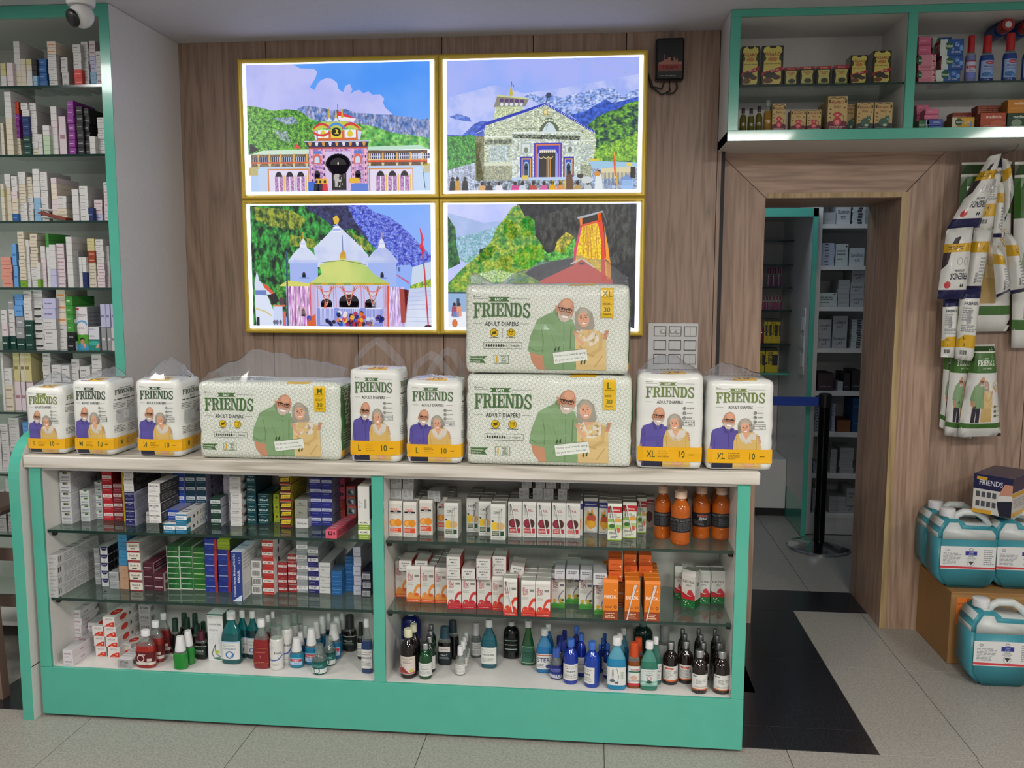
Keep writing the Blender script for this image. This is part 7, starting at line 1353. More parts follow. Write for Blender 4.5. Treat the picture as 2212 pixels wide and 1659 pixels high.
L = {'flor': [('r', 0, 0, 1, .22, '#cfc8bf'), ('r', 0, .22, 1, 1, '#5a1418'), ('t', 'Amflor', .45, .8, .13, '#e4d4d0', .6), ('a', .4, .5, .12, .03, '#d8c8c4'), ('t', 'C', .62, .1, .1, '#3a2c2c', .2), ('r', .62, .3, .78, .5, '#c8b8b0')],
     'clo': [('r', 0, .92, 1, 1, '#a8c4dc'), ('t', 'Clohex ADS', .5, .6, .09, '#2c5a8c', .8), ('g', .2, .7, .8, .86, 2, '#8aa'), ('a', .5, .26, .16, .06, '#3c6ca8'), ('p', [(.5, .15), (.75, .4), (.65, .2)], '#3c6ca8')],
     'red': [('l', [(.06, .05), (.06, .95), (.94, .95), (.94, .05), (.06, .05)], .014, '#c89048'), ('t', 'RHUBAREX', .5, .72, .08, '#c07860', .7), ('t', '3', .5, .45, .16, '#b87060', .3), ('g', .2, .1, .8, .16, 1, '#c08870')],
     'fresh': [('t', 'Fresh', .72, .62, .1, '#22262c', .45), ('l', [(.0, .4), (.3, .3), (.7, .34), (1, .5)], .05, '#4a5ca0'), ('g', .1, .75, .5, .9, 3, '#aac'), ('g', .3, .08, .8, .2, 2, '#999')],
     'plax': [('r', 0, .0, 1, .4, '#a8c4dc'), ('r', .1, .5, .95, .85, '#b8303c'), ('t', 'Colgate', .52, .67, .2, '#e8d4d4', .7), ('t', 'PLAX', .6, .22, .2, '#2c5a8c', .4)],
     'teal': [('r', 0, 0, 1, .45, '#ccd4d0'), ('r', 0, .45, 1, 1, '#1d5c58'), ('a', .45, .3, .14, .04, '#1d4c48'), ('t', 'C', .85, .15, .12, '#333', .1), ('g', .2, .6, .8, .85, 2, '#7cb0a8')],
     'hiora': [('r', 0, 0, 1, 1, '#14201c'), ('t', 'HiOra-R', .45, .62, .14, '#c8d4cc', .7), ('g', .15, .3, .8, .48, 2, '#8a9a90'), ('r', 0, .95, 1, 1, '#b8c0ba')],
     'white': [('t', 'Chlorhexidine Gluconate', .5, .86, .055, '#444', .85), ('t', 'Mouthwash IP', .5, .74, .06, '#444', .6), ('t', 'HEXIDINE', .5, .56, .1, '#2c3a4a', .75), ('g', .15, .12, .85, .4, 4, '#8a8a8a')],
     'pink': [('t', 'Chlorhexidine Gargle', .5, .88, .05, '#443', .85), ('t', '0.2% W/V', .5, .77, .05, '#443', .4), ('t', 'Mint Flavour', .5, .66, .06, '#533', .6), ('p', [(0, .3), (.3, .38), (.6, .1), (1, .12), (1, .03), (0, .03)], '#a84a4c'), ('e', .75, .2, .14, .07, '#c8b03c'), ('l', [(.05, .5), (.3, .2), (.5, .1)], .04, '#5a1c24')],
     'syr': [('r', 0, 0, 1, .1, '#d0683c'), ('r', .15, .78, .65, .9, '#c8442c'), ('t', 'syrup', .4, .84, .07, '#f0d8d0', .4), ('g', .1, .15, .6, .7, 7, '#8a8680'), ('r', .66, .5, .9, .7, '#aaa6a0')],
     'syr2': [('r', 0, 0, 1, .08, '#cf6a34'), ('r', .08, .85, .35, .9, '#444'), ('g', .28, .4, .6, .7, 4, '#77736c'), ('g', .64, .5, .84, .7, 2, '#77736c'), ('g', .2, .15, .9, .25, 2, '#a08070')],
     'steri': [('t', 'STERI', .5, .6, .26, '#2c3c6c', .85), ('r', .1, .88, .9, .95, '#c06048'), ('g', .1, .7, .9, .8, 1, '#667'), ('e', .75, .2, .16, .13, '#3c4c8c'), ('g', .1, .1, .5, .35, 3, '#667')],
     'cap2': [('r', 0, 0, 1, .34, '#b4b8c8'), ('r', 0, .34, 1, 1, '#26307c'), ('a', .62, .26, .12, .05, '#26307c'), ('g', .2, .6, .8, .9, 3, '#8088c0'), ('g', .08, .05, .4, .1, 1, '#445')],
     'hexigy': [('r', 0, 0, 1, 1, '#2a5a48'), ('l', [(.04, .03), (.04, .97), (.96, .97), (.96, .03), (.04, .03)], .025, '#b4ccb0'), ('t', 'MEXIGY', .5, .62, .1, '#14281c', .7), ('t', 'PLUS', .5, .48, .08, '#14281c', .4), ('g', .2, .1, .8, .3, 3, '#4a7a64')],
     'dent': [('r', .2, .68, .8, 1, '#c8c4c0'), ('t', 'Clinsodent', .5, .84, .07, '#333', .5), ('r', 0, 0, 1, .66, '#1c262c'), ('t', 'Oro-T', .5, .5, .1, '#d8dcdc', .5), ('g', .25, .25, .75, .4, 2, '#8a9498')],
     'van': [('r', .0, 0, 1, .14, '#b8303c'), ('t', 'vantej', .55, .84, .12, '#a02c44', .7), ('r', .2, .68, .9, .75, '#2c6a4c'), ('e', .5, .42, .2, .12, '#c8a490'), ('g', .1, .2, .9, .3, 2, '#8a7a74')],
     'sens': [('t', 'Dessert Oral Solution', .5, .9, .045, '#3a4a44', .8), ('t', 'IP Clohex', .5, .8, .05, '#3a4a44', .5), ('t', 'Sensora', .5, .68, .08, '#1c2824', .6), ('a', .5, .48, .1, .03, '#b86a68'), ('r', 0, 0, 1, .3, '#7aa89a'), ('e', .5, .26, .14, .09, '#1c4a34'), ('e', .2, .15, .14, .08, '#a8c8bc'), ('e', .8, .15, .14, .08, '#a8c8bc')],
     'sky': [('t', 'Oral Solution', .3, .5, .07, '#3c4c5c', .7, 90), ('t', 'CLORACE', .75, .55, .06, '#4c8c5c', .4, 90), ('l', [(.55, .05), (.6, .5), (.5, .95)], .02, '#3c4c4c'), ('e', .3, .25, .12, .08, '#55606c'), ('e', .5, .15, .1, .06, '#55606c')],
     'blk': [('r', 0, 0, 1, 1, '#191a1c'), ('t', 'ENERZAL', .42, .82, .13, '#c8605c', .5), ('t', 'ZERO', .42, .6, .16, '#d0d0cc', .5), ('g', .1, .12, .45, .5, 4, '#6a6a6a'), ('g', .55, .12, .9, .9, 8, '#55565a')],
     'blk2': [('r', 0, 0, 1, 1, '#191a1c'), ('g', .1, .76, .9, .92, 2, '#6a6a6c'), ('g', .1, .1, .35, .7, 9, '#4c4c50'), ('g', .4, .1, .9, .7, 9, '#55565a')],
     'lines': [('l', [(.2, .2), (.8, .2)], .05, '#b8c4bc'), ('l', [(.2, .5), (.8, .5)], .05, '#b8c4bc'), ('l', [(.2, .8), (.8, .8)], .05, '#b8c4bc')],
     'colg': [('r', 0, .0, 1, .35, '#6a78b8'), ('r', .06, .55, .94, .7, '#a02838'), ('t', 'Colgate', .5, .625, .09, '#e0d0d0', .75), ('t', 'Plax', .5, .43, .1, '#2c3c6c', .4), ('r', 0, .92, 1, 1, '#8c2434')],
     'moist': [('e', .6, .86, .3, .1, '#a02838'), ('t', 'Colgate', .6, .86, .07, '#e0d0d0', .45), ('t', 'Moisture', .55, .66, .1, '#1c2850', .7), ('g', .2, .45, .9, .55, 2, '#4c5c8c'), ('e', .4, .2, .3, .14, '#3c6ca8'), ('e', .7, .14, .2, .08, '#5c8cc0')]}
NB = dict(name='mouthwash_bottle')
LB = zoomer(80, 1290, 5.82)
def bt(zz, k, kind, x0, x1, yb, yt, Z, col, lab, lk=None, **kw):
    (u0, vb), (u1, vt) = zz(x0, yb), zz(x1, yt); return bottle(kind, u0, u1, vb, vt, Z, col, lab, L[lk] if lk else None, **kw)
ZM = dict(zmax=Z2-.014)
K2 = 5.82
def bl(kind, x0, x1, yb, yt, col, lab, lk=None, zz=A3, **kw): return bt(zz, K2, kind, x0, x1, yb, yt, ZD, col, lab, lk, zmax=Z2-.013, **kw)
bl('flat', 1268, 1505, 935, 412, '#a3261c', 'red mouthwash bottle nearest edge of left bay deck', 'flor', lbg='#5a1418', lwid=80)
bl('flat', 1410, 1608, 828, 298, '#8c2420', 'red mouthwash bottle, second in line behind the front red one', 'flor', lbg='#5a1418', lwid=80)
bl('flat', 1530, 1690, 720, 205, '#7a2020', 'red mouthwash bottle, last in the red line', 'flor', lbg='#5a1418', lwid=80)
bl('tall_cap', 1690, 1812, 722, 270, '#17110f', 'dark bottle with green cap and white label, front of dark group', None, cap='#1e3a30')
bl('tall_cap', 1838, 1962, 690, 262, '#17130f', 'dark bottle with green cap behind the green bottles', None, cap='#1e3a30')
for i, (x0, x1, yb, yt) in enumerate(((1808, 1922, 640, 205), (1945, 2055, 640, 208), (1960, 2085, 690, 335), (2050, 2150, 640, 310))):
    bl('tall_cap', x0, x1, yb, yt, '#15110f', 'dark green capped bottle, '+['rear left', 'rear middle', 'low one right of green bottles', 'rear right beside white carton'][i]+' of its group', None, cap='#24443a')
bl('cone', 1728, 1902, 942, 492, '#178a2c', 'bright green mouthwash bottle with white cone cap, in front', None, lwid=60)
bl('cone', 1836, 1990, 858, 418, '#15802a', 'bright green mouthwash bottle with white cone cap, behind the front one', None, lwid=60)
bl('wash', 1998, 2148, 788, 430, '#14100f', 'black bottle with maroon cap left of the white carton', 'hiora', lbg='#191516', cap='#4a1626')
def b3(*a, **kw): return bl(*a, zz=B3, **kw)
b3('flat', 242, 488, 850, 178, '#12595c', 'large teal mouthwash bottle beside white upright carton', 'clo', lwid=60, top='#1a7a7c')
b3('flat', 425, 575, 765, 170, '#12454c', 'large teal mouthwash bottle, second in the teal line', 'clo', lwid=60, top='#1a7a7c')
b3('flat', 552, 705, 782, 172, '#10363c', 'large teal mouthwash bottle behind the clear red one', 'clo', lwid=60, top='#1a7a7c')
b3('flat', 638, 842, 908, 276, '#8f1c22', 'clear topped red bottle with gold bordered label', 'red', lbg='#7c1c20', lwid=62)
b3('flat', 760, 880, 800, 225, '#7a1c22', 'clear topped red bottle behind the gold labelled one', None)
b3('flat', 830, 935, 720, 182, '#6a1a20', 'clear topped red bottle, rearmost of its line', None)
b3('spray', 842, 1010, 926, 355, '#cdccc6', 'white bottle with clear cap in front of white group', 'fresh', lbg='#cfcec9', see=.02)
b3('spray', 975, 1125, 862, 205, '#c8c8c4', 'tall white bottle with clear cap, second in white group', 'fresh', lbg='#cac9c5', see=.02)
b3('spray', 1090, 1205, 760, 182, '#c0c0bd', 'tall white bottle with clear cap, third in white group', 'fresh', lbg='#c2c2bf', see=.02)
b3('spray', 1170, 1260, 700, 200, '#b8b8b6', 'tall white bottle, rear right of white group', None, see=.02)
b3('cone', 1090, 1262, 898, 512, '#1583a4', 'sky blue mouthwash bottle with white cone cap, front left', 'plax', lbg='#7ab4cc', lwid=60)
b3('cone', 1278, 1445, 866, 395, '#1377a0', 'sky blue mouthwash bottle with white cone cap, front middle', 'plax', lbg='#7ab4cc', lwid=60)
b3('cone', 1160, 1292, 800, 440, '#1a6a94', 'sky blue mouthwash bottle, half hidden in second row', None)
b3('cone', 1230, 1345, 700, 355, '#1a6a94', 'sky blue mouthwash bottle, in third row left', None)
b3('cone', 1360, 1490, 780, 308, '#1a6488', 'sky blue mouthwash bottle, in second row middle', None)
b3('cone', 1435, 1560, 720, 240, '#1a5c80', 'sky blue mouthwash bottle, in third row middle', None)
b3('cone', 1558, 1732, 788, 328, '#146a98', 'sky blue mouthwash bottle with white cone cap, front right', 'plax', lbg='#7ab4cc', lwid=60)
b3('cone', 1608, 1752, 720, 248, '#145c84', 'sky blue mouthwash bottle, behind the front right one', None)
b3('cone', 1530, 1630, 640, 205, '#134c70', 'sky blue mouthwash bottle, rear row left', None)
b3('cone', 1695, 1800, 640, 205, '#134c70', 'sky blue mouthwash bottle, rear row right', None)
b3('small', 1372, 1554, 986, 588, '#10625a', 'small teal bottle with clear cap at deck edge', 'teal', lbg='#1d5c58', cap='pet', lwid=82, see=.35)
b3('small', 1505, 1662, 875, 488, '#105650', 'small teal bottle with clear cap behind the edge one', 'teal', lbg='#1d5c58', cap='pet', lwid=82, see=.35)
b3('tall_cap', 1755, 1930, 692, 228, '#17120e', 'dark brown herbal mouthwash bottle near divider', 'hiora', lbg='#14201c', lwid=80, cap='#2c302e')
b3('tall_cap', 1935, 2030, 785, 318, '#1a1412', 'dark bottle with white label beside divider', 'white', lwid=80, cap='#23262a')
b3('flat', 1990, 2130, 965, 272, '#123a6c', 'blue mouthwash bottle with white label touching divider', 'white', lwid=64)
C3 = zoomer(820, 1320, 5.53); E3 = zoomer(1200, 1330, 5.267)
def br(kind, x0, x1, yb, yt, col, lab, lk=None, zz=C3, k=5.53, **kw): return bt(zz, k, kind, x0, x1, yb, yt, ZD, col, lab, lk, zmax=Z2-.013, **kw)
br('amber', 250, 450, 815, 210, '#140d0d', 'black gargle bottle with cream cap at left of right bay deck', 'pink', lbg='#cfc4ba', cap='#d8d6b4', lwid=62)
br('amber', 335, 490, 730, 152, '#140d0d', 'black gargle bottle with cream cap, behind the front one', None, cap='#d8d6b4')
br('jug', 262, 500, 520, -20, '#16206c', 'big navy bottle at rear left of right bay deck', 'cap2', lbg='#1c2874')
br('amber', 470, 630, 822, 380, '#0f4a24', 'small dark green bottle with silver cap, in front', 'white', lwid=80)
for i, (x0, x1, yb, yt) in enumerate(((525, 670, 745, 300), (545, 675, 680, 235), (560, 680, 600, 165))): br('amber', x0, x1, yb, yt, '#10301f', 'small dark green bottle with silver cap, '+['second', 'third', 'last'][i]+' in line', 'white' if i == 0 else None, lwid=80)
br('wash', 698, 862, 652, 185, '#0e0e10', 'black bottle with blue grey cap and small white label', 'dent', lbg='#16191b', cap='#2c4a58', lwid=80)
br('wash', 800, 950, 580, 110, '#0e0e10', 'black bottle with blue grey cap, set back on right', None, cap='#22343c')
br('small', 905, 1025, 778, 418, '#aeb0ac', 'small clear bottle with white cap, front of its line', 'white', see=.5, lwid=80)
for i, (x0, x1, yb, yt) in enumerate(((945, 1050, 690, 360), (970, 1065, 640, 308), (990, 1080, 580, 258))): br('small', x0, x1, yb, yt, '#aeb0ac', 'small clear bottle with white cap, '+['second', 'third', 'last'][i]+' in line', 'white', see=.5, lwid=80)
br('tall_cap', 1092, 1218, 565, 138, '#8f9494', 'clear bottle with tall white cap behind small clear ones', 'white', see=.55, lwid=70)
br('flat', 1212, 1405, 692, 100, '#0f5a68', 'blue green mouthwash bottle standing alone in middle', 'white', lbg='#d0d4cc', lwid=60, top='#2a7a88')
br('jug', 1478, 1672, 578, 120, '#0d1512', 'dark bottle with white printed lines at rear', 'lines', lbg='#0d1512')
br('tri', 1685, 1862, 658, 112, '#1f5a34', 'green tapering mouthwash bottle with arched label', 'hexigy', lbg='#2a5a48', lwid=60, top='#3a7a3c')
br('flat', 1870, 2062, 748, 208, '#1c74b0', 'light blue mouthwash bottle with white cap and square label', 'steri', lwid=60, top='#4a94c0')
br('flat', 1942, 2080, 660, 155, '#1a5c90', 'light blue mouthwash bottle, behind the square labelled one', None, top='#3a7cac')
br('small', 2030, 2182, 824, 440, '#1c2470', 'small indigo bottle, left front one', 'cap2', lbg='#26307c', cap='#3c5cac', lwid=82)
br('small', 2100, 2215, 740, 375, '#181e5c', 'small indigo bottle, second row left', 'cap2', lbg='#26307c', cap='#2c3c94', lwid=82)
br('small', 2090, 2190, 640, 295, '#181e5c', 'small indigo bottle, rear row left', None, cap='#2c3c94')
def be(*a, **kw): return br(*a, zz=E3, k=5.267, **kw)
be('small', -30, 76, 735, 368, '#1c2470', 'small indigo bottle, right front one', 'cap2', lbg='#26307c', cap='#3c5cac', lwid=82)
be('small', 40, 150, 680, 300, '#181e5c', 'small indigo bottle, second row right', None, cap='#2c3c94')
be('small', 12, 118, 600, 232, '#181e5c', 'small indigo bottle, rear row right', None, cap='#2c3c94')
be('small', 50, 150, 520, 170, '#161a50', 'small indigo bottle, last row', None, cap='#26348c')
for i, (x0, x1, yb, yt) in enumerate(((85, 256, 788, 264), (322, 502, 828, 293), (228, 350, 700, 198), (180, 285, 620, 118))):
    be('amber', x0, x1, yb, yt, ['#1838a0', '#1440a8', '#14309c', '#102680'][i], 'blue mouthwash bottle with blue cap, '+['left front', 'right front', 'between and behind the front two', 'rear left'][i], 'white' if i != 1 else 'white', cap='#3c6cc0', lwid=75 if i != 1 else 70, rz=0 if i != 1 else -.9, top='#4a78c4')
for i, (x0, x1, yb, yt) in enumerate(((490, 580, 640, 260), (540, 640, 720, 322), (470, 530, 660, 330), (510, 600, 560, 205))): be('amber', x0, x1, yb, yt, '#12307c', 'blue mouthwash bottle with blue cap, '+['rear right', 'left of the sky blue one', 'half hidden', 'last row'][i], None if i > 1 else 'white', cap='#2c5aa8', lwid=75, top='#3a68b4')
be('flat', 578, 802, 850, 240, '#1a86b4', 'sky blue mouthwash bottle with white cap and sideways lettering', 'sky', lwid=60, top='#6ab4c8')
for i, (x0, x1, yb, yt) in enumerate(((650, 800, 740, 192), (700, 830, 660, 142))): be('flat', x0, x1, yb, yt, '#1c5a7c', 'sky blue mouthwash bottle, '+['second', 'third'][i]+' in its line', None, top='#5a94a8')
be('wash', 812, 962, 832, 302, '#8c4a14', 'amber bottle with orange cap and white label', 'van', cap='#c2481c', lwid=76, see=.3)
be('wash', 870, 1000, 760, 248, '#7c4214', 'amber bottle with orange cap, behind the front one', None, cap='#b8441c', see=.3)
be('flat', 958, 1158, 858, 290, '#2c7a66', 'pale teal mouthwash bottle with white cap left of brown syrups', 'sens', lbg='#c4ccc8', lwid=66, top='#5aa090')
be('flat', 1062, 1200, 790, 240, '#2c6a5c', 'pale teal mouthwash bottle, behind the front one', 'white', top='#4a8c7c')
be('jug', 875, 1100, 520, 60, '#16302a', 'big dark green jug at rear of right bay deck', None, cap='#6a8c80')
be('tall_cap', 1140, 1322, 640, 100, '#a4a4a2', 'big white bottle behind the pale teal ones', None, see=.02, cap='#8f8f8e')
SY = 'dark brown syrup bottle with silver cap, '
for i, (x0, x1, yb, yt, lk) in enumerate(((1208, 1392, 796, 298, 'syr'), (1392, 1562, 782, 290, 'syr'), (1536, 1726, 896, 388, 'syr2'), (1780, 1982, 902, 398, 'syr2'), (1600, 1745, 750, 305, 'syr2'), (1780, 1925, 760, 310, 'syr2'), (1395, 1520, 690, 210, None), (1580, 1705, 690, 218, None), (1768, 1890, 690, 225, None), (1380, 1490, 620, 152, None), (1565, 1670, 620, 150, None), (1750, 1850, 620, 155, None))):
    be('amber', x0, x1, yb, yt, '#180e0a', SY+['leftmost', 'second from left', 'at deck edge, left of two', 'at deck edge, right of two', 'behind the left edge one', 'behind the right edge one', 'third row left', 'third row middle', 'third row right', 'rear row left', 'rear row middle', 'rear row right'][i], lk, name='syrup_bottle', lwid=66, see=.06)
# orange drinks on the right bay upper shelf
for i, (x0, x1, yb, yt) in enumerate(((1115, 1310, 770, 150), (1296, 1532, 840, 208), (1545, 1756, 772, 160), (1765, 1982, 780, 170), (1345, 1500, 650, 118), (1545, 1690, 640, 120), (1755, 1900, 650, 118))):
    bt(D1, KD, 'sport', x0, x1, yb, yt, Z1, '#c4641c', 'orange drink bottle with pale cap, '+['left of group', 'nearest shelf edge', 'with lettered black label', 'rightmost by bay wall', 'rear left', 'rear middle', 'rear right'][i], 'blk' if i == 2 else 'blk2', lbg='#191a1c', cap='#d8b8a0', name='juice_bottle', lwid=100, see=.3, zmax=.9255, rz=.35 if i == 2 else 0)
# ================================================================ medicine boxes on the left wall unit
NAMES = {'w': 'white', 'p': 'pinkish white', 'c': 'cream', 'y': 'pale yellow', 'b': 'deep blue', 's': 'pale blue', 'r': 'red', 'o': 'orange red', 'n': 'navy', 'k': 'black', 'v': 'violet', 'g': 'green', 'd': 'dark green', 'br': 'brown', 'si': 'silver', 'gl': 'lime', 'sa': 'salmon pink', 'lg': 'pale green', 'wo': 'orange banded', 'sk': 'sky blue', 'li': 'lilac', 'a': 'white A-marked', 'l': 'white', 'bar': 'black barred'}
OW = 'zeroth first second third fourth fifth sixth seventh eighth ninth tenth eleventh twelfth thirteenth fourteenth fifteenth sixteenth seventeenth eighteenth nineteenth twentieth twenty-first twenty-second twenty-third twenty-fourth twenty-fifth'.split()
style('otrivin', '#d2ccd0', '#8b8d90', '#b5b5b5', [('t', 'Otrivin', .5, .82, .05, '#23232c', .85), ('r', .02, .93, .3, .97, '#b8303c'), ('g', .12, .76, .9, .79, 1, '#778'), ('e', .5, .6, .46, .09, '#5c9cc8'), ('r', 0, 0, 1, .36, '#4c9a2c'), ('e', .48, .5, .46, .15, '#d8d2d2'), ('g', .2, .48, .8, .53, 2, '#888'), ('p', [(0, 0), (0, .1), (.3, .16), (.7, .16), (1, .1), (1, 0)], '#3c8cb0'), ('e', .48, .19, .17, .07, '#b88468'), ('p', [(.28, .2), (.3, .27), (.48, .29), (.66, .27), (.68, .2), (.6, .25), (.4, .25)], '#1c1614'), ('p', [(.5, .12), (.7, .16), (.8, .08), (.6, .04)], '#c89478')], [gl(.2, .9, 8, '#6c6e72')])
style('otri_teal', '#c6c8ce', '#85878c', '#b0b0b4', [('g', .1, .86, .6, .95, 2, '#5c6488'), ('g', .1, .55, .6, .65, 2, '#888'), ('r', 0, 0, 1, .44, '#1d7a70'), ('e', .5, .3, .5, .1, '#3ca090'), ('p', [(.6, .1), (.8, .28), (.98, .3), (.9, .1)], '#c89c80'), ('r', 0, .42, 1, .47, '#2c5a58')], [gl(.2, .9, 8, '#6c6e84')])
TIERS = [('top shelf', 0, (0, 60, 8.508), [(0, 100, 650, 'w2y2'), (112, 226, 640, 'p4'), (236, 350, 245, 'c3w5'), (354, 466, 565, 'c5'), (472, 575, 570, 'w3c1y1'), (588, 664, 575, 's2k3'), (668, 842, 560, 'b4'), (850, 1010, 240, 'l5wo2'), (1105, 1235, 540, 'w2l2'), (1325, 1470, 300, 'r2l3'), (1478, 1604, 250, 'w7'), (1624, 1738, 240, 's2li2p2'), (1744, 1862, 420, 'p1l2')]),
 ('second shelf', 1, (0, 200, 8.508), [(0, 58, 560, 'c5'), (66, 188, -40, 'c4c3w5'), (196, 330, 165, 'c3v4o2'), (374, 505, 190, 'd3n3l2'), (520, 655, 190, 'c1l6'), (690, 772, 760, 'l5'), (776, 900, 600, 'lg4l2'), (918, 1030, 250, 'l3p2w2'), (1060, 1195, 430, 'p1'), (1215, 1335, 140, 'v7'), (1380, 1498, 250, 'k6'), (1504, 1625, 280, 'k6'), (1640, 1745, 800, 'l3'), (1775, 1925, 450, 'l7')]),
 ('third shelf', 2, (0, 350, 8.508), [(0, 62, 400, 'c4y1c1'), (70, 180, 215, 'c5l2'), (188, 298, 260, 'b1c2p1l2'), (304, 448, 175, 'l3c3l2'), (455, 580, 275, 'l4c3'), (586, 712, 125, 's4a5'), (720, 852, 180, 'l8'), (925, 1032, 285, 'c2p2wo3p1'), (1038, 1210, 620, 'c2l2'), (1312, 1432, 500, 'l5'), (1445, 1600, 440, 'l5'), (1606, 1708, 840, 'n1'), (1714, 1872, 690, 'li1p2'), (1890, 2012, 370, 'p5l1')]),
 ('fourth shelf', 3, (0, 480, 8.508), [(0, 198, 640, 'sa4'), (205, 282, 390, 'sk2'), (290, 384, 815, 'li3'), (310, 425, 170, 'gl1c7'), (430, 520, 320, 'l6'), (526, 662, 205, 'l3c5'), (668, 730, 740, 'gl1l2'), (735, 824, 440, 'p5l2'), (828, 886, 205, 'l6g2'), (890, 1006, 410, 'li3l4'), (1012, 1160, 390, 'p2p4'), (1200, 1312, 265, 'l8'), (1316, 1434, 530, 'si6'), (1440, 1500, 640, 'l4'), (1502, 1576, 640, 'n2l2'), (1594, 1732, 300, 'c4br2y2'), (1748, 1892, 310, 'p4l4'), (1896, 1996, 430, 'l6'), (1998, 2062, 90, 'p9')]),
 ('fifth shelf', 4, (0, 610, 8.508), [(0, 112, 510, 'd1p1l1'), (130, 240, 240, 'd1l2si1'), (246, 400, 215, 'd1si2sk2'), (408, 556, 150, 'd3l3'), (562, 762, 140, 'bar6l2'), (768, 1004, 290, 'l3li2'), (1012, 1178, 100, 'l2wo3'), (1190, 1318, 255, 'k2g4'), (1326, 1374, 680, 'bar5'), (1378, 1596, 450, 'OTRIVIN'), (1622, 1820, 815, 'TEAL'), (1826, 1925, 400, 'si1li1'), (1930, 2008, 400, 'si1li1'), (2014, 2120, 390, 'p1li1')]),
 ('sixth shelf', 5, (0, 740, 8.508), [(0, 42, 180, 'l4'), (48, 206, 480, 'c3l2'), (216, 334, 190, 'p1y1'), (340, 424, 190, 'p1c1'), (430, 560, 190, 'p1y1'), (762, 910, 180, 'l6'), (930, 1110, 410, 'l5'), (1125, 1280, 420, 'l4'), (1292, 1440, 310, 'l5'), (1450, 1650, 440, 'l4'), (1662, 1850, 210, 'l4')]),
 ('seventh shelf', 6, (0, 860, 5.53), [(-60, -4, 310, 'l7'), (0, 88, 310, 'l7'), (94, 216, 240, 'l8'), (262, 330, 290, 'sk6')]),
 ('lowest glass shelf', 7, (0, 860, 5.53), [(-50, 48, 1110, 'l6'), (56, 140, 935, 'l10')])]
import re
spec = []
for tn, ti, (ox, oy, k), cols in TIERS:
    for ci, (x0, x1, yt, s) in enumerate(cols):
        z0 = TZ[ti]+.0053; y = 3.425+R.uniform(0, .03); u0, u1 = ox+x0/k, ox+x1/k; vt = oy+yt/k
        xa, xb = aty(u0, vt, y).x, aty(u1, vt, y).x; vb = 0
        zt = aty((u0+u1)/2, vt, y).z
        # columns lean in the picture: take x at the pile's middle height
        vm = 829.5-(aty((u0+u1)/2, 829.5, y).z-(z0+zt)/2)*0 
        seg = [(a, int(b)) for a, b in re.findall(r'([a-z]+)(\d+)', s)] if s not in ('OTRIVIN', 'TEAL') else [(s, 1)]
        n = sum(b for _, b in seg); big = {0: 1.0}
        hs = (zt-z0)/n; i = 0
        for st, c in seg:
            for _ in range(c):
                i += 1; h = hs*(1 if n > 2 or len(seg) == 1 else 1)
                spec.append([(x1-x0)/k*(hs*470), st, (xa+xb)/2, y, z0+(i-1)*hs, xb-xa-.0008, hs-.0004, tn, ci+1, i, n])
spec.sort(key=lambda a: -a[0])
dim = lambda v: round(v/.0015)*.0015
rest = MB(); rcol = []
for j, (a, st, x, y, z, w, h, tn, ci, i, n) in enumerate(spec):
    nm = {'OTRIVIN': 'otrivin', 'TEAL': 'otri_teal'}.get(st, 'tiny_'+st)
    d = .16 if st not in ('OTRIVIN', 'TEAL') else .1
    if j < 300:
        cn = {'OTRIVIN': 'upright green and white nasal spray', 'TEAL': 'upright teal and white nasal spray'}.get(st) or NAMES[st]+' medicine'
        pos = ('topmost' if i == n else ORD[i])+' in' if n > 1 else 'alone in'
        lab = f'{cn} box, {pos} {OW[ci]} stack from left, {tn} of wall unit'
        if st in ('OTRIVIN', 'TEAL'): lab = f'{cn} box on {tn} of wall unit'
        thing('medicine_box', carton_mesh(nm, min(w, max(dim(w), .012)), h, d), (x+R.uniform(-.0015, .0015), y+R.uniform(0, .004), z), math.radians(R.uniform(-1.2, 1.2)), lab, 'box', f'boxes on {tn} of wall unit')
    else:
        nf = len(rest.f); rest.box(x-w/2, x+w/2, y, y+d, z, z+h, .0006); rcol += [C(ST[nm]['f'])]*(len(rest.f)-nf)
me = rest.mesh('medicine_boxes', M['card']); at = me.color_attributes.new('Col', 'FLOAT_COLOR', 'CORNER'); q = []
for f, c in zip(rest.f, rcol): q += list(c)*len(f)
at.data.foreach_set('color', q)
tag(ob('medicine_boxes', me), 'remaining small medicine boxes filling gaps across the wall unit shelves', 'boxes', None, 'stuff')
# folded brown leaflet holding tubes on the third shelf
y = 3.415; a = aty(690/8.508, 350+905/8.508, y); b = aty(1210/8.508, 350+1040/8.508, y)
mb = MB(); zt = TZ[2]+.006
mb.add([(a.x, y-.004, zt+.03), (b.x, y-.002, zt), (b.x, y+.1, zt), (a.x+.02, y+.08, zt+.04), (a.x+.01, y-.004, zt+.036), (b.x, y-.002, zt+.012), (b.x, y+.1, zt+.012), (a.x+.03, y+.08, zt+.052)], [(0, 1, 5, 4), (1, 2, 6, 5), (2, 3, 7, 6), (3, 0, 4, 7), (4, 5, 6, 7), (0, 3, 2, 1)])
M['leaf'] = plain('brown_leather', '#7a3424', .5)
lf = tag(mb.obj('leather_pouch', M['leaf']), 'reddish brown pouch lying open on third shelf of wall unit', 'pouch')
for i, (xx, zz) in enumerate(((765, 870), (800, 1010))):
    c = aty(xx/8.508, 350+zz/8.508, 3.41); m2 = MB(); m2.tube([(c.x, 3.40, c.z), (c.x+.05, 3.48, c.z-.003)], .0048, 12); o = m2.obj('tube', M['plastic'], lf, smooth=40)
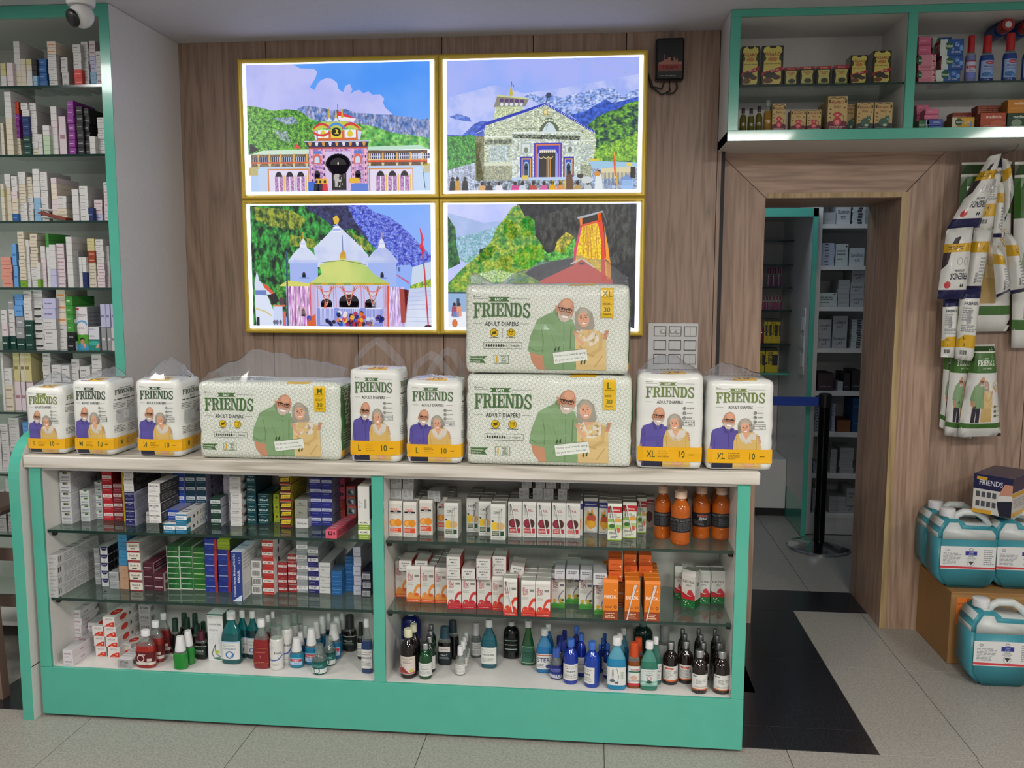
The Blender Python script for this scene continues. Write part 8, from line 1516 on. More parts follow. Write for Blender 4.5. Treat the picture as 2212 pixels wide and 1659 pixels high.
# ================================================================ upper right cabinet stock
U1 = zoomer(1560, 0, 3.393); V1 = zoomer(1970, 30, 6.38)
ZU1, ZU2 = 2.3803, 2.1963
def up(zz, k, x0, x1, yb, yt, st, z, lab, dep=.08, y=3.70, gable=0, name='oil_tin', cat='tin', gr=None, yaw=0):
    u0, vb = zz(x0, yb); u1, vt = zz(x1, yt); uc = (u0+u1)/2; a, b = aty(u0, (vb+vt)/2, y), aty(u1, (vb+vt)/2, y); w = b.x-a.x-.001; H = min(aty(uc, vt, y).z-aty(uc, vb, y).z, .26)
    return thing(name, carton_mesh(st, w, H, dep, gable), ((a.x+b.x)/2, y, z+.0003), yaw, lab, cat, gr)
for x0, x1, yb, yt, st, lab in ((142, 272, 615, 325, 'fig_270', 'tall black and yellow oil tin at left end of cabinet shelf'), (290, 448, 610, 318, 'fig_270', 'tall black and yellow oil tin, second from left on cabinet shelf'),
    (456, 556, 608, 480, 'fig_small', 'small red topped oil tin, first of four in cabinet'), (570, 678, 605, 472, 'fig_small', 'small red topped oil tin, second of four in cabinet'), (692, 800, 602, 468, 'fig_small', 'small red topped oil tin, third of four in cabinet'), (818, 930, 600, 464, 'fig_small', 'small red topped oil tin, last of four in cabinet'),
    (940, 1066, 598, 388, 'fig_140', 'mid sized oil tin right of the four small ones'), (1104, 1240, 592, 352, 'fig_140', 'mid sized oil tin at right end of cabinet shelf')): up(U1, 3.393, x0, x1, yb, yt, st, ZU1, lab, .075, 3.705)
for x0, x1, yb, yt, st, lab, y in ((366, 468, 955, 750, 'fig_baby_pink', 'cream carton with pink monkey beside the oil bottles', 3.70), (502, 616, 948, 790, 'fig_baby_pink', 'small cream carton with pink monkey, left of a pair', 3.70), (622, 726, 945, 786, 'fig_baby_pink', 'small cream carton with pink monkey, right of a pair', 3.70), (734, 850, 945, 716, 'fig_baby_pink', 'cream carton half hidden behind the large pink monkey carton', 3.79), (772, 918, 945, 694, 'fig_baby_pink', 'large cream carton with pink monkey standing forward', 3.692),
    (900, 982, 940, 732, 'fig_baby_green', 'cream carton with green animal, half hidden one', 3.745), (986, 1110, 938, 730, 'fig_baby_green', 'cream carton with green animal, left of two full ones', 3.71), (1116, 1250, 934, 726, 'fig_baby_green', 'cream carton with green animal, rightmost in cabinet bay', 3.71)): up(U1, 3.393, x0, x1, yb, yt, st, ZU2, lab, .06 if y < 3.75 else .09, y, name='oil_carton', cat='carton')
for i, (x0, x1, yt) in enumerate(((124, 176, 795), (182, 234, 796), (240, 292, 782))): bt(U1, 3.393, 'oil', x0, x1, 960, yt, ZU2, '#6a641c', 'small golden oil bottle with black cap, '+['leftmost', 'second', 'third'][i]+' in cabinet', None, cap='black', name='oil_bottle', see=.45, y=3.705, ylim=(3.7, 3.95))
bt(U1, 3.393, 'oil', 298, 362, 960, 735, ZU2, '#a8883c', 'taller golden oil bottle with red and yellow label', None, cap='pet', name='oil_bottle', see=.5, y=3.70, ylim=(3.69, 3.95))
SB = dict(name='soap_box', cat='soap box')
def sp(x0, x1, yb, yt, st, z, lab, dep=.06, y=3.70, yaw=0): return up(V1, 6.38, x0, x1, yb, yt, st, z, lab, dep, y, yaw=yaw, **SB)
def pile(rows, z, y):
    for x0, x1, yb, yt, st, lab in rows: o = sp(x0, x1, yb, yt, st, z, lab, y=y); z += max(v.co.z for v in o.data.vertices)+.0004
pile([(92, 325, 898, 732, 'soap_pink', 'pale pink soap multipack, bottom of pile against cabinet divider'), (92, 328, 728, 512, 'soap_pink', 'pale pink soap multipack, second up against cabinet divider'), (92, 268, 508, 384, 'soap_pink_bar', 'pink soap bar, third up against cabinet divider'), (92, 275, 380, 262, 'soap_pink_bar', 'pink soap bar, topmost against cabinet divider')], ZU1, 3.70)
pile([(335, 672, 892, 725, 'soap_ice', 'blue and white soap pack, bottom of blue pile'), (408, 712, 720, 528, 'soap_ice', 'blue and white soap pack, second up in blue pile'), (392, 720, 524, 300, 'soap_ice', 'blue and white soap pack, topmost in front blue pile')], ZU1, 3.70)
pile([(285, 550, 880, 700, 'soap_ice', 'blue and white soap pack at rear, lowest'), (285, 550, 700, 500, 'soap_ice', 'blue and white soap pack at rear, second up'), (285, 550, 500, 350, 'soap_ice', 'blue and white soap pack at rear, third up'), (285, 555, 350, 210, 'soap_ice', 'blue and white soap pack at rear, peeping above all')], ZU1, 3.78)
for i, (x0, x1, yt, lk, col) in enumerate(((716, 868, 305, 'colg', '#7c84b8'), (915, 1110, 310, 'moist', '#2a4c98'), (1232, 1424, 270, 'moist', '#2a4c98'), (1500, 1680, 290, 'moist', '#2a4c98'))):
    bt(V1, 6.38, 'tall_cap', x0, x1, 880, yt, ZU1, col, 'blue mouthwash bottle with red cap, '+['pale labelled one beside soaps', 'second from left in cabinet', 'third, nearest frame edge', 'at right frame edge'][i], lk, lbg='#8fa8d0' if i else '#b4b8cc', cap='#b02024', y=3.71, ylim=(3.69, 3.98), lwid=62, see=.25)
for i, (x0, x1, yb) in enumerate(((1140, 1350, 200), (1420, 1640, 210))):
    c = aty(*V1((x0+x1)/2, yb), 3.86); mb = MB(); mb.lathe([(0, .022), (.004, .026), (.05, .026), (.055, .024)], 20); mb.k = 1; mb.lathe([(.0552, .013), (.0556, .013)], 16)
    o = mb.obj('red_bottle_cap', [plain('red_cap', '#9c1c20', .35), M['plastic']], smooth=40); o.rotation_euler = (math.radians(90), 0, 0); o.location = (c.x, 3.86, c.z)
    m2 = MB(); m2.lathe([(0, .03), (.02, .032), (.09, .03), (.1, .022)], 18); b = m2.obj('body', liquid('#2a4c98', .3), o, (0, 0, -.1)); o.name = 'mouthwash_bottle'; tag(o, 'blue mouthwash bottle lying with red cap forward, '+['left', 'right'][i]+' one on top', 'bottle')
m2 = MB()
pile([(92, 240, 1555, 1425, 'soap_green', 'green soap bar under pink bars in cabinet')], ZU2, 3.70)
pile([(70, 245, 1420, 1255, 'soap_pink_bar', 'pink soap bar, lower of left lower shelf pile'), (70, 240, 1250, 1185, 'soap_pink_bar', 'pink soap bar, middle of left lower shelf pile'), (70, 242, 1180, 1108, 'soap_pink_bar', 'pink soap bar, topmost of left lower shelf pile')], ZU2+.021, 3.76)
pile([(200, 430, 1555, 1500, 'soap_blue', 'blue soap bar, lower of two'), (195, 428, 1498, 1408, 'soap_blue', 'blue soap bar, upper of two'), (172, 372, 1405, 1345, 'soap_pink_bar', 'pink soap bar above blue bars, lower'), (188, 376, 1340, 1262, 'soap_pink_bar', 'pink soap bar above blue bars, upper')], ZU2, 3.70)
sp(552, 865, 1548, 1385, 'soap_gold', ZU2, 'yellow soap pack with green badge in front of red boxes', .08, 3.70)
pile([(875, 1245, 1535, 1340, 'medi_red_back', 'brick red soap box at rear, lower'), (905, 1245, 1335, 1150, 'medi_red_back', 'brick red soap box at rear, upper')], ZU2, 3.80)
sp(555, 860, 1545, 1230, 'medi_red_back', ZU2, 'brick red soap carton at rear left behind the yellow pack', .06, 3.85)
sp(945, 1302, 1536, 1322, 'medi_red', ZU2, 'brick red soap box with white lettering at front', .07, 3.69)
pile([(1315, 1690, 1528, 1322, 'medi_green', 'dark green soap box at right frame edge'), (1322, 1690, 1318, 1135, 'medi_orange', 'amber soap box resting on the green one')], ZU2, 3.69)
# ================================================================ wall fittings
def pts(*a): return a
sp_ = aty(1400, 697.5, YW); e_ = aty(1508.5, 697.5, YW); Wp = (e_-sp_).length; Hp = sp_.z-aty(1400, 806, YW).z
o = D2.objects.new('switch_plate', None); o.location = (sp_.x, YW, sp_.z-Hp); COL.objects.link(o); tag(o, 'white nine gang switch plate on walnut wall right of pictures', 'switch')
MB().box(0, Wp, -.012, -.0005, 0, Hp, .003).obj('plate', M['plastic'], o)
cw = Wp*.245; dark = plain('switch_gap', '#3a3a3c', .5)
for r in range(3):
    for c in range(3):
        x, z = Wp*(.135+.3*c)-.004, Hp*(.74-.275*r); md = MB().box(x, x+cw, -.0135, -.012, z, z+Hp*.2).obj('switch_module', dark, o)
        for k in range(2): MB().box(x+.0025+k*(cw-.005)/2, x+.0015+(k+1)*(cw-.005)/2+.0008, -.017-.001*((r+c+k) % 2), -.0135, z+.003, z+Hp*.2-.003, .001).obj('rocker', M['plastic'], md)
        if r == 0 and c < 2:
            for k in ((1,) if c == 0 else (0, 1)): q = MB(); q.lathe([(0, .011), (.004, .011), (.012, .0085), (.013, .007)], 18); kk = q.obj('knob', M['plastic'], md, (x+cw*(.27+.46*k), -.0165, z+Hp*.1), 40); kk.rotation_euler = (math.radians(90), 0, 0)
a, b = aty(1418, 82, YW-.05), aty(1477, 172, YW-.05)
o = D2.objects.new('power_adapter', None); o.location = ((a.x+b.x)/2, YW, b.z); COL.objects.link(o); tag(o, 'black power supply box with city sticker, high beside the pictures', 'power supply')
w, h = b.x-a.x, a.z-b.z; MB().box(-w/2, w/2, -.05, -.001, 0, h, .006).obj('case', M['black'], o)
MB().box(-w/2+.004, w/2-.004, -.055, -.05, h*.02, h*.97, .003).obj('lid', M['black'], o)
p = P(); p.rect(.08*w, .2*h, .92*w, .38*h, '#6a4a44'); p.up(); p.rect(.1*w, .24*h, .92*w, .36*h, '#8c3a34'); p.poly([(.1*w, .36*h), (.1*w, .42*h), (.2*w, .42*h), (.2*w, .45*h), (.28*w, .45*h), (.28*w, .6*h), (.3*w, .6*h), (.3*w, .48*h), (.42*w, .48*h), (.42*w, .53*h), (.52*w, .53*h), (.52*w, .44*h), (.62*w, .44*h), (.62*w, .54*h), (.66*w, .54*h), (.7*w, .44*h), (.74*w, .54*h), (.78*w, .42*h), (.92*w, .42*h), (.92*w, .36*h)], '#9a6a5c'); p.up(); p.text('HiLight', .5*w, .31*h, .085*h, '#5c1418', .8*w); p.greek(.15*w, .08*h, .85*w, .11*h, 1, '#8a8a8a')
ob('sticker', p.mesh('sticker', M['gloss']), (-w/2, -.0553, 0), 0, o)
for c in ([(-.02, -.03, .0), (-.03, -.02, -.03), (-.07, -.015, -.02), (-.1, -.012, .06)], [(0, -.03, 0), (.005, -.025, -.04), (-.03, -.02, -.055), (-.075, -.015, -.02), (-.095, -.014, .05)], [(.03, -.03, 0), (.035, -.025, -.03), (.02, -.02, -.05), (-.01, -.02, -.05)]): MB().tube(c, .004, 7).obj('cable', M['black'], o, smooth=60)
c = aty(176, 34, 3.0); rr = 26*3.0/FPX
o = D2.objects.new('security_camera', None); o.location = (c.x, 3.0, ZC); COL.objects.link(o); tag(o, 'white turret security camera on ceiling at upper left', 'security camera')
dz = c.z-ZC; q = MB(); q.lathe([(-.0005, .06), (-.02, .062), (-.024, .06)], 28); q.obj('mount', M['plastic'], o, smooth=40)
q = MB(); q.lathe([(-.024, .05), (dz*.75, .047), (dz*.8, .044)], 28); q.obj('collar', M['plastic'], o, smooth=40)
q = MB(); q.lathe([(rr*math.sin(math.radians(t)), rr*math.cos(math.radians(t))) for t in range(-85, 86, 10)], 24); q.obj('ball', M['plastic'], o, (0, 0, dz), 60)
q = MB(); q.lathe([(0, rr*.74), (.006, rr*.72), (.012, rr*.5), (.014, .001)], 24); l = q.obj('lens', M['black'], o, (-rr*.30, -rr*.72, dz-rr*.38), 50); l.rotation_euler = Vector((-.4, -.8, -.42)).to_track_quat('Z', 'Y').to_euler()
# ================================================================ stool behind the counter end
o = D2.objects.new('plastic_stool', None); o.location = (-2.42, 3.1, 0); COL.objects.link(o); tag(o, 'taupe plastic stool with dark brown seat at left frame edge', 'stool')
sb = plain('dark_brown_plastic', '#4a382e', .5); q = aty(13, 1095, 3.0); zs_ = q.z
MB().box(-.17, q.x+2.42, -.14, .14, zs_-.03, zs_, .012).obj('seat', sb, o)
for sx in (-1, 1):
    for sy in (-1, 1): MB().prism([(sx*.12-.016, sy*.1-.016), (sx*.12+.016, sy*.1-.016), (sx*.12+.016, sy*.1+.016), (sx*.12-.016, sy*.1+.016)], 0, zs_-.03).obj('leg', M['brown'], o)
for l in o.children[1:]:
    for v in l.data.vertices:
        if v.co.z < .3: v.co.x *= 1.4; v.co.y *= 1.3
for z, k in ((zs_*.62, 1.12), (zs_*.35, 1.25)):
    for s in (-1, 1): MB().box(-.12*k, .12*k, s*.1*k-.01, s*.1*k+.01, z, z+.05, .004).obj('rail', M['brown'], o)
# ================================================================ cardboard box, jerrycans, pad pack
f0, f1 = atz(2045.7, 1434, 0), aty(2059, 1279, 3.65); BX, BZ = 1.487, f1.z
o = thing('cardboard_box', MB().box(0, .62, 0, .36, .001, BZ, .002).mesh('cardboard_box', M['kraft']), (BX, 3.652, 0), 0, 'brown cardboard box on floor with orange printed label', 'box')
p = P(); w, h = .105, .118; p.rect(0, 0, w, h, '#d8742c'); p.up()
for i, s in enumerate(('JSBJ', '5Ltr HAND SANITIZER LIQUID', 'QTY. 1X4 = 4 PCS', 'BATCH NO. 1223 10', 'MFG. 12/2023', 'U.B. 11/2025', 'L.F. No. 2020 01 MAN')): p.text(s, w*.5, h*(.9-.135*i), h*(.1 if i == 0 else .055), '#3a1c10', w*(.8 if i == 0 else .92))
c = aty(2064, 1340, 3.651); ob('box_label', p.mesh('box_label', M['paper']), (c.x-BX, -.0012, c.z-.018), 0, o); MB().box(.0, .62, -.0006, 0, BZ*.93, BZ*.96).box(.0, .62, .17, .19, BZ, BZ+.0006).obj('tape', plain('tape', '#a88450', .3), o)
can = plain('can_white', '#c9cfcc', .4); blu = plain('sanitizer_blue', '#3f8f9c', .35)
_jc = {}
def jerry(u, vb, z, y, wpx, lab):
    q = aty(u, vb, y); s = wpx*y/FPX/2; D = .15
    if 'm' not in _jc:
        s0 = .12; T = lambda L_: [(a*s0, b*s0) for a, b in L_]
        lo = T([(-.68, .02), (.75, .02), (1, .42), (1, 1.78), (-1, 1.78), (-1, .42)]); hi = T([(-1, 1.785), (1, 1.785), (1, 2.02), (.8, 2.25), (-.2, 2.28), (-.3, 2.5), (-.76, 2.5), (-1, 2.08)])
        m1 = MB(); m1.prism(lo, .0, D, 'y'); m2 = MB(); m2.k = 1; m1.k = 0; m1.k = 1; m1.prism(hi, .0, D, 'y')
        me = m1.mesh('jerrycan_body', [blu, can]); bm = bmesh.new(); bm.from_mesh(me); bmesh.ops.bevel(bm, geom=[e for e in bm.edges if not (abs(e.verts[0].co.z-1.78*s0) < .002 and abs(e.verts[1].co.z-1.78*s0) < .002)], offset=.014, segments=3, affect='EDGES', clamp_overlap=True); bm.to_mesh(me); bm.free()
        for f in me.polygons: f.use_smooth = True
        hd = MB(); hd.tube([(a*s0, D/2, b*s0) for a, b in ((-.28, 2.3), (-.22, 2.5), (.0, 2.62), (.45, 2.62), (.72, 2.45), (.9, 2.15))], .0155, 10)
        cp = MB(); cp.lathe([(0, .030), (.004, .032), (.030, .031), (.033, .027)], 22, c=(-.53*s0, D/2, 2.48*s0))
        p = P(); w, h = 1.86*s0, .82*s0; p.rect(0, 0, w, h, '#d3d4d2'); p.up(); p.poly([(0, .04*h), (w, .02*h), (w, .1*h), (0, .14*h)], '#c23c44'); p.greek(.05*w, .2*h, .38*w, .72*h, 9, '#8d9092'); p.arc(.12*w, .84*h, .03*w, .02*w, .008*w, '#44484c'); p.arc(.55*w, .88*h, .035*w, .022*w, .008*w, '#44484c')
        p.rect(.45*w, .62*h, .66*w, .8*h, '#2a3484'); p.up(); p.text('Clean', .555*w, .75*h, .055*h, '#d0d4e4', .16*w, bold=0); p.text('& Safe', .555*w, .675*h, .055*h, '#d0d4e4', .16*w, bold=0); p.text('HAND', .555*w, .56*h, .055*h, '#77797c'); p.text('SANITIZER', .555*w, .48*h, .055*h, '#77797c', .24*w); p.arc(.555*w, .28*h, .065*w, .065*w, .006*w, '#777'); p.poly([(.51*w, .34*h), (.56*w, .36*h), (.61*w, .32*h), (.58*w, .26*h), (.565*w, .18*h), (.54*w, .25*h)], '#3c4044'); p.greek(.78*w, .2*h, .97*w, .9*h, 8, '#8d9092')
        _jc['m'] = (me, hd.mesh('handle', can, 60), cp.mesh('cap', M['cap'], 40), p.mesh('label', M['paper']), s0, w)
    me, hd, cp, lb, s0, w = _jc['m']; k = s/s0
    o = thing('jerrycan', me, (q.x, y, z), 0, lab, 'jerrycan'); o.scale = (k, k, k)
    ob('handle', hd, parent=o); ob('cap', cp, parent=o); ob('label', lb, (-w/2, -.001, .72*s0), 0, o)
jerry(2087, 1264, BZ+.001, 3.69, 121, 'blue sanitizer jerrycan on cardboard box, front left one'); jerry(2058, 1233, BZ+.001, 3.86, 112, 'blue sanitizer jerrycan on cardboard box, rear left one')
jerry(2209, 1266, BZ+.001, 3.70, 121, 'blue sanitizer jerrycan on cardboard box, right one under the navy pack'); jerry(2176, 1236, BZ+.001, 3.87, 112, 'blue sanitizer jerrycan on cardboard box, rear right one')
jerry(2165, 1468, .001, 3.44, 134, 'blue sanitizer jerrycan standing on the floor before cardboard box')
style('padbox', '#c9c8c2', '#c4c3bd', '#1c1c48', [('r', 0, .62, 1, 1, '#1b1b44'), ('t', 'FRIENDS', .45, .8, .13, '#d0d0dc', .6), ('r', .08, .86, .35, .94, '#c89a2c'), ('p', [(.7, .0), (.62, .3), (.7, .62), (.8, .75), (1, .7), (1, 0)], '#1d1c30'), ('p', [(.66, .42), (.7, .62), (.8, .82), (1, .82), (1, .45)], '#c08a74'), ('p', [(.64, .36), (1, .42), (1, .55), (.66, .52)], '#d3d2cc')]+[('r', .08+.14*i, .42-.24*j, .18+.14*i, .56-.24*j, '#4a4c52') for i in range(4) for j in range(2)]+[('r', 0, .0, .5, .1, '#cf9c2c')], [('r', 0, .62, 1, 1, '#1b1b44'), ('r', 0, .5, 1, .6, '#d2a02c'), ('r', 0, 0, 1, .12, '#d2a02c'), ('t', 'L', .12, .06, .08, '#2c2c20', .1), ('g', .1, .2, .9, .45, 4, '#999')], None, 'film')
q = aty(2181, 1113, 3.66); thing('pad_pack', carton_mesh('padbox', .15, .165, .24), (q.x-.055, 3.70, BZ+.32), math.radians(-42), 'navy and white absorbent pants pack lying on top of the jerrycans', 'diaper pack')
# ================================================================ hanging packs on the right wall
def hang(q, y, th, bg, fn, lab, ratio=None):
    c = [aty(u, v, y) for u, v in q]; W = ((c[1]-c[0]).length+(c[2]-c[3]).length)/2; H = ((c[0]-c[3]).length+(c[1]-c[2]).length)/2; org = (c[0]+c[1]+c[2]+c[3])/4
    ph = R.random()*9
    def S(a, b, f=1):
        pt = (c[3]*(1-a)+c[2]*a)*(1-b)+(c[0]*(1-a)+c[1]*a)*b-org; e = (1-(2*a-1)**4)*(1-(2*b-1)**6); pt = pt.copy()
        pt.y += -f*th*e+(.004*noise.noise(Vector((a*5+ph, b*6, f)))+.003*noise.noise(Vector((a*16+ph, b*3, f))) if f > 0 else 0)*e; return pt
    n, m = 10, 14; mb = MB(); V = []; F = []
    for f in (1, .12):
        for i in range(n+1):
            for j in range(m+1): V.append(S(i/n, j/m, f))
    k = (n+1)*(m+1); I = lambda i, j: i*(m+1)+j
    for i in range(n):
        for j in range(m): F += [(I(i, j), I(i+1, j), I(i+1, j+1), I(i, j+1)), (k+I(i, j), k+I(i, j+1), k+I(i+1, j+1), k+I(i+1, j))]
    for i in range(n): F += [(I(i, 0), k+I(i, 0), k+I(i+1, 0), I(i+1, 0)), (I(i, m), I(i+1, m), k+I(i+1, m), k+I(i, m))]
    for j in range(m): F += [(I(0, j), I(0, j+1), k+I(0, j+1), k+I(0, j)), (I(n, j), k+I(n, j), k+I(n, j+1), I(n, j+1))]
    mb.add(V, F); me = mb.mesh('hanging_pack', M['whitefilm'] if bg is None else bg, 60)
    o = thing('hanging_pack', me, org, 0, lab, 'diaper pack', 'single packs hanging on the right wall')
    p = P(); fn(p, W, H)
    def B(x, z, l):
        a, b = min(max(x/W, 0), 1), min(max(z/H, 0), 1); i, j = min(int(a*n), n-1), min(int(b*m), m-1); u, v = a*n-i, b*m-j
        g = lambda s, t: S((i+s)/n, (j+t)/m); r = (g(0, 0)*(1-u)+g(1, 0)*u)*(1-v)+(g(0, 1)*(1-u)+g(1, 1)*u)*v; r.y -= .0008+l; return r
    ob('front_print', p.mesh('front_print', M['film'], B, 1e-4, ([W*i/n for i in range(1, n)], [H*j/m for j in range(1, m)])), parent=o)
GRN = '#3f6a2c'
def green_pack(p, W, H):
    p.rect(0, .915*H, W, .93*H, '#d5d7cc').rect(0, .985*H, W, H, '#d5d7cc').rect(0, .93*H, W, .985*H, '#2f4a24').rect(0, .70*H, W, .915*H, GRN).rect(0, .10*H, W, .155*H, GRN); p.up(); p.text('L 2', .75*W, .957*H, .03*H, '#c9d4bc', .3*W)
    slab_word(p, 'FRIENDS', .2*W, .82*W, .775*H, .835*H, '#e3e8da'); p.text('ADULT DIAPERS', .52*W, .75*H, .016*H, '#d9e2cc', .36*W); p.text('EASY', .52*W, .855*H, .016*H, '#d9e2cc')
    p.rect(.19*W, .16*H, .39*W, .4*H, '#2c2836'); p.rect(.42*W, .17*H, .70*W, .42*H, '#c2a468'); p.up(); p.poly([(.28*W, .16*H), (.30*W, .16*H), (.295*W, .3*H)], '#d9d9d0'); couple_green(p, .12*W, .32*H, .6*W, .34*H)
    cx, cy, r = .85*W, .57*H, .12*W; p.poly([(cx-r, cy), (cx, cy-r*1.6), (cx+r, cy), (cx+r*.8, cy-r*.6), (cx, cy-r*1.9), (cx-r*.8, cy-r*.6)], '#d6a520'); p.poly([(cx-r, cy), (cx, cy-r*1.1), (cx+r, cy), (cx, cy+r*1.1)], '#d0ac48'); p.up(); p.poly([(cx-r*.85, cy), (cx, cy-r*.95), (cx+r*.85, cy), (cx, cy+r*.95)], '#dcdcd0'); p.up(); p.text('L', cx, cy+r*.3, r*.5, '#444'); p.greek(cx-r*.5, cy-r*.5, cx+r*.5, cy, 2, '#888')
    for k in range(3): p.ell(.8*W, (.335-.05*k)*H, .035*W, .018*H, '#6a6420', 10); p.greek(.86*W, (.328-.05*k)*H, .97*W, (.342-.05*k)*H, 1, '#8a8a84')
def pants_pack(p, W, H):
    p.rect(0, 0, W, .13*H, '#1b1c4a').rect(0, .66*H, W, .78*H, '#d0a41c'); p.up(); p.text('FRIENDS', .58*W, .32*H, .085*H, '#23233a', .62*W, math.pi); p.text('ULTRATHIN', .58*W, .40*H, .03*H, '#23233a', .35*W, math.pi)
    p.ell(.22*W, .2*H, .1*W, .05*H, '#c2343a'); p.ell(.68*W, .19*H, .025*W, .025*H, '#222'); p.ell(.75*W, .19*H, .025*W, .025*H, '#222'); p.arc(.55*W, .53*H, .09*W, .05*H, .012*W, '#777'); p.arc(.78*W, .53*H, .08*W, .05*H, .012*W, '#777')
    p.poly([(.0, .42*H), (.14*W, .5*H), (.2*W, .66*H), (0, .66*H)], '#3c3038'); p.poly([(.2*W, .78*H), (.42*W, .78*H), (.5*W, .88*H), (.3*W, .86*H)], '#2c2630'); p.text('1', .8*W, .72*H, .06*H, '#4a3a10'); p.greek(.1*W, .69*H, .6*W, .75*H, 2, '#6a5414')
def pants_back(p, W, H):
    p.rect(0, .87*H, W, H, '#1b1c4a'); p.poly([(0, .18*H), (W, .18*H), (W, .36*H), (.25*W, .36*H), (0, .28*H)], '#d0a41c'); p.up(); p.text('FRIENDS', .5*W, .8*H, .045*H, '#23233a', .7*W); p.greek(.1*W, .55*H, .6*W, .75*H, 6, '#8a8c90'); p.poly([(.3*W, .5*H), (.55*W, .52*H), (.5*W, .7*H), (.28*W, .68*H)], '#a4a6a8'); p.greek(.1*W, .4*H, .9*W, .5*H, 4, '#8a8c90'); p.text('1', .3*W, .22*H, .045*H, '#4a3a10'); p.text('H', .3*W, .31*H, .045*H, '#4a3a10'); draw(p, [('b', .15, .08, .5, .14)], W, H, R)
def pants_roll(p, W, H): p.rect(0, .62*H, W, .8*H, '#d0a41c').rect(0, 0, W, .07*H, '#1b1c4a'); p.up(); p.text('FRIENDS', .4*W, .2*H, .12*W, '#23233a', .3*H, math.pi/2); p.greek(.5*W, .12*H, .9*W, .55*H, 8, '#9a9c9e'); p.text('L', .6*W, .7*H, .07*H, '#4a3a10')
def Z4(L_): return [(1990+x/5.185, 320+y/5.185) for x, y in L_]
def Z5(L_): return [(1990+x/4.878, 620+y/4.878) for x, y in L_]
hang(Z4([(455, 160), (1010, 150), (985, 2050), (330, 2060)]), 3.99, .03, None, green_pack, 'green headed diaper pack at rear left behind the white strips')
hang([(2192, 350), (2302, 346), (2290, 752), (2184, 752)], 3.985, .03, None, green_pack, 'green headed diaper pack at right frame edge')
hang(Z5([(250, 600), (420, 600), (400, 1590), (190, 1470)]), 3.99, .02, None, green_pack, 'green headed diaper pack, rearmost of lower three')
hang(Z5([(330, 610), (560, 605), (540, 1600), (240, 1560)]), 3.955, .025, None, green_pack, 'green headed diaper pack, middle of lower three')
hang(Z5([(545, 608), (776, 605), (840, 1570), (375, 1580)]), 3.915, .035, None, green_pack, 'green headed diaper pack, front one of lower three')
hang(Z4([(760, 90), (900, 60), (650, 890), (285, 905)]), 3.87, .03, None, pants_pack, 'white upside-down pants pack, upper one of left strip')
hang(Z4([(285, 905), (585, 880), (490, 1690), (175, 1690)]), 3.86, .03, None, pants_pack, 'white upside-down pants pack, lower one of left strip')
hang(Z4([(800, 120), (925, 120), (815, 905), (590, 915)]), 3.90, .02, None, pants_back, 'white pants pack turned backward, upper one of second strip')
hang(Z4([(595, 910), (800, 910), (665, 1590), (490, 1590)]), 3.90, .025, None, pants_roll, 'white pants pack turned sideways, second strip lower one')
hang(Z5([(230, 130), (400, 120), (360, 745), (205, 740)]), 3.90, .02, None, pants_back, 'white pants pack, left of two hanging under the strips')
hang(Z5([(420, 20), (632, 20), (548, 782), (352, 760)]), 3.875, .025, None, pants_back, 'white pants pack, right of two hanging under the strips')
hang(Z4([(860, 380), (930, 380), (900, 1000), (800, 1000)]), 3.885, .02, None, pants_roll, 'narrow white pants pack beside the second strip')
hang(Z4([(900, 110), (975, 130), (1040, 480), (935, 830)]), 3.885, .03, None, pants_roll, 'white pants pack tapering to the hook at top')
hang(Z4([(790, 1060), (900, 1150), (1000, 1590), (840, 1680)]), 3.86, .04, None, pants_roll, 'small tilted white pants pack left of a larger one')
hang(Z4([(930, 950), (1010, 960), (1180, 1600), (1000, 1640)]), 3.84, .05, None, pants_roll, 'tilted white pants pack near the right frame edge')
MB().tube([(aty(2163, 333, 3.99).x, 4.03, aty(2163, 333, 3.99).z), (aty(2163, 333, 3.99).x, 3.86, aty(2163, 333, 3.99).z), (aty(2163, 333, 3.99).x, 3.84, aty(2163, 333, 3.99).z+.015)], .003, 8).obj('wall_hook', M['steel']); tag(D2.objects['wall_hook'], 'steel peg hook holding the white pants packs', 'hook')
# ================================================================ store room
Y5 = 5.55; o = D2.objects.new('storage_shelf', None); COL.objects.link(o); o.location = (1.6, Y5, 0); tag(o, 'white storage shelving full of medicine boxes seen through the doorway', 'shelf unit')
s5 = lambda mb, nm, m='white': mb.obj(nm, M[m], o, (-1.6, -Y5, 0))
s5(MB().box(1.345, 1.372, Y5, 6.05, .005, 2.4), 'side_panel'); s5(MB().box(2.3, 2.33, Y5, 6.05, .005, 2.4), 'side_panel'); s5(MB().box(1.372, 2.3, 6.04, 6.05, .005, 2.4), 'back_panel')
SV = [484, 574, 663, 753, 846, 935, 1025, 1111]; SZ = [aty(1815, v, Y5).z for v in SV]
for z in SZ: s5(MB().box(1.372, 2.3, Y5, 6.04, z-.026, z), 'shelf')
s5(MB().box(1.372, 2.3, Y5+.005, Y5+.02, .005, SZ[-1]-.026), 'kickboard')
hw = lambda a, b='': [('t', a, .5, .62, .2, '#3a3c44', .8), ('t', b, .5, .32, .16, '#3a3c44', .4)] if b else [('t', a, .5, .55, .2, '#3a3c44', .8)]
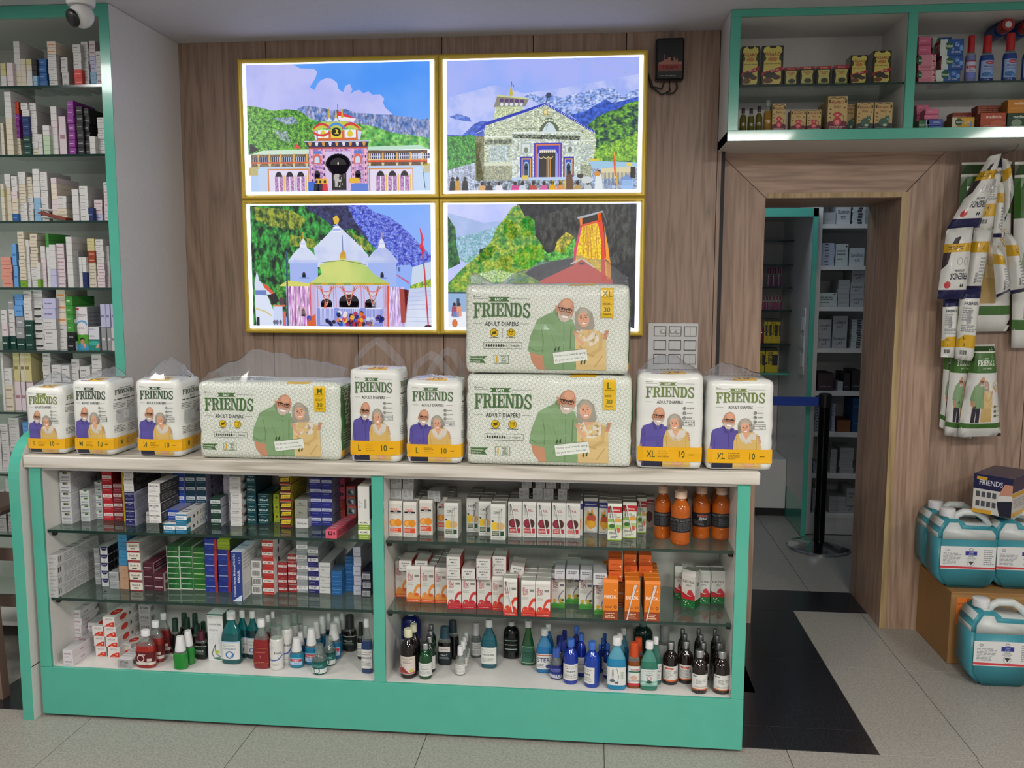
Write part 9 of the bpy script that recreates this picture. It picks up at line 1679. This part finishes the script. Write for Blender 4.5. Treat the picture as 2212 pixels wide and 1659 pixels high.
for nm, f, F in (('hand_a', '#b9bcba', hw('Butamin', '75D')), ('hand_b', '#b9bcba', hw('Soneblond', '-DS')), ('hand_c', '#a2a4a4', hw('Lozepin', 'LAT')), ('grey_box', '#a2a4a4', [gl(.3, .5, 2, '#77797c')]), ('pill_box', '#b4bdb8', [('g', .1, .45, .8, .75, 2, '#55605c'), ('g', .1, .25, .7, .36, 1, '#2c3430'), ('r', .8, .85, .92, .92, '#5c2c30')]), ('dark_box', '#2c2a2c', [gl(.2, .3, 1, '#77727a')]), ('plum_box', '#3c2a30', [gl(.2, .3, 1, '#8a7a80')]), ('flat_box', '#aab0c0', [('r', .3, .3, .6, .6, '#3a3c48')]), ('stripe_box', '#b4bab8', [('r', .4, .1, .75, .9, '#3a3c40')]), ('tan_box', '#7a4c2c', []), ('blue_box', '#1c4470', [gl(.4, .6, 1, '#3c6494')])): style(nm, f, None, None, F)
n5 = {}
def sb5(si, u0, u1, v1, st, n, lab, y=Y5+.03, d=.2):
    vb = SV[si]; a, b = aty(u0, vb, y), aty(u1, vb, y); z = SZ[si]+.0005; H = (aty(u0, v1, y).z-z)/n
    for i in range(n): thing('storage_box', carton_mesh(st, b.x-a.x-.002, H-.0005, d), ((a.x+b.x)/2+R.uniform(-.003, .003), y, z+i*H), 0, lab if n == 1 else f'{lab}, {"topmost" if i == n-1 else ORD[i+1]} in pile', 'box', 'boxes on the storage shelving')
SH = ['top', 'second', 'third', 'fourth', 'fifth', 'sixth', 'seventh', 'lowest']
for si, rows in enumerate([[(1772, 1805, 459, 'grey_box', 1, 'plain white box'), (1807, 1838, 440, 'hand_a', 1, 'white hand lettered box'), (1841, 1869, 447, 'stripe_box', 6, 'thin white striped box')], [(1768, 1802, 525, 'flat_box', 8, 'thin bluish box'), (1805, 1832, 527, 'pill_box', 1, 'upright white printed box'), (1833, 1866, 536, 'hand_b', 1, 'white hand lettered box')], [(1765, 1808, 632, 'pill_box', 1, 'wide white printed box'), (1766, 1800, 604, 'grey_box', 0, ''), (1809, 1834, 604, 'grey_box', 3, 'small grey box'), (1836, 1866, 582, 'hand_c', 3, 'grey hand lettered box')], [(1762, 1794, 690, 'hand_c', 2, 'grey hand lettered box'), (1796, 1828, 682, 'hand_c', 2, 'right hand lettered grey box'), (1838, 1866, 690, 'stripe_box', 12, 'thin striped carton')], [(1757, 1764, 805, 'grey_box', 1, 'slim grey box'), (1766, 1801, 806, 'plum_box', 1, 'dark plum box'), (1808, 1820, 824, 'grey_box', 1, 'torn white box'), (1822, 1836, 806, 'dark_box', 1, 'small black box'), (1838, 1860, 800, 'dark_box', 1, 'larger black box')], [(1752, 1770, 875, 'flat_box', 9, 'thin grey pad'), (1796, 1803, 872, 'flat_box', 9, 'slim stacked sleeve'), (1806, 1836, 908, 'tan_box', 1, 'tan box'), (1840, 1868, 860, 'blue_box', 2, 'blue box')], [(1748, 1768, 998, 'flat_box', 5, 'thin grey box'), (1792, 1806, 970, 'grey_box', 3, 'small grey box'), (1812, 1842, 967, 'grey_box', 4, 'wide grey box')], [(1746, 1766, 1055, 'grey_box', 3, 'grey box'), (1790, 1826, 1072, 'grey_box', 2, 'flat white box'), (1826, 1846, 1055, 'hand_c', 2, 'small hand lettered box')]]):
    for u0, u1, v1, st, n, lab in rows:
        u0 = max(u0, (1772, 1769, 1766, 1763, 1760, 1757, 1754, 1751)[si]+2)
        if n and u1 > u0+3: sb5(si, u0, u1, v1, st, n, f'{lab} on {SH[si]} storage shelf')
o = D2.objects.new('display_niche', None); COL.objects.link(o); o.location = (1.1, 5.5, 0); tag(o, 'green framed white wall niche in the store room beyond doorway', 'shelf unit')
s6 = lambda mb, nm, m='white', par=None: mb.obj(nm, M[m], par or o, (-1.1, -5.5, 0) if par is None else (0, 0, 0))
zt, zb = aty(1700, 450, 5.5).z, .004; xr = 1.335
s6(MB().box(.5, xr, 5.5, 5.51, zt-.05, zt), 'top_rail', 'green'); s6(MB().box(xr-.03, xr, 5.5, 5.51, zb, zt), 'stile', 'green'); s6(MB().box(xr-.028, xr, 5.51, 6.35, .22, zt), 'side_panel'); s6(MB().box(xr-.027, xr, 5.51, 6.35, .004, .22), 'skirting', 'green'); s6(MB().box(.5, xr-.03, 5.51, 6.35, zt-.02, zt-.001), 'top_panel'); s6(MB().box(.5, xr-.03, 6.34, 6.35, .004, zt-.02), 'back_panel')
s6(MB().box(.5, xr-.03, 5.97, 6.34, .06, .40, .002), 'base_cabinet'); s6(MB().box(.5, xr-.03, 6.0, 6.34, .004, .06), 'base_plinth', 'rubber')
NV = [519, 570, 620, 670, 742, 806]; NZ = [aty(1670, v, 6.0).z for v in NV]
for z in NZ: s6(MB().box(.5, xr-.031, 6.0, 6.34, z-.012, z), 'shelf_board', 'glassedge' if z != NZ[-1] else 'green')
a = aty(1716, 720, 5.95); pl = MB().box(-.006, 0, -.06, .06, -.21, .21, .002).mesh('switch_plate', M['plastic']); x6 = xr-.0281
o2 = thing('switch_plate', pl, (x6, 5.66, aty(1712, 737, 5.66).z), 0, 'white six gang switch plate on the niche side panel', 'switch')
for i in range(3):
    for j in range(2): MB().box(-.009, -.006, -.045+j*.05, -.005+j*.05, -.16+i*.115, -.08+i*.115, .001).obj('switch', M['plastic'], o2)
for si, (n, u0, u1, vt, col, lab) in enumerate(((0, 0, 0, 0, '', ''), (0, 0, 0, 0, '', ''), (3, 1655, 1689, 578, '#8c5c78', 'pink feeding bottle'), (6, 1646, 1688, 640, '#a04c70', 'small pink bottle'), (4, 1640, 1684, 706, '#8c2c3c', 'red topped bottle'), (0, 0, 0, 0, '', ''))):
    for i in range(n): w = (u1-u0)/n; bottle('wash', u0+i*w, u0+(i+1)*w-1, NV[si], vt, NZ[si], col, f'{lab}, {OW[i+1]} in row on niche shelf', None, name='feeding_bottle', cap='#7c3050', ylim=(6.02, 6.3), y=6.05)
style('yellow_pack', '#c8b01c', '#8c7a14', '#2c3a1c', [('r', 0, .88, 1, 1, '#23301c'), ('r', .55, .3, 1, .75, '#23262c'), ('t', 'Pampa', .3, .6, .3, '#2c2c1c', .5, 90)], m='film')
for j, (zz, ul) in enumerate(((NZ[4], [(1648, 1655), (1655, 1664), (1664, 1678), (1677, 1684)]), (NZ[5], [(1640, 1652), (1653, 1680)]))):
    for i, (u0, u1) in enumerate(ul):
        a, b = aty(u0, 780, 6.03), aty(u1, 780, 6.03); thing('diaper_packet', carton_mesh('yellow_pack', b.x-a.x-.002, .165, .12), ((a.x+b.x)/2, 6.03, zz+.0005), 0, f'yellow packet, {OW[i+1]} from left on {["upper", "lower"][j]} niche shelf', 'packet')
c = atz(1768, 1184, 0); o = D2.objects.new('queue_post', None); COL.objects.link(o); o.location = (c.x, c.y, 0); tag(o, 'black and steel queue barrier post with round base in store room', 'barrier post')
q = MB(); q.lathe([(0, .183), (.012, .185), (.018, .18), (.045, .06), (.05, .035)], 40); q.obj('base', M['steel'], o, smooth=30)
ht = aty(1785, 850, c.y).z; q = MB(); q.lathe([(.045, .032), (ht-.08, .032)], 24); q.obj('pole', plain('black_steel', '#222325', .15, metal=.9), o, smooth=40)
q = MB(); q.lathe([(ht-.08, .036), (ht-.005, .037), (ht, .03)], 24); q.obj('head', M['black'], o, smooth=40)
MB().box(-.9, -.03, -.002, .0, ht-.075, ht-.022).obj('belt', M['blue'], o)
